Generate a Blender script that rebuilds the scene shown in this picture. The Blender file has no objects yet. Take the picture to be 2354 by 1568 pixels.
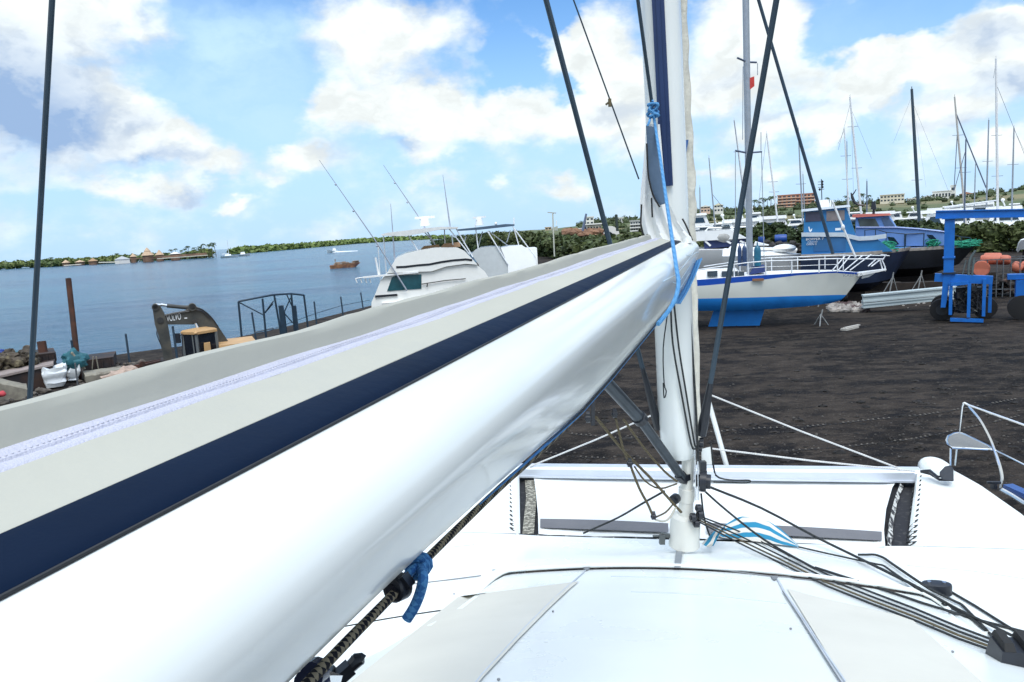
import bpy, bmesh, math, random
from mathutils import Vector as V, Matrix
from math import sin, cos, pi, radians, sqrt, atan2
from mathutils import noise as mnoise
random.seed(7)
sc = bpy.context.scene
COL = sc.collection

# ------------------------------------------------------------------ camera
FPX, CX, CY = 1700.0, 1176.5, 784.0
EYE = V((0, 0, 6.0))
_p = math.atan(253.5/1700); _r = math.atan(0.063)
_f = V((0, cos(_p), -sin(_p))); _u0 = V((0, sin(_p), cos(_p))); _r0 = V((1, 0, 0))
CR = _r0*cos(_r) - _u0*sin(_r); CU = _u0*cos(_r) + _r0*sin(_r)
cam = bpy.data.cameras.new('camera'); camo = bpy.data.objects.new('camera', cam); COL.objects.link(camo)
camo.matrix_world = Matrix(((CR.x, CU.x, -_f.x, EYE.x), (CR.y, CU.y, -_f.y, EYE.y), (CR.z, CU.z, -_f.z, EYE.z), (0, 0, 0, 1)))
cam.sensor_width = 36; cam.lens = 36*1700/2353; cam.clip_start = 0.02; cam.clip_end = 12000
sc.camera = camo

def ray(u, v):                       # survey direction, scaled so that its length along the optical axis is 1
    return _f + CR*((u-CX)/FPX) - CU*((v-CY)/FPX)
def Pd(u, v, d): return EYE + ray(u, v)*d
def Pz(u, v, z):
    d = ray(u, v); return EYE + d*((z-EYE.z)/d.z)
def PY(u, v, Y):
    d = ray(u, v); return EYE + d*(Y/d.y)
def crop(x0, y0, sx):                # survey sheets were read at several enlargements
    k = 2353/3242
    return lambda x, y: ((x0+x/sx)*k, (y0+y/sx)*k)
c1 = crop(0, 700, 2.136); c2 = crop(900, 500, 2.613); c3 = crop(1700, 0, 2.936); c4 = crop(1900, 500, 3.92)
c5 = crop(2150, 500, 2.154); c6 = crop(2400, 150, 2.79); c7 = crop(1500, 1000, 2.613); c8 = crop(2100, 1200, 2.0613)
b2 = crop(900, 1600, 2.8); b3 = crop(1500, 1560, 2.354); b4 = crop(2400, 1560, 2.613); b7 = crop(2050, 1250, 3.92)
b8 = crop(2050, 1500, 5.227); d1 = crop(2500, 600, 5.8725); d3 = crop(2880, 640, 3.92); d4 = crop(0, 1040, 4.2036)
d5 = crop(450, 930, 7.127); d6 = crop(100, 760, 3.5667); d7 = crop(2150, 640, 5.231); d8 = crop(1700, 640, 6.539); e3 = crop(2900, 1200, 3.92)

class Fr:                            # a local frame: x across the view, y away, z up
    def __init__(s, u, v, d, z=0.0, yaw=0.0):
        p = Pd(u, v, d); s.O = V((p.x, p.y, z))
        a = atan2(p.x, p.y) + radians(yaw)
        s.ey = V((sin(a), cos(a), 0)); s.ex = V((cos(a), -sin(a), 0))
    def W(s, x, y, z): return s.O + s.ex*x + s.ey*y + V((0, 0, z))
    def P(s, uv, y=0.0):             # where the line of sight meets the vertical plane at local y
        d = ray(*uv); o = s.O + s.ey*y
        return EYE + d*((o-EYE).dot(s.ey)/d.dot(s.ey))
    def L(s, uv, y=0.0):
        q = s.P(uv, y) - s.O
        return (q.dot(s.ex), q.z)

# ------------------------------------------------------------------ materials
MATS = {}
def mat(name, col, rough=0.5, metal=0.0, var=0.10, scale=4.0, bump=0.0, bscale=40.0, col2=None, c2lo=0.55, c2hi=0.75, coat=0.0, island=0.0, spec=0.5, stretch=None):
    if name in MATS: return MATS[name]
    m = bpy.data.materials.new(name); m.use_nodes = True; nt = m.node_tree; N = nt.nodes; L = nt.links
    b = N['Principled BSDF']
    b.inputs['Roughness'].default_value = rough; b.inputs['Metallic'].default_value = metal
    b.inputs['Coat Weight'].default_value = coat; b.inputs['Specular IOR Level'].default_value = spec
    tc = N.new('ShaderNodeTexCoord'); co = tc.outputs['Object']
    if stretch:
        mp = N.new('ShaderNodeMapping'); mp.inputs['Scale'].default_value = stretch; L.new(co, mp.inputs['Vector']); co = mp.outputs['Vector']
    nz = N.new('ShaderNodeTexNoise'); nz.inputs['Scale'].default_value = scale; nz.inputs['Detail'].default_value = 6; L.new(co, nz.inputs['Vector'])
    mx = N.new('ShaderNodeMix'); mx.data_type = 'RGBA'
    mr = N.new('ShaderNodeMapRange'); mr.inputs[1].default_value = 0.3; mr.inputs[2].default_value = 0.7; L.new(nz.outputs['Fac'], mr.inputs[0])
    L.new(mr.outputs[0], mx.inputs[0])
    mx.inputs[6].default_value = (*[c*(1-var) for c in col], 1); mx.inputs[7].default_value = (*[min(1, c*(1+var*0.6)) for c in col], 1)
    out = mx.outputs[2]
    if col2:
        n2 = N.new('ShaderNodeTexNoise'); n2.inputs['Scale'].default_value = scale*0.37; n2.inputs['Detail'].default_value = 8; n2.inputs['Roughness'].default_value = 0.65; L.new(co, n2.inputs['Vector'])
        r2 = N.new('ShaderNodeMapRange'); r2.inputs[1].default_value = c2lo; r2.inputs[2].default_value = c2hi; L.new(n2.outputs['Fac'], r2.inputs[0])
        m2 = N.new('ShaderNodeMix'); m2.data_type = 'RGBA'; L.new(r2.outputs[0], m2.inputs[0]); L.new(out, m2.inputs[6]); m2.inputs[7].default_value = (*col2, 1); out = m2.outputs[2]
    if island:
        g = N.new('ShaderNodeNewGeometry'); r3 = N.new('ShaderNodeMapRange'); r3.inputs[3].default_value = 1-island; r3.inputs[4].default_value = 1+island
        L.new(g.outputs['Random Per Island'], r3.inputs[0])
        h = N.new('ShaderNodeHueSaturation'); L.new(out, h.inputs['Color']); L.new(r3.outputs[0], h.inputs['Value']); out = h.outputs[0]
    L.new(out, b.inputs['Base Color'])
    rr = N.new('ShaderNodeMapRange'); rr.inputs[3].default_value = max(0.02, rough*0.85); rr.inputs[4].default_value = min(1, rough*1.15); L.new(nz.outputs['Fac'], rr.inputs[0]); L.new(rr.outputs[0], b.inputs['Roughness'])
    if bump:
        nb = N.new('ShaderNodeTexNoise'); nb.inputs['Scale'].default_value = bscale; nb.inputs['Detail'].default_value = 5; L.new(co, nb.inputs['Vector'])
        bp = N.new('ShaderNodeBump'); bp.inputs['Strength'].default_value = bump; bp.inputs['Distance'].default_value = 0.02; L.new(nb.outputs['Fac'], bp.inputs['Height']); L.new(bp.outputs[0], b.inputs['Normal'])
    MATS[name] = m
    return m

def rope_mat(name, ca, cb, freq=260.0, rough=0.8):
    m = bpy.data.materials.new(name); m.use_nodes = True; nt = m.node_tree; N = nt.nodes; L = nt.links; b = N['Principled BSDF']
    b.inputs['Roughness'].default_value = rough; b.inputs['Specular IOR Level'].default_value = 0.2
    uv = N.new('ShaderNodeUVMap'); mp = N.new('ShaderNodeMapping'); mp.inputs['Scale'].default_value = (4, freq, 1); L.new(uv.outputs[0], mp.inputs['Vector'])
    rt = N.new('ShaderNodeMapping'); rt.inputs['Rotation'].default_value = (0, 0, radians(38)); L.new(mp.outputs[0], rt.inputs['Vector'])
    ck = N.new('ShaderNodeTexChecker'); ck.inputs['Scale'].default_value = 1.0; L.new(rt.outputs[0], ck.inputs['Vector'])
    ck.inputs[1].default_value = (*ca, 1); ck.inputs[2].default_value = (*cb, 1)
    nz = N.new('ShaderNodeTexNoise'); nz.inputs['Scale'].default_value = 3.0; L.new(mp.outputs[0], nz.inputs['Vector'])
    h = N.new('ShaderNodeHueSaturation'); L.new(ck.outputs[0], h.inputs['Color']); r3 = N.new('ShaderNodeMapRange'); r3.inputs[3].default_value = 0.75; r3.inputs[4].default_value = 1.2
    L.new(nz.outputs['Fac'], r3.inputs[0]); L.new(r3.outputs[0], h.inputs['Value']); L.new(h.outputs[0], b.inputs['Base Color'])
    bp = N.new('ShaderNodeBump'); bp.inputs['Strength'].default_value = 0.5; bp.inputs['Distance'].default_value = 0.003; L.new(ck.outputs['Fac'], bp.inputs['Height']); L.new(bp.outputs[0], b.inputs['Normal'])
    return m

# ------------------------------------------------------------------ mesh builder
class MB:
    def __init__(s): s.v = []; s.f = []; s.m = []; s.uv = None
    def add(s, vs, fs, m=0):
        o = len(s.v); s.v += [V(x) for x in vs]
        s.f += [tuple(i+o for i in f) for f in fs]; s.m += [m]*len(fs)
        return s
    def poly(s, pts, m=0): return s.add(pts, [tuple(range(len(pts)))], m)
    def hexa(s, b, t, m=0):          # bottom four, top four
        return s.add(list(b)+list(t), [(3, 2, 1, 0), (4, 5, 6, 7), (0, 1, 5, 4), (1, 2, 6, 5), (2, 3, 7, 6), (3, 0, 4, 7)], m)
    def box(s, fr, x0, x1, y0, y1, z0, z1, m=0, tx=0.0, ty=0.0):
        b = [fr.W(x0, y0, z0), fr.W(x1, y0, z0), fr.W(x1, y1, z0), fr.W(x0, y1, z0)]
        t = [fr.W(x0+tx, y0+ty, z1), fr.W(x1-tx, y0+ty, z1), fr.W(x1-tx, y1-ty, z1), fr.W(x0+tx, y1-ty, z1)]
        return s.hexa(b, t, m)
    def beam(s, a, b, w, h, m=0, up=V((0, 0, 1))):   # rectangular bar from a to b
        a = V(a); b = V(b); d = (b-a).normalized()
        if abs(d.dot(up)) > 0.99: up = V((0, 1, 0))
        x = d.cross(up).normalized()*w/2; y = x.cross(d).normalized()*h/2
        return s.hexa([a-x-y, a+x-y, a+x+y, a-x+y], [b-x-y, b+x-y, b+x+y, b-x+y], m)
    def loft(s, rings, m=0, closed=True, cap=True):
        o = len(s.v); n = len(rings[0])
        for r in rings: s.v += [V(p) for p in r]
        k = n if closed else n-1
        for i in range(len(rings)-1):
            for j in range(k):
                a = o+i*n+j; b = o+i*n+(j+1) % n
                s.f.append((a, b, b+n, a+n)); s.m.append(m[j] if isinstance(m, (list, tuple)) else m)
        if cap and closed:
            mm = m[0] if isinstance(m, (list, tuple)) else m
            s.f.append(tuple(o+j for j in reversed(range(n)))); s.m.append(mm)
            s.f.append(tuple(o+(len(rings)-1)*n+j for j in range(n))); s.m.append(mm)
        return s
    def tube(s, pts, r, n=8, m=0, cap=True):
        pts = [V(p) for p in pts]
        rs = r if isinstance(r, (list, tuple)) else [r]*len(pts)
        t0 = (pts[1]-pts[0]).normalized(); ref = V((0, 0, 1)) if abs(t0.z) < 0.9 else V((1, 0, 0))
        x = t0.cross(ref).normalized(); rings = []
        for i, p in enumerate(pts):
            t = (pts[min(i+1, len(pts)-1)]-pts[max(i-1, 0)]).normalized()
            x = (x - t*x.dot(t)).normalized(); y = t.cross(x)
            rings.append([p + (x*cos(2*pi*j/n) + y*sin(2*pi*j/n))*rs[i] for j in range(n)])
        return s.loft(rings, m, True, cap)
    def ball(s, c, rx, ry=None, rz=None, nu=12, nv=8, m=0, fr=None):
        ry = ry or rx; rz = rz or rx; c = V(c); ex, ey = (fr.ex, fr.ey) if fr else (V((1, 0, 0)), V((0, 1, 0)))
        rings = []
        for i in range(nv+1):
            th = -pi/2 + pi*max(0.02, min(0.98, i/nv))
            rings.append([c + ex*rx*cos(th)*cos(2*pi*j/nu) + ey*ry*cos(th)*sin(2*pi*j/nu) + V((0, 0, rz*sin(th))) for j in range(nu)])
        return s.loft(rings, m)
    def prism(s, pts, off, m=0):     # outline pushed along a vector
        n = len(pts); off = V(off); a = [V(p) for p in pts]; b = [p+off for p in a]
        return s.add(a+b, [tuple(range(n)), tuple(reversed(range(n, 2*n)))] + [(i, i+n, (i+1) % n+n, (i+1) % n) for i in range(n)], m)
    def grid(s, rows, m=0): return s.loft(rows, m, False, False)
    def disc(s, c, ax, r, h, n=16, m=0):
        ax = V(ax).normalized(); c = V(c); return s.tube([c-ax*h/2, c+ax*h/2], r, n, m)

ORG = {}
def build(name, mb, mats, parent=None, origin=None, smooth=True, auto=35):
    if not isinstance(mats, (list, tuple)): mats = [mats]
    if origin is None: origin = ORG[parent.name] if parent else None
    if origin is None:
        xs = [p.x for p in mb.v]; ys = [p.y for p in mb.v]; zs = [p.z for p in mb.v]
        origin = V(((min(xs)+max(xs))/2, (min(ys)+max(ys))/2, min(zs)))
    me = bpy.data.meshes.new(name)
    me.from_pydata([tuple(p-origin) for p in mb.v], [], mb.f)
    for x in mats: me.materials.append(x)
    me.polygons.foreach_set('material_index', mb.m)
    if mb.uv:
        ul = me.uv_layers.new(name='UVMap')
        for i, l in enumerate(me.loops): ul.data[i].uv = mb.uv[l.vertex_index]
    bm = bmesh.new(); bm.from_mesh(me); bmesh.ops.recalc_face_normals(bm, faces=bm.faces)
    ang = radians(auto)
    for f in bm.faces: f.smooth = smooth
    if smooth:
        for e in bm.edges:
            e.smooth = not (len(e.link_faces) == 2 and e.calc_face_angle(0) > ang)
    bm.to_mesh(me); bm.free()
    o = bpy.data.objects.new(name, me); COL.objects.link(o)
    if parent: o.parent = parent
    else: o.location = origin
    ORG[o.name] = origin
    return o
def tag(o, label, cat, group=None, kind=None):
    if label: o['label'] = label
    if cat: o['category'] = cat
    if group: o['group'] = group
    if kind: o['kind'] = kind
    return o
def thing(name, label, cat, loc, group=None):
    o = bpy.data.objects.new(name, None); COL.objects.link(o); o.location = loc; o.empty_display_size = 0.2
    ORG[o.name] = V(loc)
    return tag(o, label, cat, group)
def part(name, mb, mats, parent, **k): return build(name, mb, mats, parent, **k)
def solo(name, mb, mats, label, cat, group=None, kind=None, **k): return tag(build(name, mb, mats, **k), label, cat, group, kind)
def copy_tree(o, loc, label, sc_=None, rz=0.0):
    r = o.copy(); COL.objects.link(r); r.location = loc; r.rotation_euler = (0, 0, rz); r['label'] = label
    if sc_: r.scale = (sc_,)*3
    for ch in list(o.children):
        c = ch.copy(); COL.objects.link(c); c.parent = r
        for g in ch.children:
            d = g.copy(); COL.objects.link(d); d.parent = c
    return r
def text_mesh(s, height, depth=0.01):  # letters as a flat mesh in the local x/z plane, left-bottom at 0
    cu = bpy.data.curves.new('letters', 'FONT'); cu.body = s; cu.size = height*1.4; cu.extrude = depth/2
    o = bpy.data.objects.new('letters', cu); COL.objects.link(o)
    dg = bpy.context.evaluated_depsgraph_get(); me = bpy.data.meshes.new_from_object(o.evaluated_get(dg))
    vs = [tuple(v.co) for v in me.vertices]; fs = [tuple(p.vertices) for p in me.polygons]
    bpy.data.objects.remove(o); bpy.data.curves.remove(cu); bpy.data.meshes.remove(me)
    return vs, fs
def letters(mb, s, height, O, ex, ez, m=0, width=None, bold=0.0):
    vs, fs = text_mesh(s, height)
    w = max(v[0] for v in vs); k = (width/w) if width else 1.0
    n = V(ex).cross(V(ez))
    mb.add([V(O) + V(ex)*v[0]*k + V(ez)*v[1] + n*v[2] for v in vs], fs, m)
    return mb
def smooth01(x): x = max(0., min(1., x)); return x*x*(3-2*x)
def lerp(a, b, t): return a+(b-a)*t
def interp(tab, x):
    if x <= tab[0][0]: return tab[0][1]
    for (a, p), (b, q) in zip(tab, tab[1:]):
        if x <= b: return p+(q-p)*(x-a)/(b-a)
    return tab[-1][1]
def spline(pts, n=6):                # Catmull-Rom through points
    pts = [V(p) for p in pts]; P = [pts[0]*2-pts[1]]+pts+[pts[-1]*2-pts[-2]]; out = []
    for i in range(1, len(P)-2):
        for k in range(n):
            t = k/n; a, b, c, d = P[i-1:i+3]
            out.append(0.5*((2*b)+(c-a)*t+(2*a-5*b+4*c-d)*t*t+(3*b-a-3*c+d)*t**3))
    return out+[pts[-1]]
def rope(pts, r, n=8):               # tube with a running UV for braid patterns
    mb = MB(); pts = [V(p) for p in pts]; mb.tube(pts, r, n); L = 0; mb.uv = []
    for i, p in enumerate(pts):
        if i: L += (p-pts[i-1]).length
        for j in range(n): mb.uv.append((1-abs(2*j/n-1) if False else j/n, L))
    return mb
def fnoise(x, y=0., z=0.): return mnoise.noise(V((x, y, z)))
# ------------------------------------------------------------------ materials used in several places
gel = mat('white_gelcoat', (0.80, 0.83, 0.805), 0.28, var=0.03, scale=1.5, col2=(0.745, 0.775, 0.75), c2lo=0.40, c2hi=0.95)
gel_matte = mat('white_nonskid_deck', (0.79, 0.81, 0.81), 0.55, var=0.04, scale=2.0, bump=0.05, bscale=220, col2=(0.66, 0.69, 0.68), c2lo=0.6, c2hi=0.9)
alu_white = mat('white_painted_aluminium', (0.76, 0.785, 0.755), 0.20, var=0.03, scale=2.0, coat=0.22, col2=(0.70, 0.72, 0.69), c2lo=0.45, c2hi=0.9)
alu = mat('brushed_aluminium', (0.62, 0.64, 0.66), 0.32, 0.85, var=0.08, scale=8)
steel = mat('polished_stainless', (0.72, 0.73, 0.74), 0.18, 1.0, var=0.04)
canvas_flap = mat('grey_canvas_flap', (0.42, 0.415, 0.36), 0.85, var=0.05, scale=2, bump=0.1, bscale=18, spec=0.1, col2=(0.37, 0.38, 0.345), c2lo=0.4, c2hi=0.9)
canvas = mat('grey_canvas', (0.43, 0.425, 0.365), 0.85, var=0.05, scale=2, bump=0.08, bscale=30, spec=0.1, col2=(0.33, 0.345, 0.335), c2lo=0.55, c2hi=0.8)
zipm = mat('lilac_white_zip_tape', (0.47, 0.47, 0.54), 0.7, var=0.06, scale=12, bump=0.3, bscale=300)
navy = mat('navy_vinyl', (0.002, 0.009, 0.027), 0.5, var=0.3, scale=3, spec=0.06, bump=.12, bscale=14)
sailw = mat('white_sailcloth', (0.82, 0.83, 0.81), 0.6, var=0.06, scale=6, bump=0.15, bscale=25, col2=(0.68, 0.65, 0.58), c2lo=0.62, c2hi=0.85, spec=0.2)
creams = mat('cream_sail_edge', (0.62, 0.60, 0.52), 0.75, var=0.18, scale=9, bump=0.4, bscale=30, spec=0.15)
uvgrey = mat('faded_blue_grey_acrylic', (0.10, 0.15, 0.22), 0.8, var=0.15, scale=5, bump=0.2, spec=0.15)
black = mat('black_plastic', (0.012, 0.015, 0.022), 0.38, var=0.3, scale=12)
darkrub = mat('dark_rubber', (0.018, 0.018, 0.018), 0.8, var=0.3)
slate = mat('slate_coated_wire', (0.026, 0.048, 0.07), 0.4, var=0.25, scale=2)
vangm = mat('grey_anodised_tube', (0.05, 0.062, 0.075), 0.35, 0.4, var=0.2, scale=8)
panelm = mat('beige_window_cover', (0.64, 0.62, 0.545), 0.7, var=0.05, scale=1.5, bump=0.12, bscale=9, col2=(0.57, 0.55, 0.475), c2lo=0.5, c2hi=0.85, spec=0.25)
seam = mat('grey_sealant', (0.20, 0.21, 0.22), 0.6)
lightseam = mat('pale_grey_edging', (0.52, 0.56, 0.60), 0.5)
netm = mat('black_netting', (0.014, 0.014, 0.018), 0.8, var=0.5, scale=60, col2=(0.05, 0.05, 0.05), c2lo=0.55, c2hi=0.65)
greystrip = mat('grey_webbing', (0.155, 0.155, 0.165), 0.8, var=0.12, scale=3, bump=0.2)
blackrope = rope_mat('black_braid', (0.022, 0.026, 0.03), (0.055, 0.06, 0.06))
khaki = rope_mat('khaki_braid', (0.16, 0.13, 0.075), (0.09, 0.075, 0.05), 200)
speck = rope_mat('black_and_tan_braid', (0.010, 0.010, 0.014), (0.25, 0.21, 0.14), 150)
bluer = rope_mat('blue_braid', (0.035, 0.14, 0.36), (0.08, 0.25, 0.50), 160)
bluepale = rope_mat('pale_blue_braid', (0.06, 0.22, 0.46), (0.13, 0.34, 0.60), 160)
whiter = rope_mat('white_coated_wire', (0.70, 0.70, 0.68), (0.55, 0.55, 0.54), 60)
rust = mat('rusty_steel', (0.085, 0.032, 0.018), 0.85, var=0.45, scale=3, bump=0.4, col2=(0.03, 0.018, 0.015), c2lo=0.45, c2hi=0.65)
rustdark = mat('dark_rusty_steel', (0.022, 0.018, 0.020), 0.8, var=0.5, scale=2.5, bump=0.3, col2=(0.06, 0.03, 0.02), c2lo=0.5, c2hi=0.7)
bluesteel = mat('dark_blue_steel', (0.008, 0.03, 0.055), 0.5, var=0.3, scale=4)
concrete = mat('weathered_concrete', (0.26, 0.24, 0.19), 0.9, var=0.25, scale=3, bump=0.5, col2=(0.12, 0.10, 0.08), c2lo=0.5, c2hi=0.7)
craneblue = mat('crane_blue_paint', (0.006, 0.135, 0.50), 0.42, var=0.14, scale=2, col2=(0.01, 0.07, 0.24), c2lo=0.58, c2hi=0.75)
glassd = mat('dark_window_glass', (0.012, 0.025, 0.035), 0.06, var=0.3, spec=0.8)
glasst = mat('teal_window_glass', (0.02, 0.085, 0.105), 0.10, var=0.2, spec=0.6)
tyre = mat('tyre_rubber', (0.012, 0.012, 0.013), 0.85, var=0.3)
boatwhite = mat('boat_white_paint', (0.83, 0.84, 0.83), 0.35, var=0.05, scale=1.2, col2=(0.62, 0.62, 0.58), c2lo=0.6, c2hi=0.8)
mastwhite = mat('mast_white', (0.70, 0.72, 0.74), 0.4)
mastgrey = mat('mast_grey', (0.33, 0.37, 0.42), 0.4, 0.3)
mastdark = mat('mast_slate', (0.10, 0.13, 0.20), 0.5)

def leafmat(name, col, isl=0.45, col2=None): return mat(name, col, 0.6, var=0.3, scale=0.12, island=isl, col2=col2, c2lo=0.45, c2hi=0.62, spec=0.25)
mangrove = leafmat('mangrove_leaves', (0.052, 0.085, 0.022), col2=(0.095, 0.12, 0.028))
mangrove_d = leafmat('mangrove_leaves_dark', (0.044, 0.068, 0.024), col2=(0.085, 0.10, 0.032))
farleaf = leafmat('far_shore_leaves', (0.10, 0.145, 0.05), 0.35, col2=(0.17, 0.20, 0.06))
palml = leafmat('palm_leaves', (0.045, 0.075, 0.03), 0.3)
bark = mat('bark', (0.12, 0.09, 0.06), 0.9)

# ------------------------------------------------------------------ light and sky
SUN_EL, SUN_AZ = radians(58), radians(172)       # azimuth clockwise from +Y
sv = V((cos(SUN_EL)*sin(SUN_AZ), cos(SUN_EL)*cos(SUN_AZ), sin(SUN_EL)))
sl = bpy.data.lights.new('sun', 'SUN'); sl.energy = 2.1; sl.angle = radians(30); sl.color = (1.0, 0.965, 0.91)
so = bpy.data.objects.new('sun', sl); COL.objects.link(so); so.rotation_euler = sv.to_track_quat('Z', 'Y').to_euler()
w = bpy.data.worlds.new('World'); sc.world = w; w.use_nodes = True
nt = w.node_tree; N = nt.nodes; L = nt.links; N.clear()
SKY_K = 0.10
def nd(t, **k):
    x = N.new(t)
    for a, b_ in k.items(): setattr(x, a, b_)
    return x
def mth(op, a, b_=None, c=None, clamp=False):
    x = nd('ShaderNodeMath', operation=op, use_clamp=clamp)
    for i, q in enumerate((a, b_, c)):
        if q is None: continue
        if isinstance(q, (int, float)): x.inputs[i].default_value = q
        else: L.new(q, x.inputs[i])
    return x.outputs[0]
def mrange(x, a, b_, c=0., d=1., kind='SMOOTHSTEP'):
    m = nd('ShaderNodeMapRange', interpolation_type=kind); L.new(x, m.inputs[0])
    for i, q in zip((1, 2, 3, 4), (a, b_, c, d)): m.inputs[i].default_value = q
    return m.outputs[0]
def mixc(f, a, b_):
    m = nd('ShaderNodeMix', data_type='RGBA')
    for i, q in zip((0, 6, 7), (f, a, b_)):
        if isinstance(q, (int, float)): m.inputs[i].default_value = q
        elif isinstance(q, tuple): m.inputs[i].default_value = (*q, 1)
        else: L.new(q, m.inputs[i])
    return m.outputs[2]
tc = nd('ShaderNodeTexCoord'); gen = tc.outputs['Generated']
sky = nd('ShaderNodeTexSky', sky_type='NISHITA', sun_disc=False); sky.sun_elevation = SUN_EL; sky.sun_rotation = SUN_AZ
sky.air_density = 1.1; sky.dust_density = 0.7; sky.ozone_density = 2.2
sep = nd('ShaderNodeSeparateXYZ'); L.new(gen, sep.inputs[0])
az = mth('ARCTAN2', sep.outputs[0], sep.outputs[1]); el = mth('ARCSINE', sep.outputs[2])
comb = nd('ShaderNodeCombineXYZ'); L.new(az, comb.inputs[0]); L.new(mth('MULTIPLY', el, 1.5), comb.inputs[1])
warp = nd('ShaderNodeTexNoise'); warp.inputs['Scale'].default_value = 7; warp.inputs['Detail'].default_value = 5; warp.inputs['Roughness'].default_value = 0.6; L.new(comb.outputs[0], warp.inputs['Vector'])
wsub = nd('ShaderNodeVectorMath', operation='SUBTRACT'); L.new(warp.outputs['Color'], wsub.inputs[0]); wsub.inputs[1].default_value = (0.5, 0.5, 0.5)
wmul = nd('ShaderNodeVectorMath', operation='SCALE'); L.new(wsub.outputs[0], wmul.inputs[0]); wmul.inputs['Scale'].default_value = 0.16
wadd = nd('ShaderNodeVectorMath', operation='ADD'); L.new(comb.outputs[0], wadd.inputs[0]); L.new(wmul.outputs[0], wadd.inputs[1])
def azel(u, v):
    d = ray(u, v).normalized(); return atan2(d.x, d.y), math.asin(d.z)
def blobs(lst, vec):
    tot = None
    for (u, v, ru, rv, amp) in lst:
        a, e = azel(u, v); ra, re = ru/FPX, rv/FPX*1.5
        s = nd('ShaderNodeVectorMath', operation='SUBTRACT'); L.new(vec, s.inputs[0]); s.inputs[1].default_value = (a, e*1.5, 0)
        d = nd('ShaderNodeVectorMath', operation='DIVIDE'); L.new(s.outputs[0], d.inputs[0]); d.inputs[1].default_value = (ra, re, 1)
        q = nd('ShaderNodeVectorMath', operation='LENGTH'); L.new(d.outputs[0], q.inputs[0])
        m = mrange(q.outputs['Value'], 1.0, 0.0, 0.0, amp)
        tot = m if tot is None else mth('ADD', tot, m)
    return tot
# banks of cloud, by bearing and height: (where, size, density)
CLOUD = [(900, 60, 250, 130, 1.0), (760, 210, 90, 100, .5), (860, 255, 210, 110, 1.2), (1030, 265, 150, 110, 1.0), (1140, 280, 110, 90, .8), (1210, 240, 110, 80, .7), (1330, 90, 200, 110, 1.0), (1420, 200, 240, 140, 1.0), (1300, 290, 170, 70, .8), (1480, 330, 240, 70, .6),
         (975, 365, 100, 55, .9), (690, 365, 85, 40, .9), (1290, 425, 80, 36, .7), (1140, 410, 60, 26, .5), (540, 457, 60, 20, .8), (1000, 420, 60, 26, .5), (620, 410, 50, 18, .4),
         (110, 30, 200, 80, .9), (330, 40, 130, 60, .6), (60, 150, 230, 120, .9), (60, 270, 260, 120, 1.0), (250, 215, 110, 70, .8), (330, 275, 130, 80, 1.0), (420, 340, 130, 60, 1.0), (480, 385, 110, 40, .8), (330, 420, 190, 36, .8), (120, 400, 170, 40, .45),
         (1680, 60, 190, 110, .9), (1800, 110, 170, 110, .7), (1680, 200, 190, 90, .9), (1950, 200, 200, 80, .9), (2080, 160, 170, 90, 1.1), (2220, 120, 200, 90, 1.0), (2330, 60, 120, 80, .8), (2310, 190, 150, 70, .8), (1760, 300, 150, 50, .7), (1905, 312, 70, 34, .9), (1760, 380, 90, 30, .5), (2190, 275, 120, 50, .9), (2300, 345, 110, 45, .9), (2330, 12, 70, 24, .6), (1640, 400, 80, 26, .6), (2120, 320, 60, 30, .4), (1960, 270, 120, 40, .5),
         (1180, 140, 90, 100, -1.3), (1290, 195, 60, 36, -.9), (1900, 110, 110, 60, -1.0), (2090, 40, 110, 60, -1.0), (1990, 60, 80, 55, -.9), (1270, 20, 70, 60, -1.2), (510, 150, 220, 190, -.8), (620, 280, 110, 110, -.5)]
n1 = nd('ShaderNodeTexNoise'); n1.inputs['Scale'].default_value = 10.5; n1.inputs['Detail'].default_value = 9; n1.inputs['Roughness'].default_value = 0.55; L.new(comb.outputs[0], n1.inputs['Vector'])
cov = blobs(CLOUD, wadd.outputs[0])
# elsewhere overhead and behind: broken cloud from noise alone
n0 = nd('ShaderNodeTexNoise'); n0.inputs['Scale'].default_value = 2.2; n0.inputs['Detail'].default_value = 5; L.new(gen, n0.inputs['Vector'])
outside = mrange(mth('ABSOLUTE', az), 0.75, 1.0); overhead = mrange(el, 0.5, 0.8)
bg = mth('MULTIPLY', mth('MAXIMUM', outside, overhead), mrange(n0.outputs['Fac'], 0.42, 0.62))
dens = mth('ADD', mth('ADD', cov, bg), mth('MULTIPLY', mth('SUBTRACT', n1.outputs['Fac'], 0.50), 2.0))
alpha = mrange(dens, -0.12, 0.74)
# grey bases
GREY = [(30, 190, 230, 150, .95), (70, 290, 280, 100, .95), (110, 395, 200, 30, .4), (350, 360, 120, 30, .9), (410, 435, 150, 24, .7), (350, 275, 60, 40, .3), (880, 345, 190, 24, .8), (300, 110, 150, 60, .4), (2320, 190, 160, 50, .6), (1700, 170, 120, 40, .25), (2300, 70, 120, 50, .5), (2200, 300, 180, 30, .5), (1900, 262, 180, 26, .35), (1680, 280, 150, 40, .3), (1380, 270, 160, 30, .25), (1000, 180, 200, 26, .25)]
n3 = nd('ShaderNodeTexNoise'); n3.inputs['Scale'].default_value = 16; n3.inputs['Detail'].default_value = 6; L.new(wadd.outputs[0], n3.inputs['Vector'])
gsh = mth('MULTIPLY', blobs(GREY, wadd.outputs[0]), mrange(n3.outputs['Fac'], 0.30, 0.65, 1.25, .65), clamp=True)
lum = mrange(n3.outputs['Fac'], 0.3, 0.62, .80, 1.0)
CW = 1.12/SKY_K
white = nd('ShaderNodeVectorMath', operation='SCALE'); white.inputs[0].default_value = (0.94*CW, 1.0*CW, 1.0*CW); L.new(lum, white.inputs['Scale'])
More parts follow.
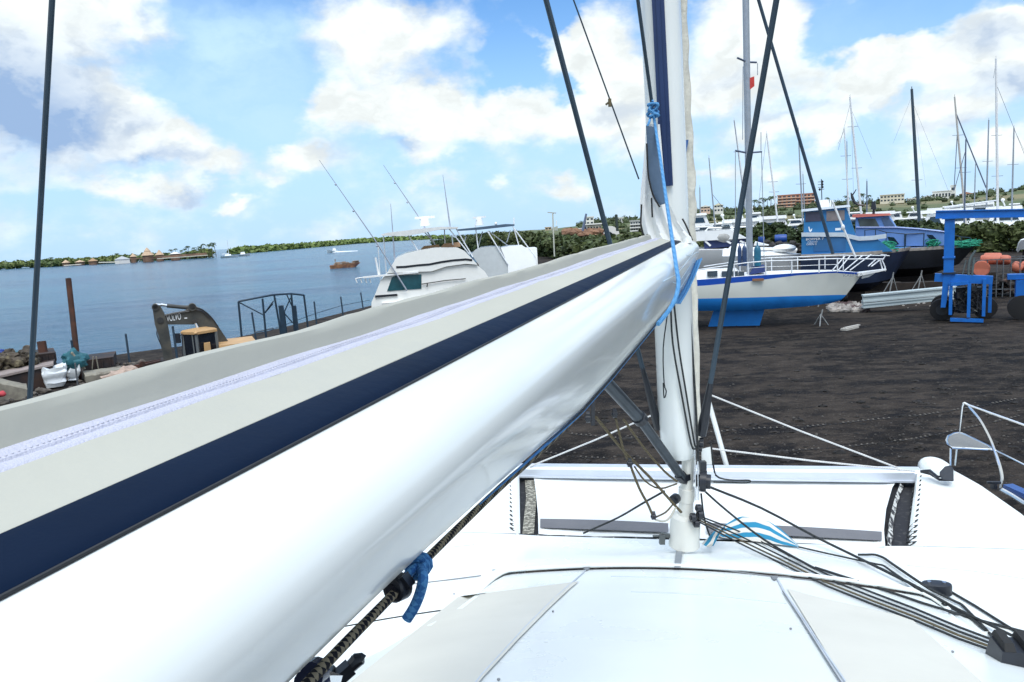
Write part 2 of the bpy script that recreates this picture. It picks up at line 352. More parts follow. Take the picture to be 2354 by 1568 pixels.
ccol = mixc(gsh, white.outputs[0], (0.38*CW*0.82, 0.56*CW*0.82, 0.86*CW*0.82))
# pale air near the horizon, as the sky itself has
hz = mrange(el, 0.0, 0.32, 0.88, 0.0)
skyb = nd('ShaderNodeMix', data_type='RGBA', blend_type='MULTIPLY'); skyb.inputs[0].default_value = 1.0; L.new(sky.outputs[0], skyb.inputs[6]); skyb.inputs[7].default_value = (0.95, 1.42, 1.85, 1)
base = mixc(hz, skyb.outputs[2], (0.50*CW, 0.73*CW, 1.0*CW))
VEIL = [(480, 150, 420, 240, .75), (700, 330, 420, 160, .5), (620, 60, 330, 120, .4), (1500, 400, 900, 160, .5), (2000, 380, 800, 160, .5), (1750, 120, 500, 200, .35), (60, 200, 300, 250, .5)]
veil = mth('MULTIPLY', blobs(VEIL, wadd.outputs[0]), mrange(n3.outputs['Fac'], 0.2, 0.7, .55, 1.1), clamp=True)
fin = mixc(alpha, mixc(veil, base, (0.54*CW, 0.78*CW, 1.02*CW)), ccol)
# added sky brightness above the view, to light deck and boom from overhead
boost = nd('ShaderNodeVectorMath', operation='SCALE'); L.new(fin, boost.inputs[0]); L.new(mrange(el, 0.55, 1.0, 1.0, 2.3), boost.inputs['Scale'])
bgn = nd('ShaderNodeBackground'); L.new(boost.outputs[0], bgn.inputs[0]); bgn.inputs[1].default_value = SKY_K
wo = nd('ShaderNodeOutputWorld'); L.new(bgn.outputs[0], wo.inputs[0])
sc.view_settings.view_transform = 'Standard'; sc.view_settings.look = 'None'; sc.view_settings.gamma = 1; sc.view_settings.exposure = 0.0
sc.view_settings.use_curve_mapping = False

# ------------------------------------------------------------------ ground, water, hills
def ground_mat():
    m = bpy.data.materials.new('black_volcanic_gravel'); m.use_nodes = True; nt = m.node_tree; N = nt.nodes; L = nt.links; b = N['Principled BSDF']
    b.inputs['Roughness'].default_value = 0.9; b.inputs['Specular IOR Level'].default_value = 0.15
    g = N.new('ShaderNodeNewGeometry')
    def nz(scale, det, rough=0.5, st=None):
        v = g.outputs['Position']
        if st:
            mp = N.new('ShaderNodeMapping'); mp.inputs['Scale'].default_value = st; mp.inputs['Rotation'].default_value = (0, 0, radians(12)); L.new(v, mp.inputs['Vector']); v = mp.outputs[0]
        n = N.new('ShaderNodeTexNoise'); n.inputs['Scale'].default_value = scale; n.inputs['Detail'].default_value = det; n.inputs['Roughness'].default_value = rough; L.new(v, n.inputs['Vector']); return n.outputs['Fac']
    def rng(x, a, c, lo=0., hi=1.):
        r = N.new('ShaderNodeMapRange'); L.new(x, r.inputs[0]); r.inputs[1].default_value = a; r.inputs[2].default_value = c; r.inputs[3].default_value = lo; r.inputs[4].default_value = hi; return r.outputs[0]
    def mix(f, a, c):
        x = N.new('ShaderNodeMix'); x.data_type = 'RGBA'; L.new(f, x.inputs[0])
        for i, q in ((6, a), (7, c)):
            if isinstance(q, tuple): x.inputs[i].default_value = (*q, 1)
            else: L.new(q, x.inputs[i])
        return x.outputs[2]
    a = nz(0.085, 10, 0.70, (1.0, 1.4, 1)); c = mix(rng(a, 0.43, 0.57), (0.0045, 0.0036, 0.0034), (0.030, 0.0235, 0.019))
    am = nz(0.45, 9, 0.72, (1.0, 1.6, 1)); c = mix(rng(am, 0.47, 0.58, 0, .75), c, (0.044, 0.035, 0.028))
    a2 = nz(1.3, 10, 0.7, (1.0, 1.7, 1)); c = mix(rng(a2, 0.50, 0.64, 0, .8), c, (0.058, 0.047, 0.038))
    ad = nz(0.5, 9, 0.72, (1.0, 1.9, 1)); c = mix(rng(ad, 0.49, 0.40, 0, .92), c, (0.0055, 0.005, 0.006))
    f = nz(16, 3, 0.6); c = mix(rng(f, 0.62, 0.72, 0, .8), c, (0.15, 0.14, 0.125))
    f2 = nz(30, 2, 0.6); c = mix(rng(f2, 0.38, 0.30, 0, .9), c, (0.004, 0.004, 0.004))
    L.new(c, b.inputs['Base Color'])
    h = N.new('ShaderNodeMath'); h.operation = 'ADD'; L.new(f, h.inputs[0]); L.new(a2, h.inputs[1])
    bp = N.new('ShaderNodeBump'); bp.inputs['Strength'].default_value = 0.55; bp.inputs['Distance'].default_value = 0.05; L.new(h.outputs[0], bp.inputs['Height']); L.new(bp.outputs[0], b.inputs['Normal'])
    return m
WZ = -1.0
shore = [Pz(u, v, WZ) for u, v in [(-1600, 1180), (-500, 950), (0, 888), (130, 876), (300, 848), (400, 834), (500, 820), (640, 787), (760, 754), (860, 726), (960, 692), (1060, 640), (1120, 598), (1165, 566), (1200, 545), (1240, 533)]]
mb = MB()
top = [V((p.x, p.y, 0)) for p in shore]
far = [V((900, 2600, 0)), V((3200, 2600, 0)), V((3200, -300, 0)), V((-60, -300, 0)), V((-60, 0, 0))]
mb.poly(top+far)
n = len(top)
sk = []
for i, p in enumerate(top):
    t = (top[min(i+1, n-1)]-top[max(i-1, 0)]).normalized(); nrm = V((-t.y, t.x, 0)); sk.append(p+nrm*2.6+V((0, 0, -1.9)))
for i in range(n-1): mb.poly([top[i], sk[i], sk[i+1], top[i+1]])
g = build('ground', mb, ground_mat(), origin=V((0, 0, 0)), smooth=False); g['kind'] = 'structure'

def water_mat():
    m = bpy.data.materials.new('lagoon_water'); m.use_nodes = True; nt = m.node_tree; N = nt.nodes; L = nt.links; b = N['Principled BSDF']
    b.inputs['Roughness'].default_value = 0.16; b.inputs['Specular IOR Level'].default_value = 0.36; b.inputs['IOR'].default_value = 1.33
    g = N.new('ShaderNodeNewGeometry'); mp = N.new('ShaderNodeMapping'); mp.inputs['Scale'].default_value = (1, 1.7, 1); L.new(g.outputs['Position'], mp.inputs['Vector'])
    def nz(sc_, d, r=0.5):
        n = N.new('ShaderNodeTexNoise'); n.inputs['Scale'].default_value = sc_; n.inputs['Detail'].default_value = d; n.inputs['Roughness'].default_value = r; L.new(mp.outputs[0], n.inputs['Vector']); return n.outputs['Fac']
    a = nz(0.012, 6, 0.6); r = N.new('ShaderNodeMapRange'); r.inputs[1].default_value = 0.38; r.inputs[2].default_value = 0.62; L.new(a, r.inputs[0])
    x = N.new('ShaderNodeMix'); x.data_type = 'RGBA'; L.new(r.outputs[0], x.inputs[0]); x.inputs[6].default_value = (0.008, 0.048, 0.115, 1); x.inputs[7].default_value = (0.025, 0.115, 0.18, 1)
    L.new(x.outputs[2], b.inputs['Base Color'])
    w1 = nz(0.55, 8, 0.65); w2 = nz(0.09, 4, 0.5); ad = N.new('ShaderNodeMath'); ad.operation = 'MULTIPLY_ADD'; L.new(w2, ad.inputs[0]); ad.inputs[1].default_value = 1.5; L.new(w1, ad.inputs[2])
    bp = N.new('ShaderNodeBump'); bp.inputs['Strength'].default_value = 1.0; bp.inputs['Distance'].default_value = 0.55; L.new(ad.outputs[0], bp.inputs['Height']); L.new(bp.outputs[0], b.inputs['Normal'])
    return m
mb = MB().poly([V((-5000, -300, WZ)), V((5000, -300, WZ)), V((5000, 9000, WZ)), V((-5000, 9000, WZ))])
o = build('water', mb, water_mat(), origin=V((0, 0, WZ)), smooth=False); o['kind'] = 'structure'

hillm = mat('dry_grass_hillside', (0.20, 0.175, 0.085), 0.95, var=0.3, scale=0.02, bump=0.3, bscale=0.5, col2=(0.075, 0.10, 0.035), c2lo=0.42, c2hi=0.52)
PROF = [(1100, 536), (1180, 530), (1250, 526), (1330, 517), (1400, 507), (1470, 500), (1600, 488), (1700, 483), (1760, 477), (1850, 471), (1990, 467), (2080, 463), (2150, 457), (2250, 447), (2353, 433), (2600, 420), (3000, 405)]
rows = [[], [], [], [], []]
us = [1100+i*20 for i in range(96)]
for u in us:
    v = interp(PROF, u) + 1.5*fnoise(u*0.03)
    crest = Pd(u, v+2, 440)
    foot = Pd(u, v, 215); foot.z = -0.2; mid = Pd(u, v, 330)
    rows[0].append(V((foot.x, foot.y, -0.6))); rows[1].append(V((lerp(foot.x, crest.x, .45), lerp(foot.y, crest.y, .45), max(.1, crest.z*.30))))
    rows[2].append(V((lerp(foot.x, crest.x, .75), lerp(foot.y, crest.y, .75), max(.1, crest.z*.68)))); rows[3].append(crest)
    back = Pd(u, v, 800); rows[4].append(V((back.x, back.y, crest.z*.8)))
def hill_z(p):                       # height of the hillside under a point, by interpolation along its sight line
    k = V((p.x, p.y)).length; u_ = None
    best = min(range(len(us)), key=lambda i: abs(atan2(rows[3][i].x, rows[3][i].y)-atan2(p.x, p.y)))
    tab = [(V((r[best].x, r[best].y)).length, r[best].z) for r in rows]
    return interp(tab, k)
o = build('hills', MB().grid(rows), hillm, origin=V((0, 300, 0))); o['kind'] = 'structure'

# ------------------------------------------------------------------ foliage
def leaf(mb, p, s, flat=0.5):
    a = V((random.gauss(0, 1), random.gauss(0, 1), random.gauss(0, 1)*flat)).normalized(); b_ = a.orthogonal().normalized()
    b_ = (Matrix.Rotation(random.random()*6.28, 3, a) @ b_); a *= s; b_ *= s*random.uniform(.45, .8)
    mb.add([p-a, p-b_*.9, p+a, p+b_*.9], [(0, 1, 2, 3)])
def mass(name, tops, base, depth_t, n, size, m, label, seed=1, lump=1.0, group=None, cat='mangroves', zfun=None):
    """tops: (u, v_top, distance). A belt of crowns: lumps along the belt, each covered in leaves over a dark leafy core."""
    random.seed(seed); mb = MB(); P = []
    for i in range(lump_n(tops, lump)):
        k = random.random()*(len(tops)-1); i0 = int(k); t = k-i0; (u0, v0, d0), (u1, v1, d1) = tops[i0], tops[min(i0+1, len(tops)-1)]
        u, v, d = lerp(u0, u1, t), lerp(v0, v1, t), lerp(d0, d1, t); off = random.random()
        p = Pd(u, v, d); top_z = p.z*random.uniform(.80, 1.03)*(1-.12*(1-off)); p = p + V((p.x, p.y, 0)).normalized()*off*depth_t
        gz = base if zfun is None else zfun(p)
        if zfun: top_z = p.z
        h = max(.8, top_z-gz); r = lump*random.uniform(.7, 1.3)
        for c in range(max(1, int(h/(r*1.1)))):
            zz = top_z - r*.75 - c*r*1.1
            if zz < gz-.3: break
            P.append((V((p.x+random.gauss(0, r*.3), p.y, zz)), r))
    per = max(6, n//max(1, len(P)))
    for c, r in P:
        mb.ball(c, r*.72, r*.72, r*.6, 7, 5)
        for _ in range(per):
            q = V((random.gauss(0, 1), random.gauss(0, 1), random.gauss(.25, 1))).normalized()*r*random.uniform(.72, 1.12); q.z *= .82
            leaf(mb, c+q, size*random.uniform(.6, 1.3))
    return solo(name, mb, m, label, cat, group=group, kind='stuff', smooth=False)
def lump_n(tops, lump):
    L_ = 0
    for a, b_ in zip(tops, tops[1:]): L_ += abs(b_[0]-a[0])/FPX*(a[2]+b_[2])/2 + .5*abs(b_[2]-a[2])
    return int(max(12, min(420, L_/lump*2.6)))

mass('mangroves', [(1000, 551, 330), (1060, 541, 260), (1120, 532, 215), (1190, 528, 180), (1260, 534, 150), (1330, 545, 125), (1400, 541, 112), (1480, 532, 104)], 0, 14, 30000, .42, mangrove_d, 'dark green mangrove belt along the bay shore behind the white flybridge boats', 3, 1.5)
mass('mangroves', [(1590, 538, 98), (1680, 532, 96), (1740, 515, 92), (1830, 509, 90), (1900, 518, 90), (2050, 507, 92), (2110, 504, 92), (2200, 509, 88), (2353, 504, 84), (2560, 498, 80)], 0, 6, 36000, .30, mangrove_d, 'dark mangrove hedge behind the blue cabin boats and the blue boat crane', 5, 1.1)
mass('mangroves', [(-160, 612, 760), (0, 602, 745), (60, 597, 740), (110, 596, 720), (150, 594, 700), (235, 590, 680), (300, 584, 660), (420, 580, 640), (480, 571, 640)], WZ, 30, 9000, 1.5, farleaf, 'grey-green scrub around the thatched resort on the far shore', 8, 4.0, cat='scrub')
mass('mangroves', [(540, 571, 820), (600, 565, 900), (660, 562, 1000), (740, 556, 1200), (820, 549, 1500), (900, 544, 1600), (960, 543, 1500), (1030, 541, 1300)], WZ, 60, 12000, 3.0, mat('bright_far_leaves', (0.15, 0.21, 0.05), 0.7, var=0.3, scale=.02, island=.25), 'bright yellow-green mangrove point on the horizon beyond the bay', 9, 6.5)
random.seed(21)
mb = MB()
for i in range(760):
    u = random.uniform(1320, 2480); d = random.choice([300, 350, 400, 430, 438, 440]); p = Pd(u, interp(PROF, u), d); z = hill_z(p)
    r = random.uniform(.8, 2.4)
    if u > 1990 and d < 420 and random.random() < .75: continue
    c = V((p.x, p.y, z+r*.4)); mb.ball(c, r*.8, r*.8, r*.6, 6, 4)
    for _ in range(26):
        q = V((random.gauss(0, 1), random.gauss(0, 1), random.gauss(.3, 1))).normalized()*r*random.uniform(.7, 1.1); leaf(mb, c+q, .5*random.uniform(.6, 1.4))
solo('hillside_scrub', mb, mat('scrub_leaves', (0.06, 0.085, 0.03), 0.7, var=0.3, scale=.05, island=.4), 'low dark scrub dotted over the dry hillside behind the marina', 'scrub', kind='stuff', smooth=False)

# palms: one of them built, the rest copied
def make_palm(p, h, label, group):
    t = thing('palm_tree', label, 'palm tree', p, group)
    mb = MB(); pts = [V(p)+V((.10*h*(k/6)**2, 0, h*k/6)) for k in range(7)]; mb.tube(pts, [.22-.02*k for k in range(7)], 6); part('trunk', mb, bark, t)
    mb = MB(); top = pts[-1]; random.seed(4)
    for k in range(17):
        a = k*2.4; up = random.uniform(-.2, .9); Lf = random.uniform(1.7, 2.5); d = V((cos(a), sin(a), 0)); prev = None
        for q in range(7):
            x = q/6; c = top + d*Lf*x + V((0, 0, up*Lf*x*.8 - 1.5*Lf*x*x*.55)); wd = .34*(1-.75*abs(x-.35)); sdir = V((-d.y, d.x, 0))
            row = [c-sdir*wd-V((0, 0, .16)), c, c+sdir*wd-V((0, 0, .16))]
            if prev: mb.grid([prev, row])
            prev = row
    part('crown', mb, palml, t)
    return t
ORD = ['leftmost', 'second from the left', 'third from the left', 'fourth from the left', 'fifth from the left', 'sixth from the left', 'seventh from the left', 'eighth from the left', 'ninth from the left', 'tenth from the left', 'eleventh from the left', 'twelfth from the left', 'thirteenth from the left', 'rightmost']
pal = [(118, 612, 700, 9, 'beside the scrub at the far left shore'), (268, 603, 640, 8.2, 'left of the tallest thatched roof'), (330, 600, 640, 7, 'between the small huts and the tallest thatched roof'), (398, 596, 620, 8.5, 'first to the right of the thatched roofs')]
palms = []
for u, v, d, h, wh in pal:
    p = Pd(u, v, d); p.z = -.6; palms.append((p, h, 'small palm on the far shore '+wh))
xs_ = [405, 416, 428, 437, 446, 455, 464, 472, 481, 489, 497]
for i, u in enumerate(xs_):
    p = Pd(u, 592, 625+8*(i % 3)); p.z = -.6; palms.append((p, [9, 7.5, 8.5, 10.5, 9, 8, 9.5, 11.5, 11, 10, 12][i], 'far shore palm in the grove right of the thatched roofs, '+(ORD[i] if i < 10 else 'rightmost')))
t0 = make_palm(palms[0][0], 8.5, palms[0][2], 'palms on the far shore')
for i, (p, h, l) in enumerate(palms[1:]): copy_tree(t0, p, l, h/8.5, i*1.7)
hp = [(1733, 470, 'standing alone left of the orange hotel'), (1746, 470, 'second to the left of the orange hotel'), (1756, 469, 'beside the bushes left of the orange hotel'), (1764, 467, 'third before the orange hotel'), (1771, 466, 'closest to the left wall of the orange hotel'), (1899, 466, 'right of the orange hotel behind the blue boat'), (1946, 464, 'between the orange hotel and the cream building'), (1984, 462, 'tall one beside the cream building'), (1996, 462, 'touching the left wall of the cream building')]
tp = None
for i, (u, v, wh) in enumerate(hp):
    p = Pd(u, v+6, 432); p.z = hill_z(p)-.2; lab = 'dark palm on the hillside '+wh
    if tp is None: tp = make_palm(p, 6.0, lab, 'palms on the hill')
    else: copy_tree(tp, p, lab, [1, .8, 1.1, 1, 1.2, .8, .9, 1.05, .9][i], i*1.3)
# ================================================================== the catamaran we stand on
HB = radians(13.0); BF = V((sin(HB), cos(HB), 0)); BS = V((cos(HB), -sin(HB), 0))
def st(p): return (p.x*BF.x+p.y*BF.y, p.x*BS.x+p.y*BS.y)
def BW(s, t, z): return BF*s + BS*t + V((0, 0, z))
def s_lip(t): return 5.42-.105*t*t
def ehalf(s): return 1.42+.10*max(0, 5.3-s)
def deckz(s, t):
    lip = s_lip(t); tt = t-.09
    side = 3.14
    if s >= lip: z = 3.13 + .27*smooth01((6.45-s)/max(.2, 6.45-lip))
    else:
        k = lip-s; z = 3.375 + .33*k - .03*tt*tt*min(1, k)
    e = smooth01((abs(tt)-ehalf(s))/.42)
    return lerp(z, side, e)
def hit(u, v, off=0.0):              # where a line of sight meets the deck
    d = ray(u, v)
    def g(k): p = EYE+d*k; return p.z - deckz(*st(p)) - off
    k = .5
    while g(k) > 0 and k < 14: k += .06
    a, b_ = k-.06, k
    for _ in range(24):
        m_ = (a+b_)/2
        if g(m_) > 0: a = m_
        else: b_ = m_
    return EYE+d*a
def dense(px, off=.012, step=14):    # a polyline of survey points laid on the deck
    out = []
    for (a, b_), (c, d) in zip(px, px[1:]):
        n = max(1, int(max(abs(c-a), abs(d-b_))/step)); out += [hit(lerp(a, c, i/n), lerp(b_, d, i/n), off) for i in range(n)]
    return out+[hit(*px[-1], off)]

cat = thing('catamaran', 'white catamaran we look forward from, with boom, mast and front trampoline', 'catamaran', BW(5, 0, 0))
# coachroof and foredeck in two meshes
def decksheet(s_of, ns, t0, t1, nt_, z_of):
    rows = []
    for j in range(nt_+1):
        t = lerp(t0, t1, j/nt_); a, b_ = s_of(t); rows.append([BW(lerp(a, b_, i/ns), t, z_of(lerp(a, b_, i/ns), t)) for i in range(ns+1)])
    return rows
mb = MB(); mb.grid(decksheet(lambda t: (1.0, s_lip(t)-.012), 40, -2.9, 3.05, 90, deckz)); part('coachroof', mb, gel, cat)
mb = MB(); mb.grid(decksheet(lambda t: (s_lip(t)+.012, 6.52), 24, -2.9, 3.05, 80, deckz))
part('foredeck', mb, gel, cat)
mb = MB()
lipc = [BW(s_lip(t)+.004, t, deckz(s_lip(t)+.02, t)+.006) for t in [x*.05-1.75 for x in range(70)]]
mb.tube(lipc, .016, 8); part('coachroof_lip', mb, gel, cat)
mb = MB()
for ua in ((b3(140, 578), b3(420, 562), b3(700, 553)), (b3(1700, 565), b3(1900, 583), b3(2200, 622), b3(2354, 632), b4(300, 712), b4(500, 732), b4(690, 762)), (b2(1105, 702), b2(1400, 668), b2(1745, 624))):
    part('lip_gap', MB().tube([hit(u, v, .004) for u, v in ua], .0045, 6), seam, cat)
# hull decks beyond the trampoline, and hull sides
def hull_in(s, sgn): return (1.80+(s-6.45)*.33) if sgn > 0 else (-1.53-(s-6.45)*.215)
def hull_out(s, sgn):
    tab = [(0, 3.05), (6.5, 3.05), (7.2, 2.99), (7.8, 2.86), (8.15, 2.74), (8.5, 2.60)] if sgn > 0 else [(0, -2.9), (6.5, -2.9), (7.4, -2.75), (8.2, -2.35), (8.5, -2.15)]
    return interp(tab, s)
def hull_z(s): return 3.14 + .13*smooth01((s-6.4)/2.2)
for sgn in (1, -1):
    mb = MB(); rows = []
    for i in range(31):
        s = lerp(6.525, 8.40, i/30); a, b_ = hull_in(s, sgn), hull_out(s, sgn)
        if i > 26: k = (i-26)/4; m_ = (a+b_)/2; a, b_ = lerp(a, m_, k*.45), lerp(b_, m_, k*.45)
        z = hull_z(s); r = []
        r += [BW(s, a, 1.3), BW(s, a, 2.4), BW(s, a, z-.03), BW(s, lerp(a, b_, .03), z)]
        for q in range(1, 9):
            x = q/9; r.append(BW(s, lerp(a, b_, lerp(.03, .96, x)), z+.035*sin(pi*x)*min(1, i/5)))
        r += [BW(s, lerp(a, b_, .97), z), BW(s, b_, z-.03), BW(s, b_*1.0, 2.4), BW(s, lerp(b_, a, .25), 1.3)]
        rows.append(r)
    e = rows[-1]; mid = sum(e, V())/len(e); rows.append([lerp(p, V((mid.x, mid.y, p.z)), .75)+BF*.05 for p in e])
    mb.grid(rows)
    for i in range(20):                              # hull side aft of the trampoline
        pass
    sa = [BW(s, hull_out(s, sgn), 0) for s in (1.0, 3, 5, 6.5)]
    mb.grid([[p+V((0, 0, 3.13)), p+V((0, 0, 2.4)), p+V((0, 0, 1.3))] for p in sa])
    part('hull', mb, gel, cat)
# window covers, laid on the front of the coachroof
def cover(outline, n=10):
    """outline: left edge points and right edge points, top to bottom"""
    Lp, Rp = outline; rows = []
    for i in range(n+1):
        k = i/n
        def at(P):
            x = k*(len(P)-1); j = min(len(P)-2, int(x)); return (lerp(P[j][0], P[j+1][0], x-j), lerp(P[j][1], P[j+1][1], x-j))
        a, b_ = at(Lp), at(Rp); rows.append([hit(lerp(a[0], b_[0], q/n), lerp(a[1], b_[1], q/n), .008+.006*sin(pi*q/n)*sin(pi*k)) for q in range(n+1)])
    return rows
mb = MB().grid(cover(([(1066, 1369), (1052, 1372), (960, 1445), (880, 1508), (800, 1572), (700, 1650)], [(1330, 1336), (1310, 1352), (1255, 1404), (1190, 1470), (1110, 1556), (1040, 1640)]))); part('window_cover', mb, panelm, cat)
mb = MB().grid(cover(([(1808, 1352), (1826, 1380), (1858, 1432), (1895, 1492), (1942, 1566), (1990, 1640)], [(1870, 1370), (1960, 1390), (2092, 1420), (2170, 1490), (2254, 1566), (2330, 1640)]))); part('window_cover', mb, panelm, cat)
mb = MB()
for P in ([b3(840, 575), b3(600, 790), b3(380, 1010), b3(180, 1230), b3(60, 1360), b3(0, 1440)], [b4(160, 720), b4(200, 800), b4(350, 1030), b4(500, 1270), b4(690, 1568), b4(760, 1680)], [b4(165, 720), b4(225, 830), b4(385, 1060), b4(540, 1300), b4(725, 1568)]):
    part('cover_seam', MB().tube([hit(u, v, .004) for u, v in P], .006, 6), lightseam, cat)
mb = MB()
for P in ([b4(202, 815), b4(350, 1040), b4(500, 1278), b4(690, 1575), b4(750, 1680)],):
    mb.tube([hit(u, v, .009) for u, v in P], .0035, 6)
part('cover_seam', mb, seam, cat)
for u, v in (b3(840, 560), b3(2240, 632)):
    mb = MB(); q = [hit(u+dx, v+dy, .012) for dx, dy in ((-8, -4), (8, -4), (4, 3), (0, 5), (-4, 3))]; mb.prism(q, (0, 0, -.03)); part('cover_clip', mb, seam, cat)
for u, v in (b3(590, 885), b3(185, 1392), b4(270, 1125), b4(1455, 1100), b2(1505, 785), b4(1610, 1315)):
    mb = MB(); mb.ball(hit(u, v, .006), .007, .007, .005, 8, 5); part('stud', mb, seam, cat)
mb = MB(); rows = []
for i in range(11):
    a, b_ = b3(lerp(1512, 1493, i/10), lerp(385, 560, i/10)), b3(lerp(1563, 1541, i/10), lerp(385, 560, i/10)); rows.append([hit(lerp(a[0], b_[0], q/4), lerp(a[1], b_[1], q/4), .022) for q in range(5)])
mb.grid(rows); part('drain_channel', mb, mat('grey_gelcoat_channel', (0.24, 0.26, 0.27), .6), cat)
mb = MB()
for P in ([b3(1020, 626), b3(1400, 632), b3(1720, 650)], [b3(1170, 741), b3(1500, 752), b3(1900, 782), b3(2330, 830)], [(2086, 1300), (2230, 1312), (2353, 1330)], [(1090, 1252), (1000, 1262), (940, 1270)]):
    part('deck_joint', MB().tube(dense(P, .0015), .0035, 5), mat('pale_joint', (.50, .56, .60), .6), cat)
# crossbeam
bl, br = BW(8.17, -2.35, 3.20), BW(8.17, 2.40, 3.20)
mb = MB(); ring = [(-.085, -.035), (-.06, -.055), (.06, -.055), (.085, -.035), (.085, .05), (.06, .075), (-.06, .075), (-.085, .05)]
mb.loft([[p+BF*a+V((0, 0, b_)) for a, b_ in ring] for p in (bl, br)]); mb.beam(bl-BF*.095+V((0, 0, -.035)), br-BF*.095+V((0, 0, -.035)), .02, .02)
part('crossbeam', mb, [mat('silver_crossbeam', (0.62, 0.66, 0.72), .4, .25, var=.05)], cat)
# striker strut and bridle wires on the beam
top = PY(1627, 918, 8.2); footp = PY(1671, 1076, 8.05)
mb = MB().tube([top, footp], .028, 10); part('striker_strut', mb, alu_white, cat)
for a, b_ in ((PY(1628, 906, 8.1), BW(8.1, 2.2, 3.29)), (PY(1634, 1031, 7.7), BW(8.07, 2.33, 3.28)), (PY(1524, 943, 8.1), BW(8.1, -1.75, 3.28))):
    m_ = lerp(a, b_, .5)-V((0, 0, .012)); part('bridle_wire', rope([a, m_, b_], .0095, 8), whiter, cat)
# trampoline
zt = 3.10
TL0, TL1 = Pz(1187, 1232, zt), Pz(1186, 1098, zt); TR0, TR1 = Pz(2086, 1266, zt), Pz(2104, 1100, zt)
mb = MB(); rows = []
for i in range(13):
    k = i/12; a, b_ = lerp(TL0, TL1, k), lerp(TR0, TR1, k)
    rows.append([lerp(a, b_, q/24)-V((0, 0, .05*sin(pi*q/24)*sin(pi*k)+.004)) for q in range(25)])
mb.grid(rows); tr = part('trampoline', mb, netm, cat)
mb = MB()
def along(a, b_, n): return [lerp(a, b_, i/n) for i in range(n+1)]
for a0, a1, sgn in ((TL0, TL1, -1), (TR0, TR1, 1)):
    P = []
    for i, p in enumerate(along(a0, a1, 34)): P.append(p + BS*(sgn*(.062 if i % 2 else -.01)) + V((0, 0, (hull_z(st(p)[0])-zt+.02) if i % 2 else .025)))
    mb.tube(P, .006, 5); mb.tube([a0+V((0, 0, .008)), a1+V((0, 0, .008))], .012, 6)
P = []
for i, p in enumerate(along(TL1, TR1, 80)): P.append(p + BF*(.05 if i % 2 else -.01)+V((0, 0, .02)))
mb.tube(P, .007, 5)
part('lacing', mb, darkrub, tr)
mb = MB()
for a, b_, wd in ((TL0, TR0, .028), (lerp(TL0, TL1, .02), lerp(TL0, TL1, .98), .035), (lerp(TR0, TR1, .02), lerp(TR0, TR1, .98), .035)):
    pts = [lerp(a, b_, k/26)+V((0, 0, .014+.012*fnoise(k*1.3)))+BF*.02*fnoise(k*.9, 3) for k in range(27)]; mb.tube(pts, [wd*(.45+.25*fnoise(k*2.1, 5)) for k in range(27)], 6)
part('edge_roll', mb, mat('dark_edge_rope', (0.02, 0.022, 0.025), .8, var=.4, scale=20, col2=(.42, .42, .38), c2lo=.56, c2hi=.62), tr)
# white sheet spread over the netting
mb = MB(); rows = []
Ls = [(1238, 1237), (1237, 1195), (1233, 1150), (1229, 1115), (1226, 1103)]; Rs = [(2034, 1267), (2031, 1228), (2036, 1180), (2050, 1130), (2066, 1104)]
for (a, b_), k in zip(zip(Ls, Rs), range(5)):
    row = []
    for q in range(33):
        x = q/32; u, v = lerp(a[0], b_[0], x), lerp(a[1], b_[1], x) - (6*sin(pi*x) if k == 0 else 0)
        p = Pz(u, v, zt); row.append(p + V((0, 0, .03-.05*sin(pi*x)*sin(pi*min(1, k/4))+.008*fnoise(x*9, k*1.3)+(.012 if q in (0, 32) else 0))))
    rows.append(row)
mb.grid(rows); part('cover_sheet', mb, mat('white_awning_sheet', (0.78, 0.80, 0.79), .7, var=.03, scale=1.5, bump=.15, bscale=6), tr)
for La, Lb in (((1242, 1203), (1536, 1214)), ((1625, 1213), (2026, 1234))):
    mb = MB(); rows = []
    for q in range(13):
        x = q/12; u, v = lerp(La[0], Lb[0], x), lerp(La[1], Lb[1], x); a = Pz(u, v-2*sin(pi*x), zt); b_ = Pz(u, v+21, zt); rows.append([a+V((0, 0, .05)), lerp(a, b_, .5)+V((0, 0, .053+.006*fnoise(q))), b_+V((0, 0, .05))])
    mb.grid(rows); part('web_band', mb, greystrip, tr)
mb = MB()                                            # mottled netting edge where the sheet stops short
for Lr in ([(1207, 1232), (1215, 1150), (1212, 1108)],):
    rows = [];
    for u, v in Lr: p = Pz(u, v, zt); rows.append([p-BS*.028+V((0, 0, .022)), p+BS*.085+V((0, 0, .024))])
    mb.grid(rows)
part('bunched_net', mb, mat('tan_flecked_net', (0.16, 0.15, 0.12), .9, var=.7, scale=70, col2=(.42, .40, .33), c2lo=.5, c2hi=.56), tr)
mb = MB(); rows = []
for i in range(15):
    k = i/14; u, v = lerp(2046, 2080, k)-9*sin(pi*k), lerp(1262, 1104, k); p = Pz(u, v, zt); wv = .02*fnoise(i*1.7)
    rows.append([p-BS*(.03+wv)+V((0, 0, .012)), p-BS*.02+V((0, 0, .05+.02*fnoise(i*2.3))), p+BS*(.012+wv)+V((0, 0, .012))])
mb.grid(rows); part('bunched_net', mb, mat('white_flecked_net', (0.04, 0.04, 0.045), .9, var=.5, scale=30, col2=(.62, .62, .58), c2lo=.46, c2hi=.53), tr)

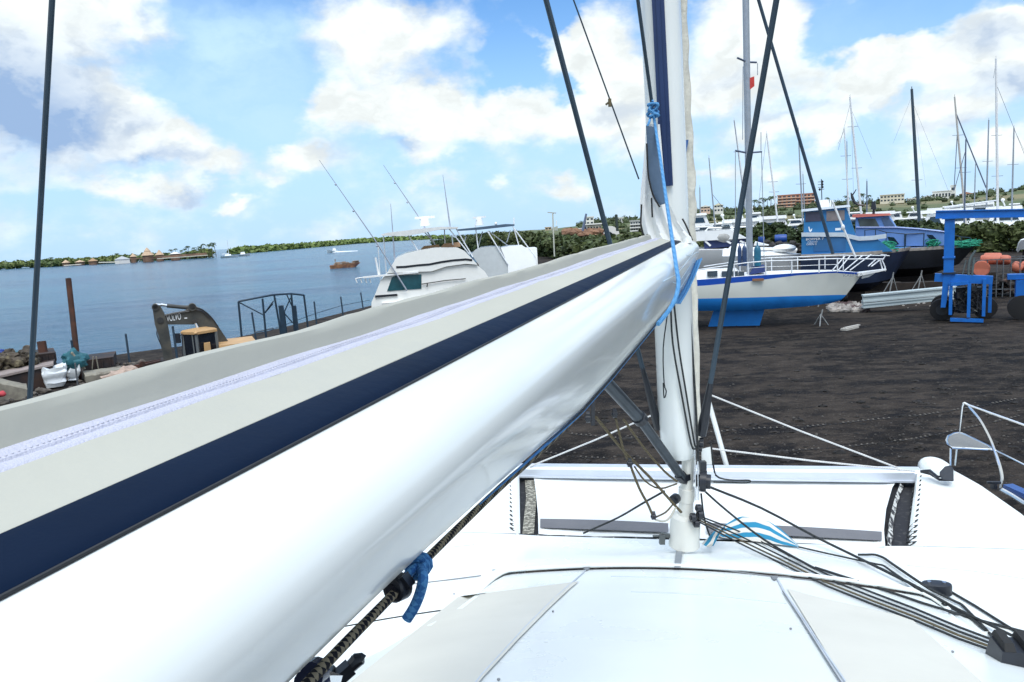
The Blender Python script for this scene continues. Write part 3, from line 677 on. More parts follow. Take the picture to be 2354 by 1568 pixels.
# pulpit with its seat, bow
mb = MB()
rail = [PY(*e3(600, 300), 7.55), PY(*e3(660, 330), 7.5), PY(*e3(1341, 575), 6.7), PY(2560, 1075, 6.0)]
mb.tube([PY(*e3(540, 660), 7.6), PY(*e3(575, 345), 7.56), PY(*e3(590, 305), 7.55)]+rail, .0125, 8)
mb.tube(spline([PY(*e3(650, 340), 7.5), PY(*e3(790, 510), 7.42), PY(*e3(910, 730), 7.32), PY(*e3(970, 880), 7.25), PY(*e3(1040, 1080), 7.15), PY(*e3(1068, 1230), 7.1), PY(*e3(1052, 1365), 7.08)]), .015, 8)
mb.tube([PY(*e3(432, 850), 7.55), PY(*e3(428, 1080), 7.5)], .012, 8); mb.tube([PY(*e3(508, 870), 7.62), PY(*e3(486, 1075), 7.6)], .012, 8)
mb.tube([PY(*e3(985, 885), 7.25), PY(*e3(1341, 1065), 6.75), PY(2560, 1180, 6.0)], .009, 8)
pu = part('pulpit', mb, steel, cat)
seatpts = [e3(968, 885), e3(450, 858), e3(395, 820), e3(378, 770), e3(400, 715), e3(470, 680), e3(540, 672), e3(600, 690), e3(900, 835)]
sp = [Pz(u, v, PY(*e3(450, 858), 7.5).z) for u, v in seatpts]
mb = MB().tube(sp+[sp[0]], .014, 8); part('seat_rim', mb, steel, pu)
c = sum(sp, V())/len(sp); mb = MB().prism([lerp(p, c, .10)+V((0, 0, .004)) for p in sp], (0, 0, -.012)); part('seat', mb, mat('grey_slatted_seat', (.20, .20, .19), .7, var=.4, scale=40, stretch=(1, 14, 1)), pu)
mb = MB(); c = Pz(*e3(275, 1130), 3.27)
mb.ball(c+V((-.01, .02, -.01)), .135, .25, .125, 22, 12); part('bow_nose', mb, gel, cat)
mb = MB(); p = [Pz(*e3(60, 1150), 3.33), Pz(*e3(170, 1140), 3.36), Pz(*e3(260, 1215), 3.34), Pz(*e3(350, 1210), 3.34), Pz(*e3(430, 1130), 3.36)]
mb.tube(p, .016, 6); mb.tube([p[0], Pz(*e3(180, 1180), 3.31), Pz(*e3(290, 1250), 3.30), Pz(*e3(460, 1255), 3.30)], .014, 6)
mb.prism([Pz(*e3(330, 1200), 3.36), Pz(*e3(395, 1130), 3.4), Pz(*e3(465, 1115), 3.4), Pz(*e3(470, 1265), 3.33), Pz(*e3(330, 1250), 3.33)], (0, 0.05, .02)); part('bow_strap', mb, black, cat)
mb = MB(); p = Pz(*e3(965, 1330), 3.24); mb.disc(p, (0, 0, 1), .03, .05, 10); mb.beam(p+BS*-.06+V((0, 0, .035)), p+BS*.06+V((0, 0, .035)), .025, .02); part('cleat', mb, black, cat)
mb = MB(); mb.tube([Pz(*e3(1055, 1370), 3.22), Pz(*e3(1200, 1450), 3.21), Pz(*e3(1341, 1540), 3.20), Pz(2560, 1280, 3.18)], .022, 8); part('toe_rail', mb, steel, cat)
mb = MB(); a, b_ = Pz(*e3(1140, 1360), 3.2), Pz(2420, 1170, 3.2); mb.beam(a+V((0, 0, .02)), b_+V((0, 0, .02)), .10, .05); part('side_hatch', mb, mat('blue_hatch_lens', (.05, .10, .28), .2), cat)

# ------------------------------------------------------------------ mast
MY = 5.95
mt0, mt1 = PY(1560, 1046, MY), PY(1515, -60, MY)
mdir = (mt1-mt0).normalized(); mt1 = mt0+mdir*6.5
BOOM = ray(1716, 482).normalized(); BR = (CR - BOOM*CR.dot(BOOM)).normalized(); BD = BR.cross(BOOM); BD = BD if BD.z < 0 else -BD
def mring(c, rx, ry, n=28): return [c + BR*rx*cos(2*pi*j/n) + BOOM*ry*sin(2*pi*j/n) for j in range(n)]
mb = MB()
mb.loft([mring(mt0+mdir*z, rx, ry) for z, rx, ry in ((-.02, .07, .09), (0, .115, .15), (.10, .145, .19), (.3, .155, .20), (1.6, .152, .20), (6.4, .150, .20))])
ms = part('mast', mb, alu_white, cat)
a, b_ = PY(1512, 0, MY-.215), PY(1533, 428, MY-.215); d = (a-b_).normalized(); a = b_+d*4.8
mb = MB().beam(b_, a, .088, .03, up=-BOOM); mb.beam(b_-BOOM*.012, a-BOOM*.012, .03, .03, up=-BOOM); part('luff_track', mb, mat('navy_track', (.010, .030, .105), .45, var=.15, scale=2), ms)
mb = MB()
for z in (1050, 1070, 1120, 1180): pass
ped = [(1046, .052, .07), (1120, .052, .07), (1121, .068, .085), (1150, .068, .085), (1151, .060, .08), (1180, .066, .085), (1186, .118, .13), (1200, .125, .14), (1240, .125, .14), (1252, .130, .145)]
mb.loft([mring(PY(lerp(1582, 1572, (v-1046)/206), v, MY+.0), rx, ry) for v, rx, ry in ped]); part('mast_step', mb, mat('cream_mast_foot', (.70, .70, .64), .45, var=.05), ms)
mb = MB()
for du in (0, 6): mb.tube([PY(1597+du, 1025, MY-.12), PY(1599+du, 1150, MY-.14)], .008, 8)
part('mast_rod', mb, steel, ms)
mb = MB(); c = PY(1616, 1106, MY-.1); mb.disc(c, BR, .088, .05, 20); mb.disc(c+BR*.035, BR, .06, .05, 16); mb.disc(c-BR*.03, BR, .05, .06, 16); mb.beam(c+V((0, 0, .05)), c+V((0, 0, .17)), .05, .05)
part('halyard_drum', mb, black, ms)
for u, v, r in ((1612, 1020, .030), (1609, 1032, .022), (1590, 1028, .022)):
    mb = MB(); c = PY(u, v, MY-.1); mb.disc(c, BR, r, .03, 14); mb.disc(c+V((0, 0, .03)), BR, r*.7, .035, 12); part('block', mb, black, ms)
mb = MB(); mb.hexa([PY(1612, 1068, 5.9), PY(1636, 1068, 5.9), PY(1636, 1068, 6.0), PY(1612, 1068, 6.0)], [PY(1612, 1032, 5.9), PY(1636, 1026, 5.9), PY(1636, 1026, 6.0), PY(1612, 1032, 6.0)]); part('mast_bracket', mb, gel, ms)
for u, v, r in ((1605, 1168, .032), (1608, 1183, .042), (1592, 1190, .038), (1600, 1203, .034)):
    mb = MB(); c = PY(u, v, MY-.16); mb.disc(c, (BR+BOOM*.4), r, .035, 16); mb.disc(c, (BR+BOOM*.4), r*.5, .055, 10); part('block', mb, black, ms)
mb = MB(); c = PY(1551, 1147, MY-.1); mb.disc(c, BOOM+BR*.3, .042, .05, 18); mb.disc(c, BOOM+BR*.3, .02, .075, 10); part('block', mb, black, ms)
mb = MB(); mb.beam(PY(1518, 1228, MY), PY(1540, 1232, MY), .03, .03); mb.beam(PY(1522, 1230, MY-.02), PY(1521, 1250, MY-.02), .045, .04); mb.beam(PY(1500, 1232, MY), PY(1516, 1232, MY), .02, .012); part('deck_eye', mb, mat('grey_bracket', (.10, .11, .11), .5), ms)
# furled headsail forward of the mast
pts = [(1569, -40), (1571, 60), (1574, 150), (1578, 250), (1582, 330), (1586, 420), (1588, 480), (1589, 545), (1592, 640), (1597, 760), (1601, 900), (1604, 1010)]
mb = MB(); rings = []
P = spline([PY(u, v, 7.3) for u, v in pts], 10); nn = 14
for i, p in enumerate(P):
    k = i/len(P); r0 = interp([(0, .036), (.3, .044), (.5, .052), (.62, .040), (1, .030)], k)
    rings.append([p + BR*(r0*(1+.16*sin(j/nn*2*pi*2+i*.55)+.12*fnoise(i*.35, j*.9)))*cos(2*pi*j/nn) + BOOM*(r0*(1+.16*sin(j/nn*2*pi*2+i*.55)))*sin(2*pi*j/nn) for j in range(nn)])
mb.loft(rings); fj = part('furled_headsail', mb, creams, cat)
mb = MB(); a, b_ = PY(1577, 322, 7.24), PY(1575, 352, 7.24); mb.prism([a-BR*.012, a+BR*.02, b_+BR*.008, b_-BR*.012], (0, -.004, 0)); part('sail_patch', mb, mat('blue_sail_patch', (.02, .10, .30), .6), fj)

# ------------------------------------------------------------------ standing wires
def wire(name, pts, r, m, parent=cat, n=8): return part(name, MB().tube(pts, r, n), m, parent)
a, b_ = PY(66, 960, 5.2), PY(121, -20, 5.0); wire('shroud', [a, lerp(a, b_, .5), b_+(b_-a)*.6], .0185, slate)
a, b_ = PY(1513, 985, 5.95), PY(1249, -22, 5.4); wire('shroud', [a, a+(b_-a)*1.5], .0195, slate)
q = lerp(a, b_, .10); part('shroud_boot', MB().tube([a, lerp(a, b_, .03), lerp(a, b_, .17)], [.035, .037, .018], 10), black, cat)
a, b_ = PY(1612, 1000, 5.85), PY(1788, -22, 5.2); wire('shroud', [a, a+(b_-a)*1.5], .0215, slate)
part('shroud_boot', MB().tube([a, lerp(a, b_, .035), lerp(a, b_, .14)], [.038, .042, .022], 10), black, cat)
a, b_ = PY(1468, 412, 5.6), PY(1316, -5, 5.4); wire('lazy_jack', [a, a+(b_-a)*1.6], .0055, blackrope if False else slate)
mb = MB(); c = PY(1401, 234, 5.5); mb.beam(c-V((0, 0, .035)), c+V((0, 0, .02)), .022, .02); mb.beam(c+BR*-.03-V((0, 0, .02)), c, .014, .012); part('shackle', mb, mat('bronze_shackle', (.14, .11, .06), .4, .6), cat)
a, b_ = PY(1499, 246, 5.55), PY(1465, -5, 5.4); wire('lazy_jack', [a, a+(b_-a)*1.6], .013, slate)

# ------------------------------------------------------------------ boom
BOS = ray(1710, 480)
def BO(s, a, b_): return EYE + BOS*s - CR*a - CU*b_      # a to the left of the eye, b below it, s along
BT, BA = .242, .50
MR = [(-2, 1.03), (.6, 1.036), (.92, 1.064), (1.14, 1.096), (1.95, 1.24), (2.4, 1.27), (4.7, 1.33), (6, 1.33)]
def bhalf(s):                        # right half of the boom's section, top to bottom: rounded shoulder, then a face tucking under
    m_ = interp(MR, s); ab = interp([(.6, .418), (2, .435), (5, .452)], s); bb = m_*ab
    P = [(.500, .242), (.455, .244), (.415, .250), (.384, .263), (.363, .283), (.354, .305), (.352, .328)]
    for x in (.25, .5, .75, .93): P.append((lerp(.353, ab, x)-.006*sin(pi*x), lerp(.330, bb, x)))
    return P+[(ab+.002, bb), (ab+.016, bb+.007), (.500, bb+.009)]
def bsec(s, k=1.0):
    R_ = bhalf(s); cb = (R_[0][1]+R_[-1][1])/2
    P = R_ + [(1.0-a, b_) for a, b_ in R_[-2:0:-1]]
    return [BO(s, BA+(a-BA)*k, cb+(b_-cb)*k) for a, b_ in P]
mb = MB(); ss = [-.6+i*.16 for i in range(40)]
rings = [bsec(s) for s in ss if s < 5.72]
for x, k in ((5.75, 1.0), (5.85, .985), (5.93, .94), (5.99, .86), (6.03, .72), (6.05, .45)): rings.append(bsec(x, k))
mb.loft(rings); bo = part('boom', mb, alu_white, cat)
def sag(s): return .006*fnoise(s*1.1, 2.)+.003*fnoise(s*4.3, 7.)+.0012*fnoise(s*13., 4.)
def strip(prof, s0, s1, ds=.07):
    rows = []; n = int((s1-s0)/ds)
    for i in range(n+1):
        s = lerp(s0, s1, i/n); rows.append([BO(s, a, b_ + w_*sag(s+7*a)) for a, b_, w_ in prof])
    return rows
arc = lambda: [(.462, .2435, 0), (.4625, .2395, 0), (.466, .2365, 0), (.475, .2330, 0), (.492, .2295, 0), (.508, .2268, 0), (.519, .2268, 0), (.527, .234, 0)]
mb = MB().grid(strip(arc(), -.6, 5.72)); part('navy_strip', mb, navy, bo)
mb = MB().grid(strip([(.4630, .2395, 0), (.4608, .2402, 0), (.4606, .2425, 0), (.464, .2445, 0)], -.6, 5.7)); part('strip_welt', mb, mat('dark_welt', (.008, .010, .014), .5), bo)
# sail bag lying on the boom
prof = [(.5205, .236, 0), (.5245, .2285, .2), (.538, .2262, .6), (.560, .2232, 1), (.582, .2188, 1), (.600, .2140, 1)]
mb = MB().grid(strip(prof, -.6, 5.35)); bag = part('sail_bag', mb, canvas, bo)
z0 = [(.598, .2150, 1), (.601, .2125, 1), (.606, .2118, 1), (.608, .2130, 1), (.614, .2122, 1), (.6155, .2095, 1), (.619, .2090, 1), (.6205, .2112, 1), (.627, .2103, 1), (.629, .2085, 1), (.635, .2076, 1), (.637, .2105, 1)]
mb = MB().grid(strip(z0, -.6, 5.30)); zp = part('zip', mb, zipm, bag)
mb = MB()
s = -.2
while s < 2.6:
    p = BO(s, .6172, .2088 + sag(s+7*.6172)); q = BO(s, .6215, .2105+sag(s+7*.6215)); mb.beam(p, q, .0022, .0016, up=-BD); s += .0055
part('zip_teeth', mb, mat('zip_teeth', (.40, .40, .46), .5), zp)
fl = [(.634, .2110, 1), (.6385, .2095, 1), (.6425, .2000, 1.2), (.6450, .1885, 1.5), (.6490, .1790, 1.7), (.6560, .1752, 1.7), (.6640, .1780, 1.7), (.672, .188, 1.7), (.70, .215, 2), (.74, .238, 1.5), (.74, .29, 1), (.72, .40, 0)]
mb = MB().grid(strip(fl, -.6, 5.12)); part('bag_flap', mb, canvas_flap, bag)
mb = MB().grid(strip([(.633, .2113, 1), (.6365, .2092, 1), (.640, .2100, 1)], -.6, 5.12)); part('flap_piping', mb, mat('dark_piping', (.06, .07, .08), .6), bag)
mb = MB()
rows = [];
for q in range(9):
    x = q/8; rows.append([BO(5.12+.06*sin(pi*x)*r_, lerp(.64, .70, x), lerp(.2100, .215, x)-(.038*sin(pi*x))+r_*.10) for r_ in (0, .5, 1)])
mb.grid(rows); part('bag_end', mb, canvas_flap, bag)
def boomhit(u, v, off=.012):           # first point of the boom along a line of sight
    s = 1.0
    while s < 6:
        a = -(u-1710)*s/1700; b_ = (v-480)*s/1700; R_ = bhalf(s)
        if b_ > R_[0][1] and a < .6:
            for (a0, c0), (a1, c1) in zip(R_, R_[1:]):
                if c0 <= b_+off*.3 <= c1 and a > lerp(a0, a1, (b_+off*.3-c0)/max(1e-5, c1-c0))-off: return EYE+ray(u, v)*s
        s += .01
    return EYE+ray(u, v)*5.2
# blue lines and cords under the boom's lower edge
def under(s, x, off=.008):             # x = -1 top, 0 shoulder, 1 lower edge
    R_ = bhalf(s); i0 = 6; k = i0+x*(11-i0) if x >= 0 else i0+x*i0; k = max(0, min(12.99, k)); j = int(k); t = k-j
    a, b_ = lerp(R_[j][0], R_[j+1][0], t), lerp(R_[j][1], R_[j+1][1], t); return BO(s, a-off*.8, b_+off*.5)
for off, dph, m_, r_, s0, s1 in ((.006, 0, bluer, .0040, 1.18, 5.7), (.007, .08, bluepale, .0036, 1.3, 5.7), (.006, -.06, blackrope, .0028, 1.6, 4.4)):
    pts = [under(lerp(s0, s1, i/40), lerp(1.0, .88, i/40)+dph+.03*fnoise(i*.21, dph*9), off) for i in range(41)]
    part('boom_line', rope(pts, [r_*min(1, .25+i*.15) for i in range(41)], 8), m_, bo)
P = spline([PY(1500, 252, 5.44), Pd(1507, 300, 5.25), Pd(1521, 390, 4.80), Pd(1534, 480, 4.35), Pd(1546, 560, 3.95), Pd(1555, 620, 3.66), Pd(1559, 648, 3.53), Pd(1554, 680, 3.42), Pd(1538, 712, 3.32), Pd(1512, 745, 3.22)], 8)
part('halyard_line', rope(P, .0105, 8), bluepale, bo)
P = spline([under(5.72, .2), under(5.5, .55), under(5.2, .8), under(4.7, .98)], 8)
for k in range(4): part('boom_line', rope([p+BR*.012*k-BD*.006*k*(1-i/len(P)) for i, p in enumerate(P)], .006, 6), bluepale if k % 2 else bluer, bo)
mb = MB()                                            # pale cord shapes drawn as rope reflections on the side near the mast end
for ph, s0, s1 in ((-.1, 3.2, 5.7), (.15, 3.8, 5.7), (.4, 4.3, 5.7), (-.3, 4.6, 5.7)):
    mb.tube([under(lerp(s0, s1, i/12), ph+.10*sin(i*.5)+.15*(i/12), .0015) for i in range(13)], .0022, 5)
part('cord', mb, mat('pale_rope_reflection', (.45, .55, .62), .7), bo)
# vang, its collar and blocks
v0, v1, v2 = PY(1398, 884, 5.10), PY(1470, 962, 5.42), PY(1566, 1096, 5.86)
mb = MB().tube([lerp(v0, v1, -.1), v1], .046, 16); mb.tube([v1, v2], .038, 16)
vg = part('boom_vang', mb, vangm, bo); d = (v1-v0).normalized()
part('collar', MB().tube([v1-d*.035, v1-d*.03, v1+d*.03, v1+d*.035], [.050, .056, .056, .050], 18), black, vg)
mb = MB(); mb.beam(v2-d*.06, v2+d*.07, .06, .07); mb.beam(v2+V((0, 0, -.02)), PY(1582, 1095, MY-.05), .05, .05); part('vang_foot', mb, black, vg)
for (u, v), Y, r in ((c7(945, 850), 5.0, .030), (c7(1165, 815), 5.1, .026), (c7(1290, 1225), 5.4, .026), (b8(100, 710), 5.6, .026)):
    mb = MB(); c = PY(u, v, Y); mb.disc(c, BR+BOOM*.3, r, .03, 14); mb.disc(c+V((0, 0, r*.9)), BR+BOOM*.3, r*.75, .024, 12); mb.disc(c, BR+BOOM*.3, r*.4, .045, 10); part('block', mb, black, bo)
mb = MB(); mb.beam(PY(*c7(985, 670), 5.0), PY(*c7(985, 905), 5.0), .025, .03); part('hanger', mb, black, bo)
# ------------------------------------------------------------------ mainsail gathered at the mast
rows_o = [(286, 1484, 1516), (330, 1482, 1520), (380, 1478, 1524), (430, 1473, 1530), (470, 1470, 1538), (510, 1474, 1556), (535, 1480, 1574), (550, 1486, 1588), (564, 1496, 1592)]
mb = MB(); rings = []
for i, (v, ul, ur) in enumerate(rows_o):
    front = []; back = []
    for q in range(41):
        x = q/40; u = lerp(ul, ur, x); k = i/8
        wv = (.008+.022*k)*sin(x*(9+3*k)*2+1.3+.5*i*.3)+.03*k*fnoise(x*5, i*.4); vv = v + 12*k*k*(x-.5)*-1
        Y = lerp(5.50, 5.42, k)
        front.append(PY(u, vv, Y+wv)); back.append(PY(u, vv, Y+.13))
    rings.append(front+back[::-1])
mb.loft(rings); sl_ = part('mainsail', mb, sailw, cat)
mb = MB(); Lp = [(1484, 289), (1487, 340), (1488, 390), (1494, 430), (1503, 455), (1517, 472)]; Rp = [(1503, 292), (1510, 340), (1517, 390), (1524, 430), (1528, 455), (1529, 468)]
rows = []
for (a, b_), k in zip(zip(Lp, Rp), range(6)): rows.append([PY(lerp(a[0], b_[0], q/6), lerp(a[1], b_[1], q/6), 5.38-.01*sin(pi*q/6)) for q in range(7)])
mb.grid(rows); part('uv_panel', mb, uvgrey, sl_)
mb = MB()
for P in ([(1486, 330), (1489, 395), (1494, 425), (1502, 452), (1516, 476)], [(1474, 470), (1473, 520), (1482, 545), (1490, 556)], [(1497, 455), (1499, 500)], [(1568, 503), (1577, 520), (1591, 553)]):
    part('reef_line', MB().tube(spline([PY(u, v, 5.36 if u < 1530 else 5.5) for u, v in P], 5), .0065, 6), darkrub, sl_)
mb = MB(); c = PY(1489, 559, 5.06); mb.tube([c+BR*.045*cos(a*.7)+BOOM*.03*sin(a*.7)+V((0, 0, .01)) for a in range(10)], .006, 6); part('reef_ring', mb, darkrub, sl_)
c = PY(1501, 254, 5.46); random.seed(3); pts = []
for i in range(26): pts.append(c+V((.04*sin(i*1.9)+.008*fnoise(i), .03*cos(i*1.3), .045*cos(i*.83+1))))
pts = [c+V((0, 0, .07))]+pts+[PY(1492, 280, 5.42), PY(1487, 292, 5.40)]
kn = rope(spline(pts, 5), .0085, 8); solo('rope_knot', kn, bluepale, 'pale blue rope knot tied at the head of the gathered sail by the mast', 'rope')
# ================================================================== loose ropes and fittings on the boat
def rp(name, pts, r, m, label, group=None, n=8, sub=3): return solo(name, rope(spline(pts, sub), r, n), m, label, 'rope', group)
def onD(u, v, off=.012): return hit(u, v, off)
# speckled line along the boom, its block, blue lashing
def rl(u, v, d): return Pd(u, v, d)
P = [Pd(1338, 945, 2.15), Pd(1240, 1040, 1.72), Pd(1150, 1120, 1.43), Pd(990, 1275, 1.10), Pd(905, 1365, .97), Pd(800, 1472, .84), Pd(715, 1562, .76), Pd(600, 1690, .66)]
rp('braided_rope', P, .0064, speck, 'thick black and tan braided rope running below the boom to the lower left', n=12, sub=40)
t = thing('rope_block', 'dark block on the braided rope, below the blue lashing', 'pulley block', Pd(915, 1350, .985))
mb = MB(); c = Pd(914, 1350, .985); ax = (CR*.75+CU*.6-_f*.35).normalized(); ax2 = (_f*.8+CR*.5).normalized()
mb.tube([c-ax2*.012, c-ax2*.009, c+ax2*.009, c+ax2*.012], [.0155, .018, .018, .0155], 20); part('cheek', mb, black, t)
mb = MB(); mb.disc(c-ax2*.011, ax2, .008, .008, 14); part('hub', mb, mat('glossy_black', (.02, .022, .03), .15), t)
mb = MB(); mb.beam(c, c+ax*.022, .016, .018); part('becket', mb, black, t)
t = thing('blue_lashing', 'blue braided cord hitched round the braided rope, tail hanging down', 'cord', Pd(950, 1320, 1.0))
c = Pd(962, 1300, 1.03); pts = []
axr = (Pd(990, 1275, 1.10)-Pd(905, 1365, .97)).normalized(); xx = axr.orthogonal().normalized(); yy = axr.cross(xx)
for i in range(30):
    a = i*.62; pts.append(c+axr*(-.012+.0009*i)+xx*.0125*cos(a)+yy*.0125*sin(a))
part('hitch', rope(pts, .0062, 8), bluer, t)
part('tail', rope(spline([c, Pd(972, 1325, .985), Pd(966, 1360, .98), Pd(952, 1395, .98), Pd(934, 1424, .98)], 8), .0072, 10), bluer, t)
part('leg', rope(spline([c, Pd(945, 1312, 1.0), Pd(930, 1330, .99)], 5), .0062, 8), bluer, t)
# cleat block at the bottom left with its lever
t = thing('cam_cleat', 'black cleat block with a lever handle at the lower left below the boom', 'cleat', Pd(760, 1545, .9))
mb = MB(); a = Pd(722, 1568, .82); mb.disc(Pd(724, 1545, .79), (_f+CR*.3), .014, .014, 16); mb.disc(Pd(717, 1570, .80), (_f+CR*.3), .018, .016, 16); part('sheave', mb, mat('glossy_blue_black', (.02, .03, .07), .12), t)
mb = MB(); mb.beam(Pd(760, 1572, .92), Pd(806, 1532, .93), .016, .016); mb.beam(Pd(745, 1580, .92), Pd(775, 1556, .92), .03, .02); mb.tube([Pd(806, 1532, .93), Pd(822, 1516, .93), Pd(834, 1513, .93)], [.008, .009, .007], 10); mb.tube([Pd(818, 1519, .93), Pd(812, 1514, .93), Pd(830, 1509, .93), Pd(836, 1514, .93)], .005, 8); part('lever', mb, black, t)
mb = MB(); mb.beam(Pd(735, 1560, .84), Pd(770, 1560, .86), .02, .012); part('pin', mb, steel, t)
# khaki falls of the vang
G1 = 'khaki purchase lines of the vang'
rp('vang_line', [PY(*c7(1010, 840), 5.0), PY(*c7(1250, 1130), 5.4), PY(*c7(1450, 1330), 5.6), PY(*b8(430, 500), 5.75), PY(*b8(560, 640), 5.78)], .011, khaki, 'khaki rope from the block under the boom down to the mast foot', G1)
rp('vang_line', [PY(*c7(1175, 850), 5.1), PY(*c7(1230, 1080), 5.3), PY(*c7(1270, 1190), 5.4)], .009, khaki, 'short khaki rope hanging between the two middle blocks beside the vang', G1)
rp('vang_line', [PY(*c7(1240, 860), 5.15), PY(*c7(1420, 1110), 5.5), PY(*c7(1580, 1290), 5.7), PY(*c7(1680, 1370), 5.8)], .009, khaki, 'khaki rope running close along the grey vang tube', G1)
rp('vang_line', [PY(*c7(1300, 1250), 5.4), PY(*c7(1370, 1430), 5.5), PY(*c7(1440, 1560), 5.6), PY(*b8(80, 680), 5.6)], .010, khaki, 'khaki rope from the lower block down to the small block left of the mast foot', G1)
rp('vang_line', [PY(*c7(1330, 1250), 5.4), PY(*c7(1420, 1370), 5.55), PY(*c7(1540, 1430), 5.7), PY(*c7(1680, 1390), 5.8)], .007, khaki, 'thin slack khaki line looping up to the foot of the vang', G1)
rp('vang_line', [PY(*b8(140, 720), 5.6), PY(*b8(300, 640), 5.7), PY(*b8(420, 510), 5.75)], .007, khaki, 'thin line from the small block up to the mast foot', G1)
rp('vang_line', [PY(*b8(130, 760), 5.6), PY(*b8(250, 790), 5.65), PY(*b8(360, 740), 5.7), PY(*b8(470, 560), 5.75)], .008, mat('pale_line', (.5, .48, .4), .8), 'pale slack loop of line at the left of the mast foot', G1)
rp('slack_line', [Pz(1340, 1226, 3.16), Pz(1420, 1190, 3.3), PY(1475, 1158, 5.9), PY(*c7(1580, 1450), 5.85)], .009, blackrope, 'dark line from the sheet up to the left side of the mast foot')
# halyards down the mast
G2 = 'halyards down the mast'
rp('halyard', [PY(1541, 700, 5.70), PY(1546, 790, 5.70), PY(1565, 900, 5.72), PY(1588, 1020, 5.76), PY(1598, 1032, 5.78)], .0075, blackrope, 'dark halyard slanting down the mast face, left one of a close pair', G2)
rp('halyard', [PY(1549, 700, 5.70), PY(1560, 800, 5.70), PY(1576, 900, 5.73), PY(1594, 1010, 5.76), PY(1600, 1030, 5.78)], .0075, blackrope, 'dark halyard slanting down the mast face, right one of a close pair', G2)
rp('halyard', [PY(1582, 690, 5.85), PY(1590, 800, 5.85), PY(1598, 920, 5.82), PY(1605, 1060, 5.80)], .010, blackrope, 'thick dark halyard along the right edge of the mast into the black drum', G2)
rp('halyard', [PY(1534, 720, 5.72), PY(1524, 800, 5.72), PY(1526, 880, 5.72), PY(1531, 900, 5.72), PY(1526, 915, 5.72), PY(1524, 880, 5.73)], .005, blackrope, 'thin dark line ending in a small loop on the left of the mast', G2)
rp('slack_line', [PY(1634, 1020, 5.9), PY(1640, 1075, 5.9), PY(1652, 1098, 5.9), Pz(1690, 1104, 3.30), Pz(1722, 1104, 3.26), Pz(1715, 1110, 3.24), Pz(1640, 1108, 3.3)], .0075, blackrope, 'slack dark loop lying on the crossbeam right of the mast')
# lines led aft over the deck to starboard
G3 = 'lines led aft over the deck'
D = PY(1622, 1116, 5.88)
rp('deck_line', [D, lerp(D, onD(1870, 1232, .10), .5)+V((0, 0, .03)), onD(1870, 1232, .10)]+dense([(1960, 1276), (2090, 1340), (2200, 1400), (2353, 1474), (2450, 1530)],   .035), .0105, blackrope, 'thickest black line from the drum across the deck', G3)
rp('deck_line', [PY(1616, 1126, 5.88), PY(1668, 1172, 5.9), PY(1755, 1240, 5.9), *dense([(1860, 1300), (2000, 1345), (2120, 1386), (2230, 1420), (2353, 1452), (2420, 1470)], .012)], .009, blackrope, 'dark line from under the drum sagging over the striped cloth', G3)
rp('deck_line', [PY(1611, 1134, 5.86), PY(1618, 1190, 5.86), onD(1632, 1236, .01)], .008, blackrope, 'short dark line dropping straight from the drum to the deck', G3)
for i, (lab, r) in enumerate((('uppermost of the four parallel lines from the mast foot', .007), ('second of the four parallel lines from the mast foot', .007), ('third of the four parallel lines from the mast foot, khaki flecked', .007), ('lowest of the four parallel lines from the mast foot', .007))):
    o_ = [0, 10, 19, 27][i]; q = [0, 10, 19, 27][i]
    rp('deck_line', [PY(1606+i, 1186+i*5, 5.80), onD(1700, 1222+o_*1.0, .05), *dense([(1800, 1270+o_), (1900, 1320+q), (2000, 1360+q), (2100, 1398+q), (2200, 1440+q), (2300, 1478+q*.9), (2400, 1516+q*.8)], .013)], r, khaki if i == 2 else blackrope, lab, G3)
rp('deck_line', dense([(1835, 1257), (1900, 1272), (1960, 1285), (2030, 1300), (2095, 1345), (2160, 1385), (2230, 1420), (2290, 1470)], .02), .0075, blackrope, 'dark line coming from the striped cloth and joining the thick black line', G3)
rp('deck_line', dense([(1972, 1275), (2010, 1275), (2030, 1282), (2075, 1313), (2115, 1340), (2140, 1356), (2210, 1390), (2250, 1430), (2315, 1500)], .022), .010, blackrope, 'thick dark rope from the trampoline corner past the deck organiser', G3)
rp('deck_line', dense([(2168, 1350), (2240, 1392), (2310, 1436), (2400, 1490)], .014), .009, blackrope, 'dark line leaving the deck organiser toward the stern', G3)
t = thing('deck_organiser', 'flat black line organiser on the deck right of the coachroof', 'organiser', onD(2150, 1345, 0))
c = onD(2152, 1349, .035); mb = MB(); up = V((0, 0, 1)); dl = BS
pl = [c+dl*.105*cos(a*pi/8)+BF*.06*sin(a*pi/8) for a in range(16)]
mb.loft([[p+up*z+(c-p)*s_ for p in pl] for z, s_ in ((-.05, .0), (.012, .0), (.028, .06), (.032, .3))]); part('body', mb, black, t)
mb = MB(); mb.disc(c+dl*.05+up*.036, up, .014, .010, 12); mb.disc(c-dl*.05+up*.036, up, .014, .014, 12); part('bolt', mb, steel, t)
t = thing('rope_clutch', 'black rope clutch box at the right edge where the lines meet', 'rope clutch', onD(2325, 1515, 0))
c = onD(2322, 1522, .0); mb = MB(); fr_ = Fr(2322, 1522, 3); fr_.O = c; fr_.ex = BS; fr_.ey = BF
mb.box(fr_, -.075, .30, -.08, .10, -.03, .085, 0, .015, .02); part('body', mb, black, t)
for k in (0, .09, .18): mb = MB(); mb.box(fr_, -.05+k, .0+k, -.06, .10, .086, .12, 0, .006, .02); part('lever', mb, darkrub, t)
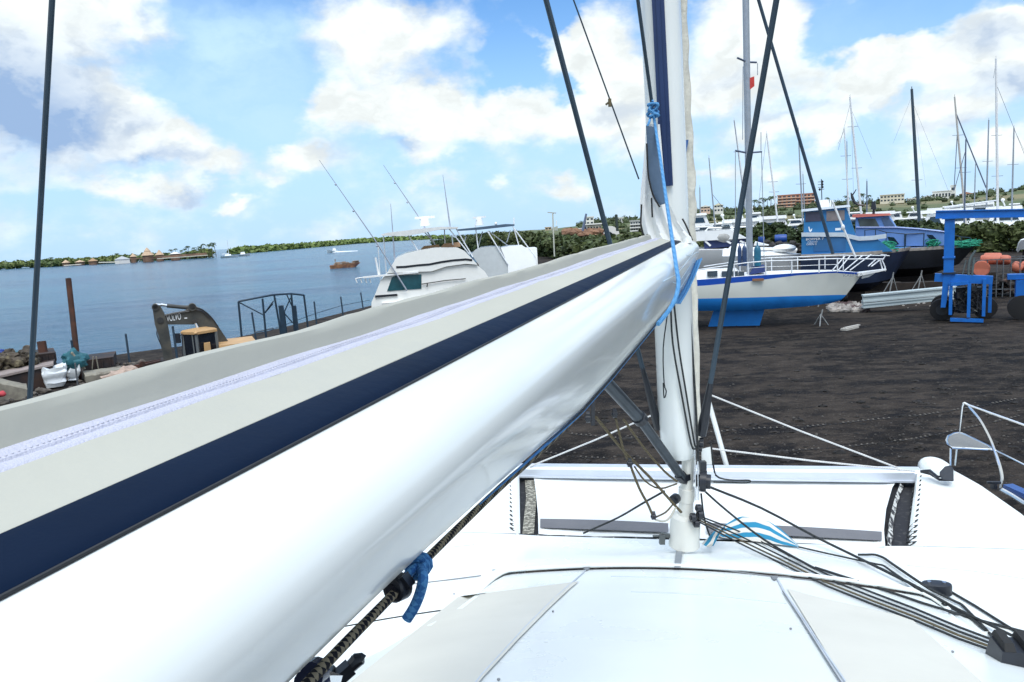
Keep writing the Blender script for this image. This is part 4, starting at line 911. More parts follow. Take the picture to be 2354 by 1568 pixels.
# striped cloth by the mast
def stripes():
    m = bpy.data.materials.new('blue_and_white_striped_cloth'); m.use_nodes = True; nt = m.node_tree; N = nt.nodes; L = nt.links; b = N['Principled BSDF']; b.inputs['Roughness'].default_value = .85; b.inputs['Specular IOR Level'].default_value = .15
    uv = N.new('ShaderNodeUVMap'); s_ = N.new('ShaderNodeSeparateXYZ'); L.new(uv.outputs[0], s_.inputs[0])
    nz = N.new('ShaderNodeTexNoise'); nz.inputs['Scale'].default_value = 3.0; L.new(uv.outputs[0], nz.inputs['Vector'])
    a = N.new('ShaderNodeMath'); a.operation = 'MULTIPLY_ADD'; L.new(nz.outputs['Fac'], a.inputs[0]); a.inputs[1].default_value = .10; L.new(s_.outputs[1], a.inputs[2])
    w_ = N.new('ShaderNodeMath'); w_.operation = 'MULTIPLY'; L.new(a.outputs[0], w_.inputs[0]); w_.inputs[1].default_value = 2.4
    f = N.new('ShaderNodeMath'); f.operation = 'FRACT'; L.new(w_.outputs[0], f.inputs[0]); c = N.new('ShaderNodeMath'); c.operation = 'GREATER_THAN'; L.new(f.outputs[0], c.inputs[0]); c.inputs[1].default_value = .5
    x = N.new('ShaderNodeMix'); x.data_type = 'RGBA'; L.new(c.outputs[0], x.inputs[0]); x.inputs[6].default_value = (.62, .60, .54, 1); x.inputs[7].default_value = (.03, .22, .36, 1); L.new(x.outputs[2], b.inputs['Base Color'])
    return m
mb = MB(); mb.uv = []; rows = []
TopE = [(1652, 1216), (1668, 1205), (1690, 1191), (1705, 1187), (1735, 1190), (1768, 1199), (1792, 1214), (1834, 1252)]; Bot = [(1640, 1226), (1660, 1236), (1690, 1240), (1710, 1242), (1740, 1245), (1770, 1249), (1800, 1253), (1837, 1257)]
for i, (a, b_) in enumerate(zip(TopE, Bot)):
    row = []
    for q in range(9):
        x = q/8; u, v = lerp(a[0], b_[0], x), lerp(a[1], b_[1], x); p = hit(u, v, .02); h = .10*sin(pi*min(1, i/7))*(1-x)
        p = Pz(u, v, p.z+h); row.append(p)
        mb.uv.append((i/7*1.4, 1-x+.10*sin(i*1.1)+.12*(i/7)))
    rows.append(row)
mb.grid(rows); solo('striped_cloth', mb, stripes(), 'blue and white striped cloth lying on the deck right of the mast', 'cloth')
mb = MB(); mb.uv = []; rows = []
for i, (a, b_) in enumerate(zip([(1612, 1250), (1630, 1232), (1648, 1214), (1664, 1207)], [(1626, 1258), (1640, 1254), (1652, 1232), (1668, 1216)])):
    rows.append([Pz(lerp(a[0], b_[0], q/4), lerp(a[1], b_[1], q/4), 3.26+.05*sin(pi*q/4)) for q in range(5)]); mb.uv += [(i*.5, q/8+.15*i) for q in range(5)]
mb.grid(rows); solo('cloth_strap', mb, MATS.get('x') or bpy.data.materials['blue_and_white_striped_cloth'], 'twisted blue and white end of cloth tied at the mast foot', 'cloth')
# ================================================================== boats ashore on the right
def hullmesh(mb, fr, stations, levels_m, yc):
    """stations: (x, half-beam at deck, [z from deck to keel line], [beam share at each z]); levels_m: material per band, near side then far side"""
    rings = []
    for x, hb, zs, sh in stations:
        near = [fr.W(x if not isinstance(x, (list, tuple)) else x[i], yc-hb*s_, z) for i, (z, s_) in enumerate(zip(zs, sh))]
        farr = [fr.W(x if not isinstance(x, (list, tuple)) else x[i], yc+hb*s_, z) for i, (z, s_) in enumerate(zip(zs, sh))]
        rings.append(near+farr[::-1])
    nb = len(levels_m)
    mlist = list(levels_m)+[levels_m[-1]]+list(levels_m)[::-1]+[0]
    mb.loft(rings, mlist[:len(rings[0])], True, True)
    return mb

# ---- blue and white sailing yacht
fr = Fr(1690, 745, 39.6)
yb = thing('sailing_yacht', 'white sailing yacht with blue stripe and bright blue bottom, ashore right of our mast', 'sailing yacht', fr.W(0, 1.6, 0))
L5 = lambda x, y, yy=0.0: fr.L(c5(x, y), yy)
xs0, xs1 = -6.4, None
sheer = [L5(130, 832), L5(460, 808), L5(800, 791), L5(1080, 783), L5(1250, 783, 1.6)]
strb = [L5(130, 876), L5(460, 846), L5(800, 808), L5(1080, 794), L5(1245, 800, 1.6)]
wl = [L5(130, 962), L5(500, 955), L5(800, 950), L5(1130, 940, 1.0), L5(1140, 935, 1.6)]
bot = [L5(130, 1056), L5(500, 1052), L5(900, 1030), L5(1075, 990, 1.2), L5(1105, 968, 1.6)]
xb = sheer[-1][0]; xk = bot[-1][0]; xw = wl[-1][0]
stn = []
for i in range(22):
    k = i/21; X = lerp(-7.5, xb, k)
    hb = 1.6*max(.02, (1-max(0, (k-.45)/.55)**2.2))*(.78+.22*min(1, k/.25))
    # stem rakes: lower levels end further aft
    f = max(0, (k-.55)/.45)**1.5
    xw_ = X-(xb-xw)*f; xk_ = X-(xb-xk)*f
    W0, K0 = interp(wl, xw_), interp(bot, xk_); zs = [interp(sheer, X)+.0, interp(strb, X), W0, lerp(W0, K0, .55), lerp(W0, K0, .98), K0-.03]
    stn.append(([X, X-.06*f, xw_, lerp(xw_, xk_, .5), xk_, xk_], hb, zs, [1, .99, .95, .86, .62, .03]))
mb = MB(); rings = []
for X, hb, zs, sh in stn:
    near = [fr.W(X[j], 1.6-hb*sh[j], zs[j]) for j in range(6)]; farr = [fr.W(X[j], 1.6+hb*sh[j], zs[j]) for j in range(6)]
    rings.append(near+farr[::-1])
mb.loft(rings, [1, 0, 2, 2, 2, 2, 2, 2, 2, 0, 1, 3], True, True)
creamw = mat('cream_white_topside', (.66, .68, .63), .35, var=.05, scale=.8, col2=(.58, .60, .55), c2lo=.5, c2hi=.8)
royal = mat('royal_blue_stripe', (.010, .075, .42), .35, var=.08); antif = mat('bright_blue_antifouling', (.012, .22, .66), .6, var=.10, scale=1.2, col2=(.01, .12, .42), c2lo=.55, c2hi=.8)
part('hull', mb, [creamw, royal, antif, boatwhite], yb)
k0 = [L5(245, 1050), L5(600, 1048), L5(555, 1137), L5(192, 1137)]
mb = MB(); mb.hexa([fr.W(k0[3][0], 1.45, 0), fr.W(k0[2][0], 1.45, 0), fr.W(k0[2][0], 1.75, 0), fr.W(k0[3][0], 1.75, 0)], [fr.W(k0[0][0], 1.35, k0[0][1]+.2), fr.W(k0[1][0], 1.35, k0[1][1]+.2), fr.W(k0[1][0], 1.85, k0[1][1]+.2), fr.W(k0[0][0], 1.85, k0[0][1]+.2)])
part('keel', mb, antif, yb)
mb = MB()                                            # bow platform
pz = [L5(1240, 790, 1.6), L5(1410, 762, 1.6)]
mb.hexa([fr.W(pz[0][0]-.2, 1.25, pz[0][1]-.12), fr.W(pz[1][0], 1.45, pz[1][1]-.03), fr.W(pz[1][0], 1.75, pz[1][1]-.03), fr.W(pz[0][0]-.2, 1.95, pz[0][1]-.12)], [fr.W(pz[0][0]-.2, 1.25, pz[0][1]+.06), fr.W(pz[1][0], 1.45, pz[1][1]+.04), fr.W(pz[1][0], 1.75, pz[1][1]+.04), fr.W(pz[0][0]-.2, 1.95, pz[0][1]+.06)])
a = L5(1260, 800, 1.6); mb.hexa([fr.W(a[0]-.1, 1.5, a[1]-.18), fr.W(a[0]+.25, 1.52, a[1]-.10), fr.W(a[0]+.25, 1.68, a[1]-.10), fr.W(a[0]-.1, 1.7, a[1]-.18)], [fr.W(a[0]-.1, 1.5, a[1]+.1), fr.W(a[0]+.6, 1.52, a[1]+.14), fr.W(a[0]+.6, 1.68, a[1]+.14), fr.W(a[0]-.1, 1.7, a[1]+.1)])
part('bow_platform', mb, boatwhite, yb)
# deckhouse and windows
mb = MB(); a = L5(100, 770); b_ = L5(470, 800); c = L5(150, 745)
dz = interp(sheer, 0)
z1 = L5(300, 768)[1]; xa = -7.5; xe = L5(455, 790)[0]
mb.hexa([fr.W(xa, .45, dz-.2), fr.W(xe, .6, dz-.2), fr.W(xe, 2.6, dz-.2), fr.W(xa, 2.75, dz-.2)], [fr.W(xa, .6, z1), fr.W(xe-.5, .8, z1-.05), fr.W(xe-.5, 2.4, z1-.05), fr.W(xa, 2.6, z1)]); part('deckhouse', mb, boatwhite, yb)
for u0, u1 in ((192, 262), (290, 352), (360, 402), (405, 445)):
    mb = MB(); p, q = L5(u0, 775, .5), L5(u1, 808, .5); mb.hexa([fr.W(p[0], .42, q[1]), fr.W(q[0], .42, q[1]), fr.W(q[0], .6, q[1]), fr.W(p[0], .6, q[1])], [fr.W(p[0], .52, p[1]), fr.W(q[0], .52, p[1]), fr.W(q[0], .7, p[1]), fr.W(p[0], .7, p[1])]); part('window', mb, glassd, yb)
p, q = L5(478, 795, .9), L5(585, 738, .9); mb = MB(); mb.hexa([fr.W(p[0], .7, p[1]), fr.W(q[0], .7, p[1]+.1), fr.W(q[0], 2.3, p[1]+.1), fr.W(p[0], 2.3, p[1])], [fr.W(p[0]+.3, .9, q[1]), fr.W(q[0], .8, q[1]), fr.W(q[0], 2.2, q[1]), fr.W(p[0]+.3, 2.1, q[1])]); part('blue_cover', mb, mat('navy_canvas', (.012, .03, .13), .8, var=.2), yb)
# rail
mb = MB(); px = [(128, 765), (375, 728), (470, 715), (590, 705), (768, 700), (955, 692), (1080, 688), (1150, 692), (1280, 690), (1395, 692)]
ptsn = [fr.P(c5(u, v), .15 if u < 900 else lerp(.15, 1.1, (u-900)/500)) for u, v in px]; ptsf = [fr.P(c5(u+40, v-24), 3.0 if u < 900 else lerp(3.0, 1.9, (u-900)/500)) for u, v in px]
mb.tube(ptsn, .035, 6); mb.tube(ptsf, .028, 6); mb.tube([p-V((0, 0, .30)) for p in ptsn[2:7]], .016, 5)
for i in range(1, 7): mb.tube([ptsn[i], V((ptsn[i].x, ptsn[i].y, interp(sheer, (ptsn[i]-fr.O).dot(fr.ex))))], .035, 6); mb.tube([ptsf[i], V((ptsf[i].x, ptsf[i].y, interp(sheer, (ptsf[i]-fr.O).dot(fr.ex))))], .028, 6)
for (a, b_, c, d) in ((1045, 768, 1130, 672), (1085, 768, 1165, 672), (1125, 772, 1250, 668), (1165, 768, 1310, 660), (1290, 740, 1340, 695), (1310, 742, 1365, 700)): mb.tube([fr.P(c5(a, b_), .7), fr.P(c5(c, d), 1.3)], .03, 6)
mb.tube([fr.P(c5(1375, 662), 1.5), fr.P(c5(1412, 662), 1.6), fr.P(c5(1385, 700), 1.6), fr.P(c5(1405, 745), 1.6), fr.P(c5(1405, 775), 1.6)], .03, 6); mb.tube([fr.P(c5(1370, 700), 1.5), fr.P(c5(1390, 770), 1.6)], .03, 6)
part('guard_rail', mb, mat('white_tube', (.72, .75, .78), .35), yb)
# mast, spreaders, stays
m0, m1 = fr.P((1723, 612), 1.6), fr.P((1713.5, -10), 1.6); md = (m1-m0); m1 = m0+md*1.15; ax = fr.ex; ay = fr.ey
mb = MB(); mb.loft([[c + ax*.17*cos(2*pi*j/14)+ay*.20*sin(2*pi*j/14) for j in range(14)] for c in (m0-V((0, 0, .6)), m1)]); yt = part('mast', mb, mastgrey, yb)
mb = MB()
for (u, v, ul, vl, ur, vr) in ((1718, 352, *c3(1845, 1402), *c3(2088, 1412)), (1717, 143, *c3(1863, 540), *c3(2040, 582))): part('spreader', MB().tube([fr.P((ul, vl), 1.0), fr.P((u, v), 1.6), fr.P((ur, vr), 2.2)], .05, 6), mastdark, yt)
mb = MB(); p, q = c3(1978, 725), c3(2022, 830); A = fr.P(p, 1.5); B = fr.P(q, 1.5); mb.hexa([V((A.x, A.y, B.z)), V((B.x, B.y, B.z+.15)), V((B.x, B.y+.35, B.z+.15)), V((A.x, A.y+.35, B.z))], [A, V((B.x, B.y, A.z+.05)), V((B.x, B.y+.35, A.z+.05)), V((A.x, A.y+.35, A.z))]); part('radar_reflector', mb, mat('red_box', (.60, .045, .03), .5), yt)
mb = MB()
fs0, fs1 = fr.P((1914, 584), 1.6), fr.P((1740, -10), 1.6); mb.tube([fs0, fs0+(fs1-fs0)*1.1], .085, 6); part('forestay', mb, mat('furled_navy_jib', (.02, .045, .075), .7, var=.3), yb)
mb = MB()
for a, b_, y in (((1712, 480), (1687, 277), 2.6), (c3(1915, 620), c3(1912, 1300), 1.2), (c3(2050, 590), c3(2050, 700), 2.0), (c3(2082, 1230), c3(2082, 1400), 2.1), ((1690, 600), c3(1845, 1402), 1.0), ((1756, 600), c3(2088, 1412), 2.2)): mb.tube([fr.P(a, y), fr.P(b_, y)], .022, 5)
part('rigging', mb, mastgrey, yb)
wp = fr.P((1913, 464), 1.2); mb = MB().tube([fr.P((1966, 592), 1.2), wp], .055, 8); mb.ball(fr.P(c5(1118, 475), 1.1), .10, .10, .16, 8, 6); part('pole', mb, mat('white_pole', (.72, .74, .75), .4), yb)
mb = MB(); p, q = L5(500, 826), L5(578, 838); mb.box(fr, p[0], q[0], -.02, .1, q[1], p[1]); part('name_plate', mb, mat('worn_wood_plate', (.25, .12, .06), .7), yb)
mb = MB(); p = L5(1115, 812, .75); letters(mb, 'KABAYA', .14, fr.W(p[0], .62, p[1]), fr.ex+fr.ey*.35, V((0, 0, 1)), width=1.0); part('name_lettering', mb, mat('grey_lettering', (.25, .27, .28), .6), yb)
for i, (u0, u1, col, nm, lb) in enumerate(((400, 428, (.02, .05, .13), 'gas_bottle', 'dark blue gas bottle on the yacht deck, left one of the two beside each other'), (430, 462, (.015, .03, .09), 'gas_bottle', 'dark blue gas bottle on the yacht deck, right one of the two, by the mast'), (512, 558, (.01, .12, .20), 'gas_bottle', 'teal gas bottle on the yacht deck right of its mast'))):
    c = fr.P(c5((u0+u1)/2, 712), 1.0); r = (u1-u0)*.337*39.6/1700/2; mb = MB(); h = .95
    mb.tube([c-V((0, 0, .2)), c+V((0, 0, h*.62)), c+V((0, 0, h*.8)), c+V((0, 0, h*.92)), c+V((0, 0, h*.95)), c+V((0, 0, h*1.12))], [r, r, r*.85, r*.45, r*.2, r*.2], 14); solo(nm, mb, mat('bottle_paint_%s' % ('teal' if i == 2 else 'navy'), col, .35, var=.2), lb, 'gas bottle', 'gas bottles on the yacht')

# props and litter under it
def prop_stand(u, v, h, label):
    p = Pz(u, v, 0); mb = MB()
    for k in range(3): mb.tube([p+V((.4*cos(k*2.1), .4*sin(k*2.1), 0)), p+V((0, 0, h*.7))], .03, 5)
    mb.tube([p+V((0, 0, h*.5)), p+V((.1, 0, h))], .035, 6); solo('boat_stand', mb, mat('galvanised', (.32, .33, .33), .6, .4, var=.3), label, 'boat stand', 'boat stands on the gravel', smooth=True)
prop_stand(1886, 748, .85, 'metal tripod stand on the gravel before the blue and white yacht')
mb = MB(); a, b_ = Pz(1938, 758, .06), Pz(1967, 751, .06); mb.beam(a, b_, .32, .10); mb.beam(a+V((.1, .1, .07)), b_+V((.2, .1, .07)), .16, .05); solo('plank', mb, mat('pale_plank', (.42, .40, .36), .8, var=.2), 'pale plank lying on the black gravel in front of the yacht bow', 'plank')

# ---- blue cabin boats
def cabin_boat(u, v, d):
    pass
fr = Fr(1960, 690, 47.5)
bb = thing('cabin_boat', 'blue cabin boat with tall wheelhouse and white lettering on its side', 'cabin boat', fr.W(0, 2, 0))
D1 = lambda x, y, yy=0.0: fr.L(d1(x, y), yy)
sky_b = mat('sky_blue_paint', (.026, .175, .40), .4, var=.12, scale=1.0, col2=(.017, .14, .37), c2lo=.5, c2hi=.75); trimw = mat('pale_trim_paint', (.55, .62, .68), .5, var=.1)
navyh = mat('navy_hull_paint', (.006, .016, .045), .5, var=.3, scale=.8); blackh = mat('black_hull_paint', (.005, .007, .012), .5, var=.35, scale=.8, col2=(.03, .028, .03), c2lo=.6, c2hi=.8)
x0 = D1(210, 1190)[0]; xB = D1(2250, 1150, 2.0)[0]; zd = D1(800, 1190)[1]
def workhull(fr, x0, xB, zd, zb, hb, rise, m, nm, par):
    mb = MB(); rings = []
    for i in range(19):
        k = i/18; X = lerp(x0, xB, k); w_ = hb*(1-max(0, (k-.5)/.5)**2.3)*(.9+.1*min(1, k*5))+.02; f = max(0, (k-.5)/.5)**1.6; z = zd+rise*max(0, (k-.35)/.65)**2
        xx = [X, X-.05, X-1.0*f, X-2.4*f]; zz = [z+.0, z-.22, lerp(zb+.7, z-.4, f*.1), zb+.25*f]; ss = [1, 1.02, .86, .10]
        near = [fr.W(xx[j], hb-w_*ss[j], zz[j]) for j in range(4)]; fa = [fr.W(xx[j], hb+w_*ss[j], zz[j]) for j in range(4)]; rings.append(near+fa[::-1])
    mb.loft(rings, [1, 0, 0, 0, 0, 0, 1, 2], True, True); return part(nm, mb, m, par)
workhull(fr, x0, xB, zd, .55, 2.0, .12, [navyh, mat('worn_rubbing_strake', (.30, .27, .24), .7, var=.3), sky_b], 'hull', bb)
for k in (-2.2, 0.5, 3.2):
    pass
mb = MB()                                            # lower cabin with its stepped sheer
zc = D1(300, 850)[1]; zc2 = D1(1550, 910)[1]; xa = D1(215, 1000)[0]; xm = D1(1050, 850)[0]; xn = D1(1290, 900)[0]; xe = D1(1800, 950, .8)[0]
outl = [(xa, zd-.05), (xa, zc), (xm, zc), (xn, zc2-.05), (xe-.6, zc2), (xe+.35, zd-.05)]
mb.prism([fr.W(x, .35, z) for x, z in outl], fr.ey*3.3); part('lower_cabin', mb, sky_b, bb)
mb = MB(); tr_ = [D1(215, 845), D1(1000, 845), D1(1100, 875), D1(1290, 920), D1(1560, 905), D1(1800, 870)]
for (p, q) in zip(tr_, tr_[1:]): mb.hexa([fr.W(p[0], .25, p[1]-.13), fr.W(q[0], .25, q[1]-.13), fr.W(q[0], .5, q[1]-.13), fr.W(p[0], .5, p[1]-.13)], [fr.W(p[0], .25, p[1]+.13), fr.W(q[0], .25, q[1]+.13), fr.W(q[0], .5, q[1]+.13), fr.W(p[0], .5, p[1]+.13)])
part('sheer_trim', mb, trimw, bb)
mb = MB(); zt_ = D1(260, 410)[1]; xw0, xw1 = D1(250, 600)[0], D1(1250, 860)[0]; xr = D1(1050, 370)[0]
outl = [(xw0, zc), (xw0+.02, zt_), (xr, zt_+.08), (xw1, zc2+.0)]
mb.prism([fr.W(x, .55, z) for x, z in outl], fr.ey*2.9); part('wheelhouse', mb, sky_b, bb)
mb = MB(); mb.hexa([fr.W(xw0-.12, .35, zt_-.02), fr.W(xr+.25, .35, zt_+.10), fr.W(xr+.25, 3.65, zt_+.10), fr.W(xw0-.12, 3.65, zt_-.02)], [fr.W(xw0-.12, .4, zt_+.14), fr.W(xr+.2, .4, zt_+.24), fr.W(xr+.2, 3.6, zt_+.24), fr.W(xw0-.12, 3.6, zt_+.14)]); part('wheelhouse_roof', mb, trimw, bb)
for a, b_, c, d, mm in ((285, 425, 590, 590, 1), (680, 405, 1020, 575, 0), (445, 905, 740, 1150, 2), (760, 905, 1040, 1150, 2)):
    p, q = D1(a, b_), D1(c, d); mb = MB(); yy = .52 if d < 700 else .32; mb.box(fr, p[0], q[0], yy, yy+.1, q[1], p[1]); part('window' if mm < 2 else 'side_panel', mb, [mat('hazy_window', (.22, .19, .19), .25, var=.35, scale=1.5), mat('plum_window', (.055, .055, .09), .3, var=.2), mat('dull_blue_panel', (.03, .13, .30), .45, var=.2, scale=1)][mm], bb)
p, q = D1(1120, 420, .6), D1(1230, 700, .6); mb = MB(); a = .3
mb.add([fr.W(xr+.10+.02, .85, zt_-.15), fr.W(xr+.10+.02, 3.1, zt_-.15), fr.W(xw1-.45, 3.1, zc2+.75), fr.W(xw1-.45, .85, zc2+.75)], [(0, 1, 2, 3)]); 
part('windscreen', mb, glasst, bb)
ltr = mat('white_lettering', (.75, .78, .8), .5)
mb = MB(); p = D1(295, 955); letters(mb, 'BOPPER 7', .15, fr.W(p[0], .30, p[1]), fr.ex, V((0, 0, 1)), width=1.08); p = D1(325, 998); letters(mb, 'CURACAO', .09, fr.W(p[0], .30, p[1]), fr.ex, V((0, 0, 1)), width=.6); p = D1(305, 1045); letters(mb, 'OPEN 2', .12, fr.W(p[0], .30, p[1]), fr.ex, V((0, 0, 1)), width=.62); part('lettering', mb, ltr, bb)
mb = MB(); p = [D1(*q) for q in ((340, 700), (360, 700), (372, 760), (412, 730), (405, 775), (372, 800), (350, 770))]; mb.prism([fr.W(x, .53, z) for x, z in p], fr.ey*.02); p, q = D1(845, 725), D1(950, 765); mb.box(fr, p[0], q[0], .53, .56, q[1], p[1]); part('emblem', mb, ltr, bb)
mb = MB(); p, q = D1(500, 200), D1(745, 345); mb.box(fr, p[0], q[0], 1.0, 2.6, q[1]-.1, p[1], 0, .12, .15); part('roof_box', mb, boatwhite, bb)
mb = MB(); a = fr.P(d1(600, 200), 1.6); b_ = fr.P(d1(590, -190), 1.6); mb.tube([a, b_], .03, 5)
for dv in (0, -40, -90, -140): q = fr.P(d1(590+12*sin(dv), dv), 1.6); mb.ball(q+fr.ex*.10*(1 if dv % 80 else -1), .07, .07, .09, 6, 5); mb.tube([q-fr.ex*.18, q+fr.ex*.18], .018, 5)
part('light_mast', mb, black, bb)
mb = MB()
for x in (760, 800): a = fr.P(d1(x, 330), 1.6); mb.tube([a, fr.P(d1(x, 200), 1.6)], .05, 6)
for x, y, h in ((1050, 300, 1), (1190, 300, 0)): pass
part('roof_post', mb, boatwhite, bb)
mb = MB()
rp_ = [D1(1280, 890, .4), D1(1400, 760, .4), D1(1600, 745, .5), D1(1800, 800, .8), D1(2140, 830, 1.4), D1(2180, 850, 1.6)]
P = [fr.W(x, .5+i*.25, z) for i, (x, z) in enumerate(rp_)]; mb.tube(P[1:], .03, 5)
for p in P[1:5]: mb.tube([p, V((p.x, p.y, zd))], .03, 5)
part('bow_rail', mb, bluesteel, bb)
random.seed(12)
def net_heap(c, rx, ry, rz, m, label):
    mb = MB()
    for k in range(16):
        pts = []
        for i in range(12): a = i*.9+k; pts.append(c+V((rx*random.uniform(-1, 1), ry*random.uniform(-1, 1), rz*random.random()*(1-.3*abs(sin(a))))))
        mb.tube(spline(pts, 3), .03, 4)
    mb.ball(c+V((0, 0, rz*.3)), rx*.85, ry*.85, rz*.5, 10, 6); return solo('fishing_net', mb, m, label, 'fishing net', 'green nets on the blue boats')
gn = mat('green_net', (.02, .28, .17), .8, var=.4, scale=6)
net_heap(fr.P(d1(1740, 1140), 1.2)-V((0, 0, .1)), .75, .6, .75, gn, 'green net heaped on the foredeck of the lettered blue boat')

fr2 = Fr(2080, 670, 52.0)
b2_ = thing('cabin_boat', 'lilac blue cabin boat with red roof edge and black hull, behind the lettered one', 'cabin boat', fr2.W(0, 2, 0))
E1 = lambda x, y, yy=0.0: fr2.L(d1(x, y), yy)
F5 = lambda x, y, yy=0.0: fr2.L(c5(x, y), yy)
lil = mat('lilac_blue_paint', (.13, .26, .56), .45, var=.12, scale=1, col2=(.10, .20, .46), c2lo=.5, c2hi=.8)
z2 = F5(1700, 610)[1]; xa2 = F5(1150, 610)[0]; xB2 = F5(2025, 625, 2)[0]
workhull(fr2, xa2-2, xB2, z2, .9, 2.1, .05, [blackh, mat('worn_rubbing_strake', (.30, .27, .24), .7), lil], 'hull', b2_)
mb = MB(); o2 = [F5(1200, 610), F5(1200, 400), F5(1430, 400), F5(1480, 478), F5(1650, 490), F5(1800, 505), F5(1850, 600)]
mb.prism([fr2.W(x, .5, z) for x, z in o2], fr2.ey*3.2); part('cabin', mb, lil, b2_)
mb = MB(); p, q = F5(1190, 405), F5(1430, 392); mb.hexa([fr2.W(p[0]-.1, .3, p[1]-.03), fr2.W(q[0]+.1, .3, p[1]-.03), fr2.W(q[0]+.1, 3.9, p[1]-.03), fr2.W(p[0]-.1, 3.9, p[1]-.03)], [fr2.W(p[0]-.1, .35, p[1]+.18), fr2.W(q[0], .35, q[1]+.10), fr2.W(q[0], 3.85, q[1]+.10), fr2.W(p[0]-.1, 3.85, p[1]+.18)]); part('roof', mb, mat('red_roof_edge', (.42, .10, .075), .6, var=.2), b2_)
for P4, mm in (([(1215, 415), (1335, 415), (1365, 470), (1230, 470)], mat('grey_window', (.07, .085, .08), .2, var=.6, scale=1)), ([(1375, 410), (1425, 408), (1470, 468), (1400, 470)], mat('blue_windscreen', (.07, .12, .22), .15)), ([(1690, 525), (1730, 528), (1765, 566), (1715, 565)], glassd), ([(1420, 540), (1465, 545), (1500, 590), (1435, 585)], glassd)):
    mb = MB(); mb.prism([fr2.W(*(lambda L_: (L_[0], .47, L_[1]))(F5(x, y))) for x, y in P4], fr2.ey*.1); part('window', mb, mm, b2_)
mb = MB(); p = [F5(1205, 476), F5(1480, 476), F5(1650, 488), F5(1810, 506)]
mb.tube([fr2.W(x, .45, z) for x, z in p], .05, 5); part('cabin_trim', mb, mat('pale_lilac_trim', (.33, .40, .65), .5), b2_)
mb = MB(); P = [fr2.P(c5(u, v), y) for u, v, y in ((1545, 520, .4), (1670, 515, .5), (1800, 512, .9), (1925, 540, 1.4), (1985, 545, 1.7))]
mb.tube(P, .03, 5)
for p in P: mb.tube([p, V((p.x, p.y, z2))], .035, 5)
part('bow_rail', mb, bluesteel, b2_)
net_heap(fr2.P(c5(1760, 600), .9)-V((0, 0, .05)), .9, .5, .6, gn, 'green net on the lilac boat, left of the blue crane post')
net_heap(fr2.P(c5(1935, 604), 1.6)-V((0, 0, .05)), 1.2, .4, .55, gn, 'green net in the bow of the lilac boat, right of the blue crane post')
# things standing on its roof
t = thing('outboard_motor', 'black outboard motor standing on the red roof edge', 'outboard motor', fr2.P(c5(1328, 388), 1.5))
A = fr2.L(c5(1308, 300), 1.5); B = fr2.L(c5(1345, 352), 1.5); mb = MB(); mb.box(fr2, A[0], B[0], 1.3, 1.8, B[1], A[1], 0, .06, .06); part('cowl', mb, black, t)
A = fr2.L(c5(1318, 350), 1.5); B = fr2.L(c5(1335, 390), 1.5); mb = MB(); mb.box(fr2, A[0], B[0], 1.4, 1.65, B[1], A[1]); part('shaft', mb, black, t)
t = thing('dead_branch', 'black bare bent branch silhouette standing behind the blue wheelhouse', 'bent iron', fr2.P(c5(1190, 330), 2.5))
mb = MB(); mb.tube(spline([fr2.P(c5(u, v), 2.5) for u, v in ((1260, 325), (1222, 318), (1195, 300), (1180, 268), (1172, 240), (1178, 262))], 5), [.10]*20+[.05]*6, 6) if False else mb.tube([fr2.P(c5(u, v), 2.5) for u, v in ((1270, 326), (1222, 320), (1195, 302), (1182, 272), (1172, 238))], [.05, .09, .11, .12, .04], 6)
mb.tube([fr2.P(c5(u, v), 2.5) for u, v in ((1180, 255), (1195, 238), (1208, 215))], [.06, .04, .03], 5); part('limb', mb, black, t)

# ---- steel beams on the ground
fb = Fr(2000, 712, 43.0, yaw=0)
beamm = mat('pale_grey_beam_paint', (.46, .53, .54), .55, var=.08, scale=.7, col2=(.34, .40, .41), c2lo=.55, c2hi=.8)
for i, (a, b_, c, d, lab) in enumerate((((1250, 935), (1250, 985), (1800, 882), (1800, 935), 'pale grey steel beam, upper one of the two stacked behind the blue crane'), ((1250, 990), (1255, 1024), (1800, 938), (1800, 968), 'pale grey steel beam, lower one of the two stacked behind the blue crane'))):
    P0, P1, Q0, Q1 = [fb.P(c5(*q), 0 if q[0] < 1500 else .9) for q in (a, b_, c, d)]
    e = (Q0-P0).normalized(); w_ = V((-e.y, e.x, 0)).normalized()
    P1 = V((P0.x, P0.y, P1.z)); Q1 = V((Q0.x, Q0.y, Q1.z)); Q0 = P0+(Q0-P0)*1.15; Q1 = P1+(Q1-P1)*1.15
    mb = MB(); h0 = P0.z-P1.z; h1 = Q0.z-Q1.z
    for s_ in (0, 1):
        u0, u1 = (P1+V((0, 0, 0)), Q1) if s_ == 0 else (P0-V((0, 0, .09)), Q0-V((0, 0, .09)))
        mb.hexa([u0-w_*.28, u1-w_*.28, u1+w_*.28, u0+w_*.28], [u0-w_*.28+V((0, 0, .09)), u1-w_*.28+V((0, 0, .09)), u1+w_*.28+V((0, 0, .09)), u0+w_*.28+V((0, 0, .09))])
    mb.hexa([P1-w_*.20+V((0, 0, .09)), Q1-w_*.20+V((0, 0, .09)), Q1+w_*.03+V((0, 0, .09)), P1+w_*.03+V((0, 0, .09))], [P0-w_*.20-V((0, 0, .09)), Q0-w_*.20-V((0, 0, .09)), Q0+w_*.03-V((0, 0, .09)), P0+w_*.03-V((0, 0, .09))])
    solo('steel_beam', mb, beamm, lab, 'steel beam', 'stacked steel beams')
random.seed(31)
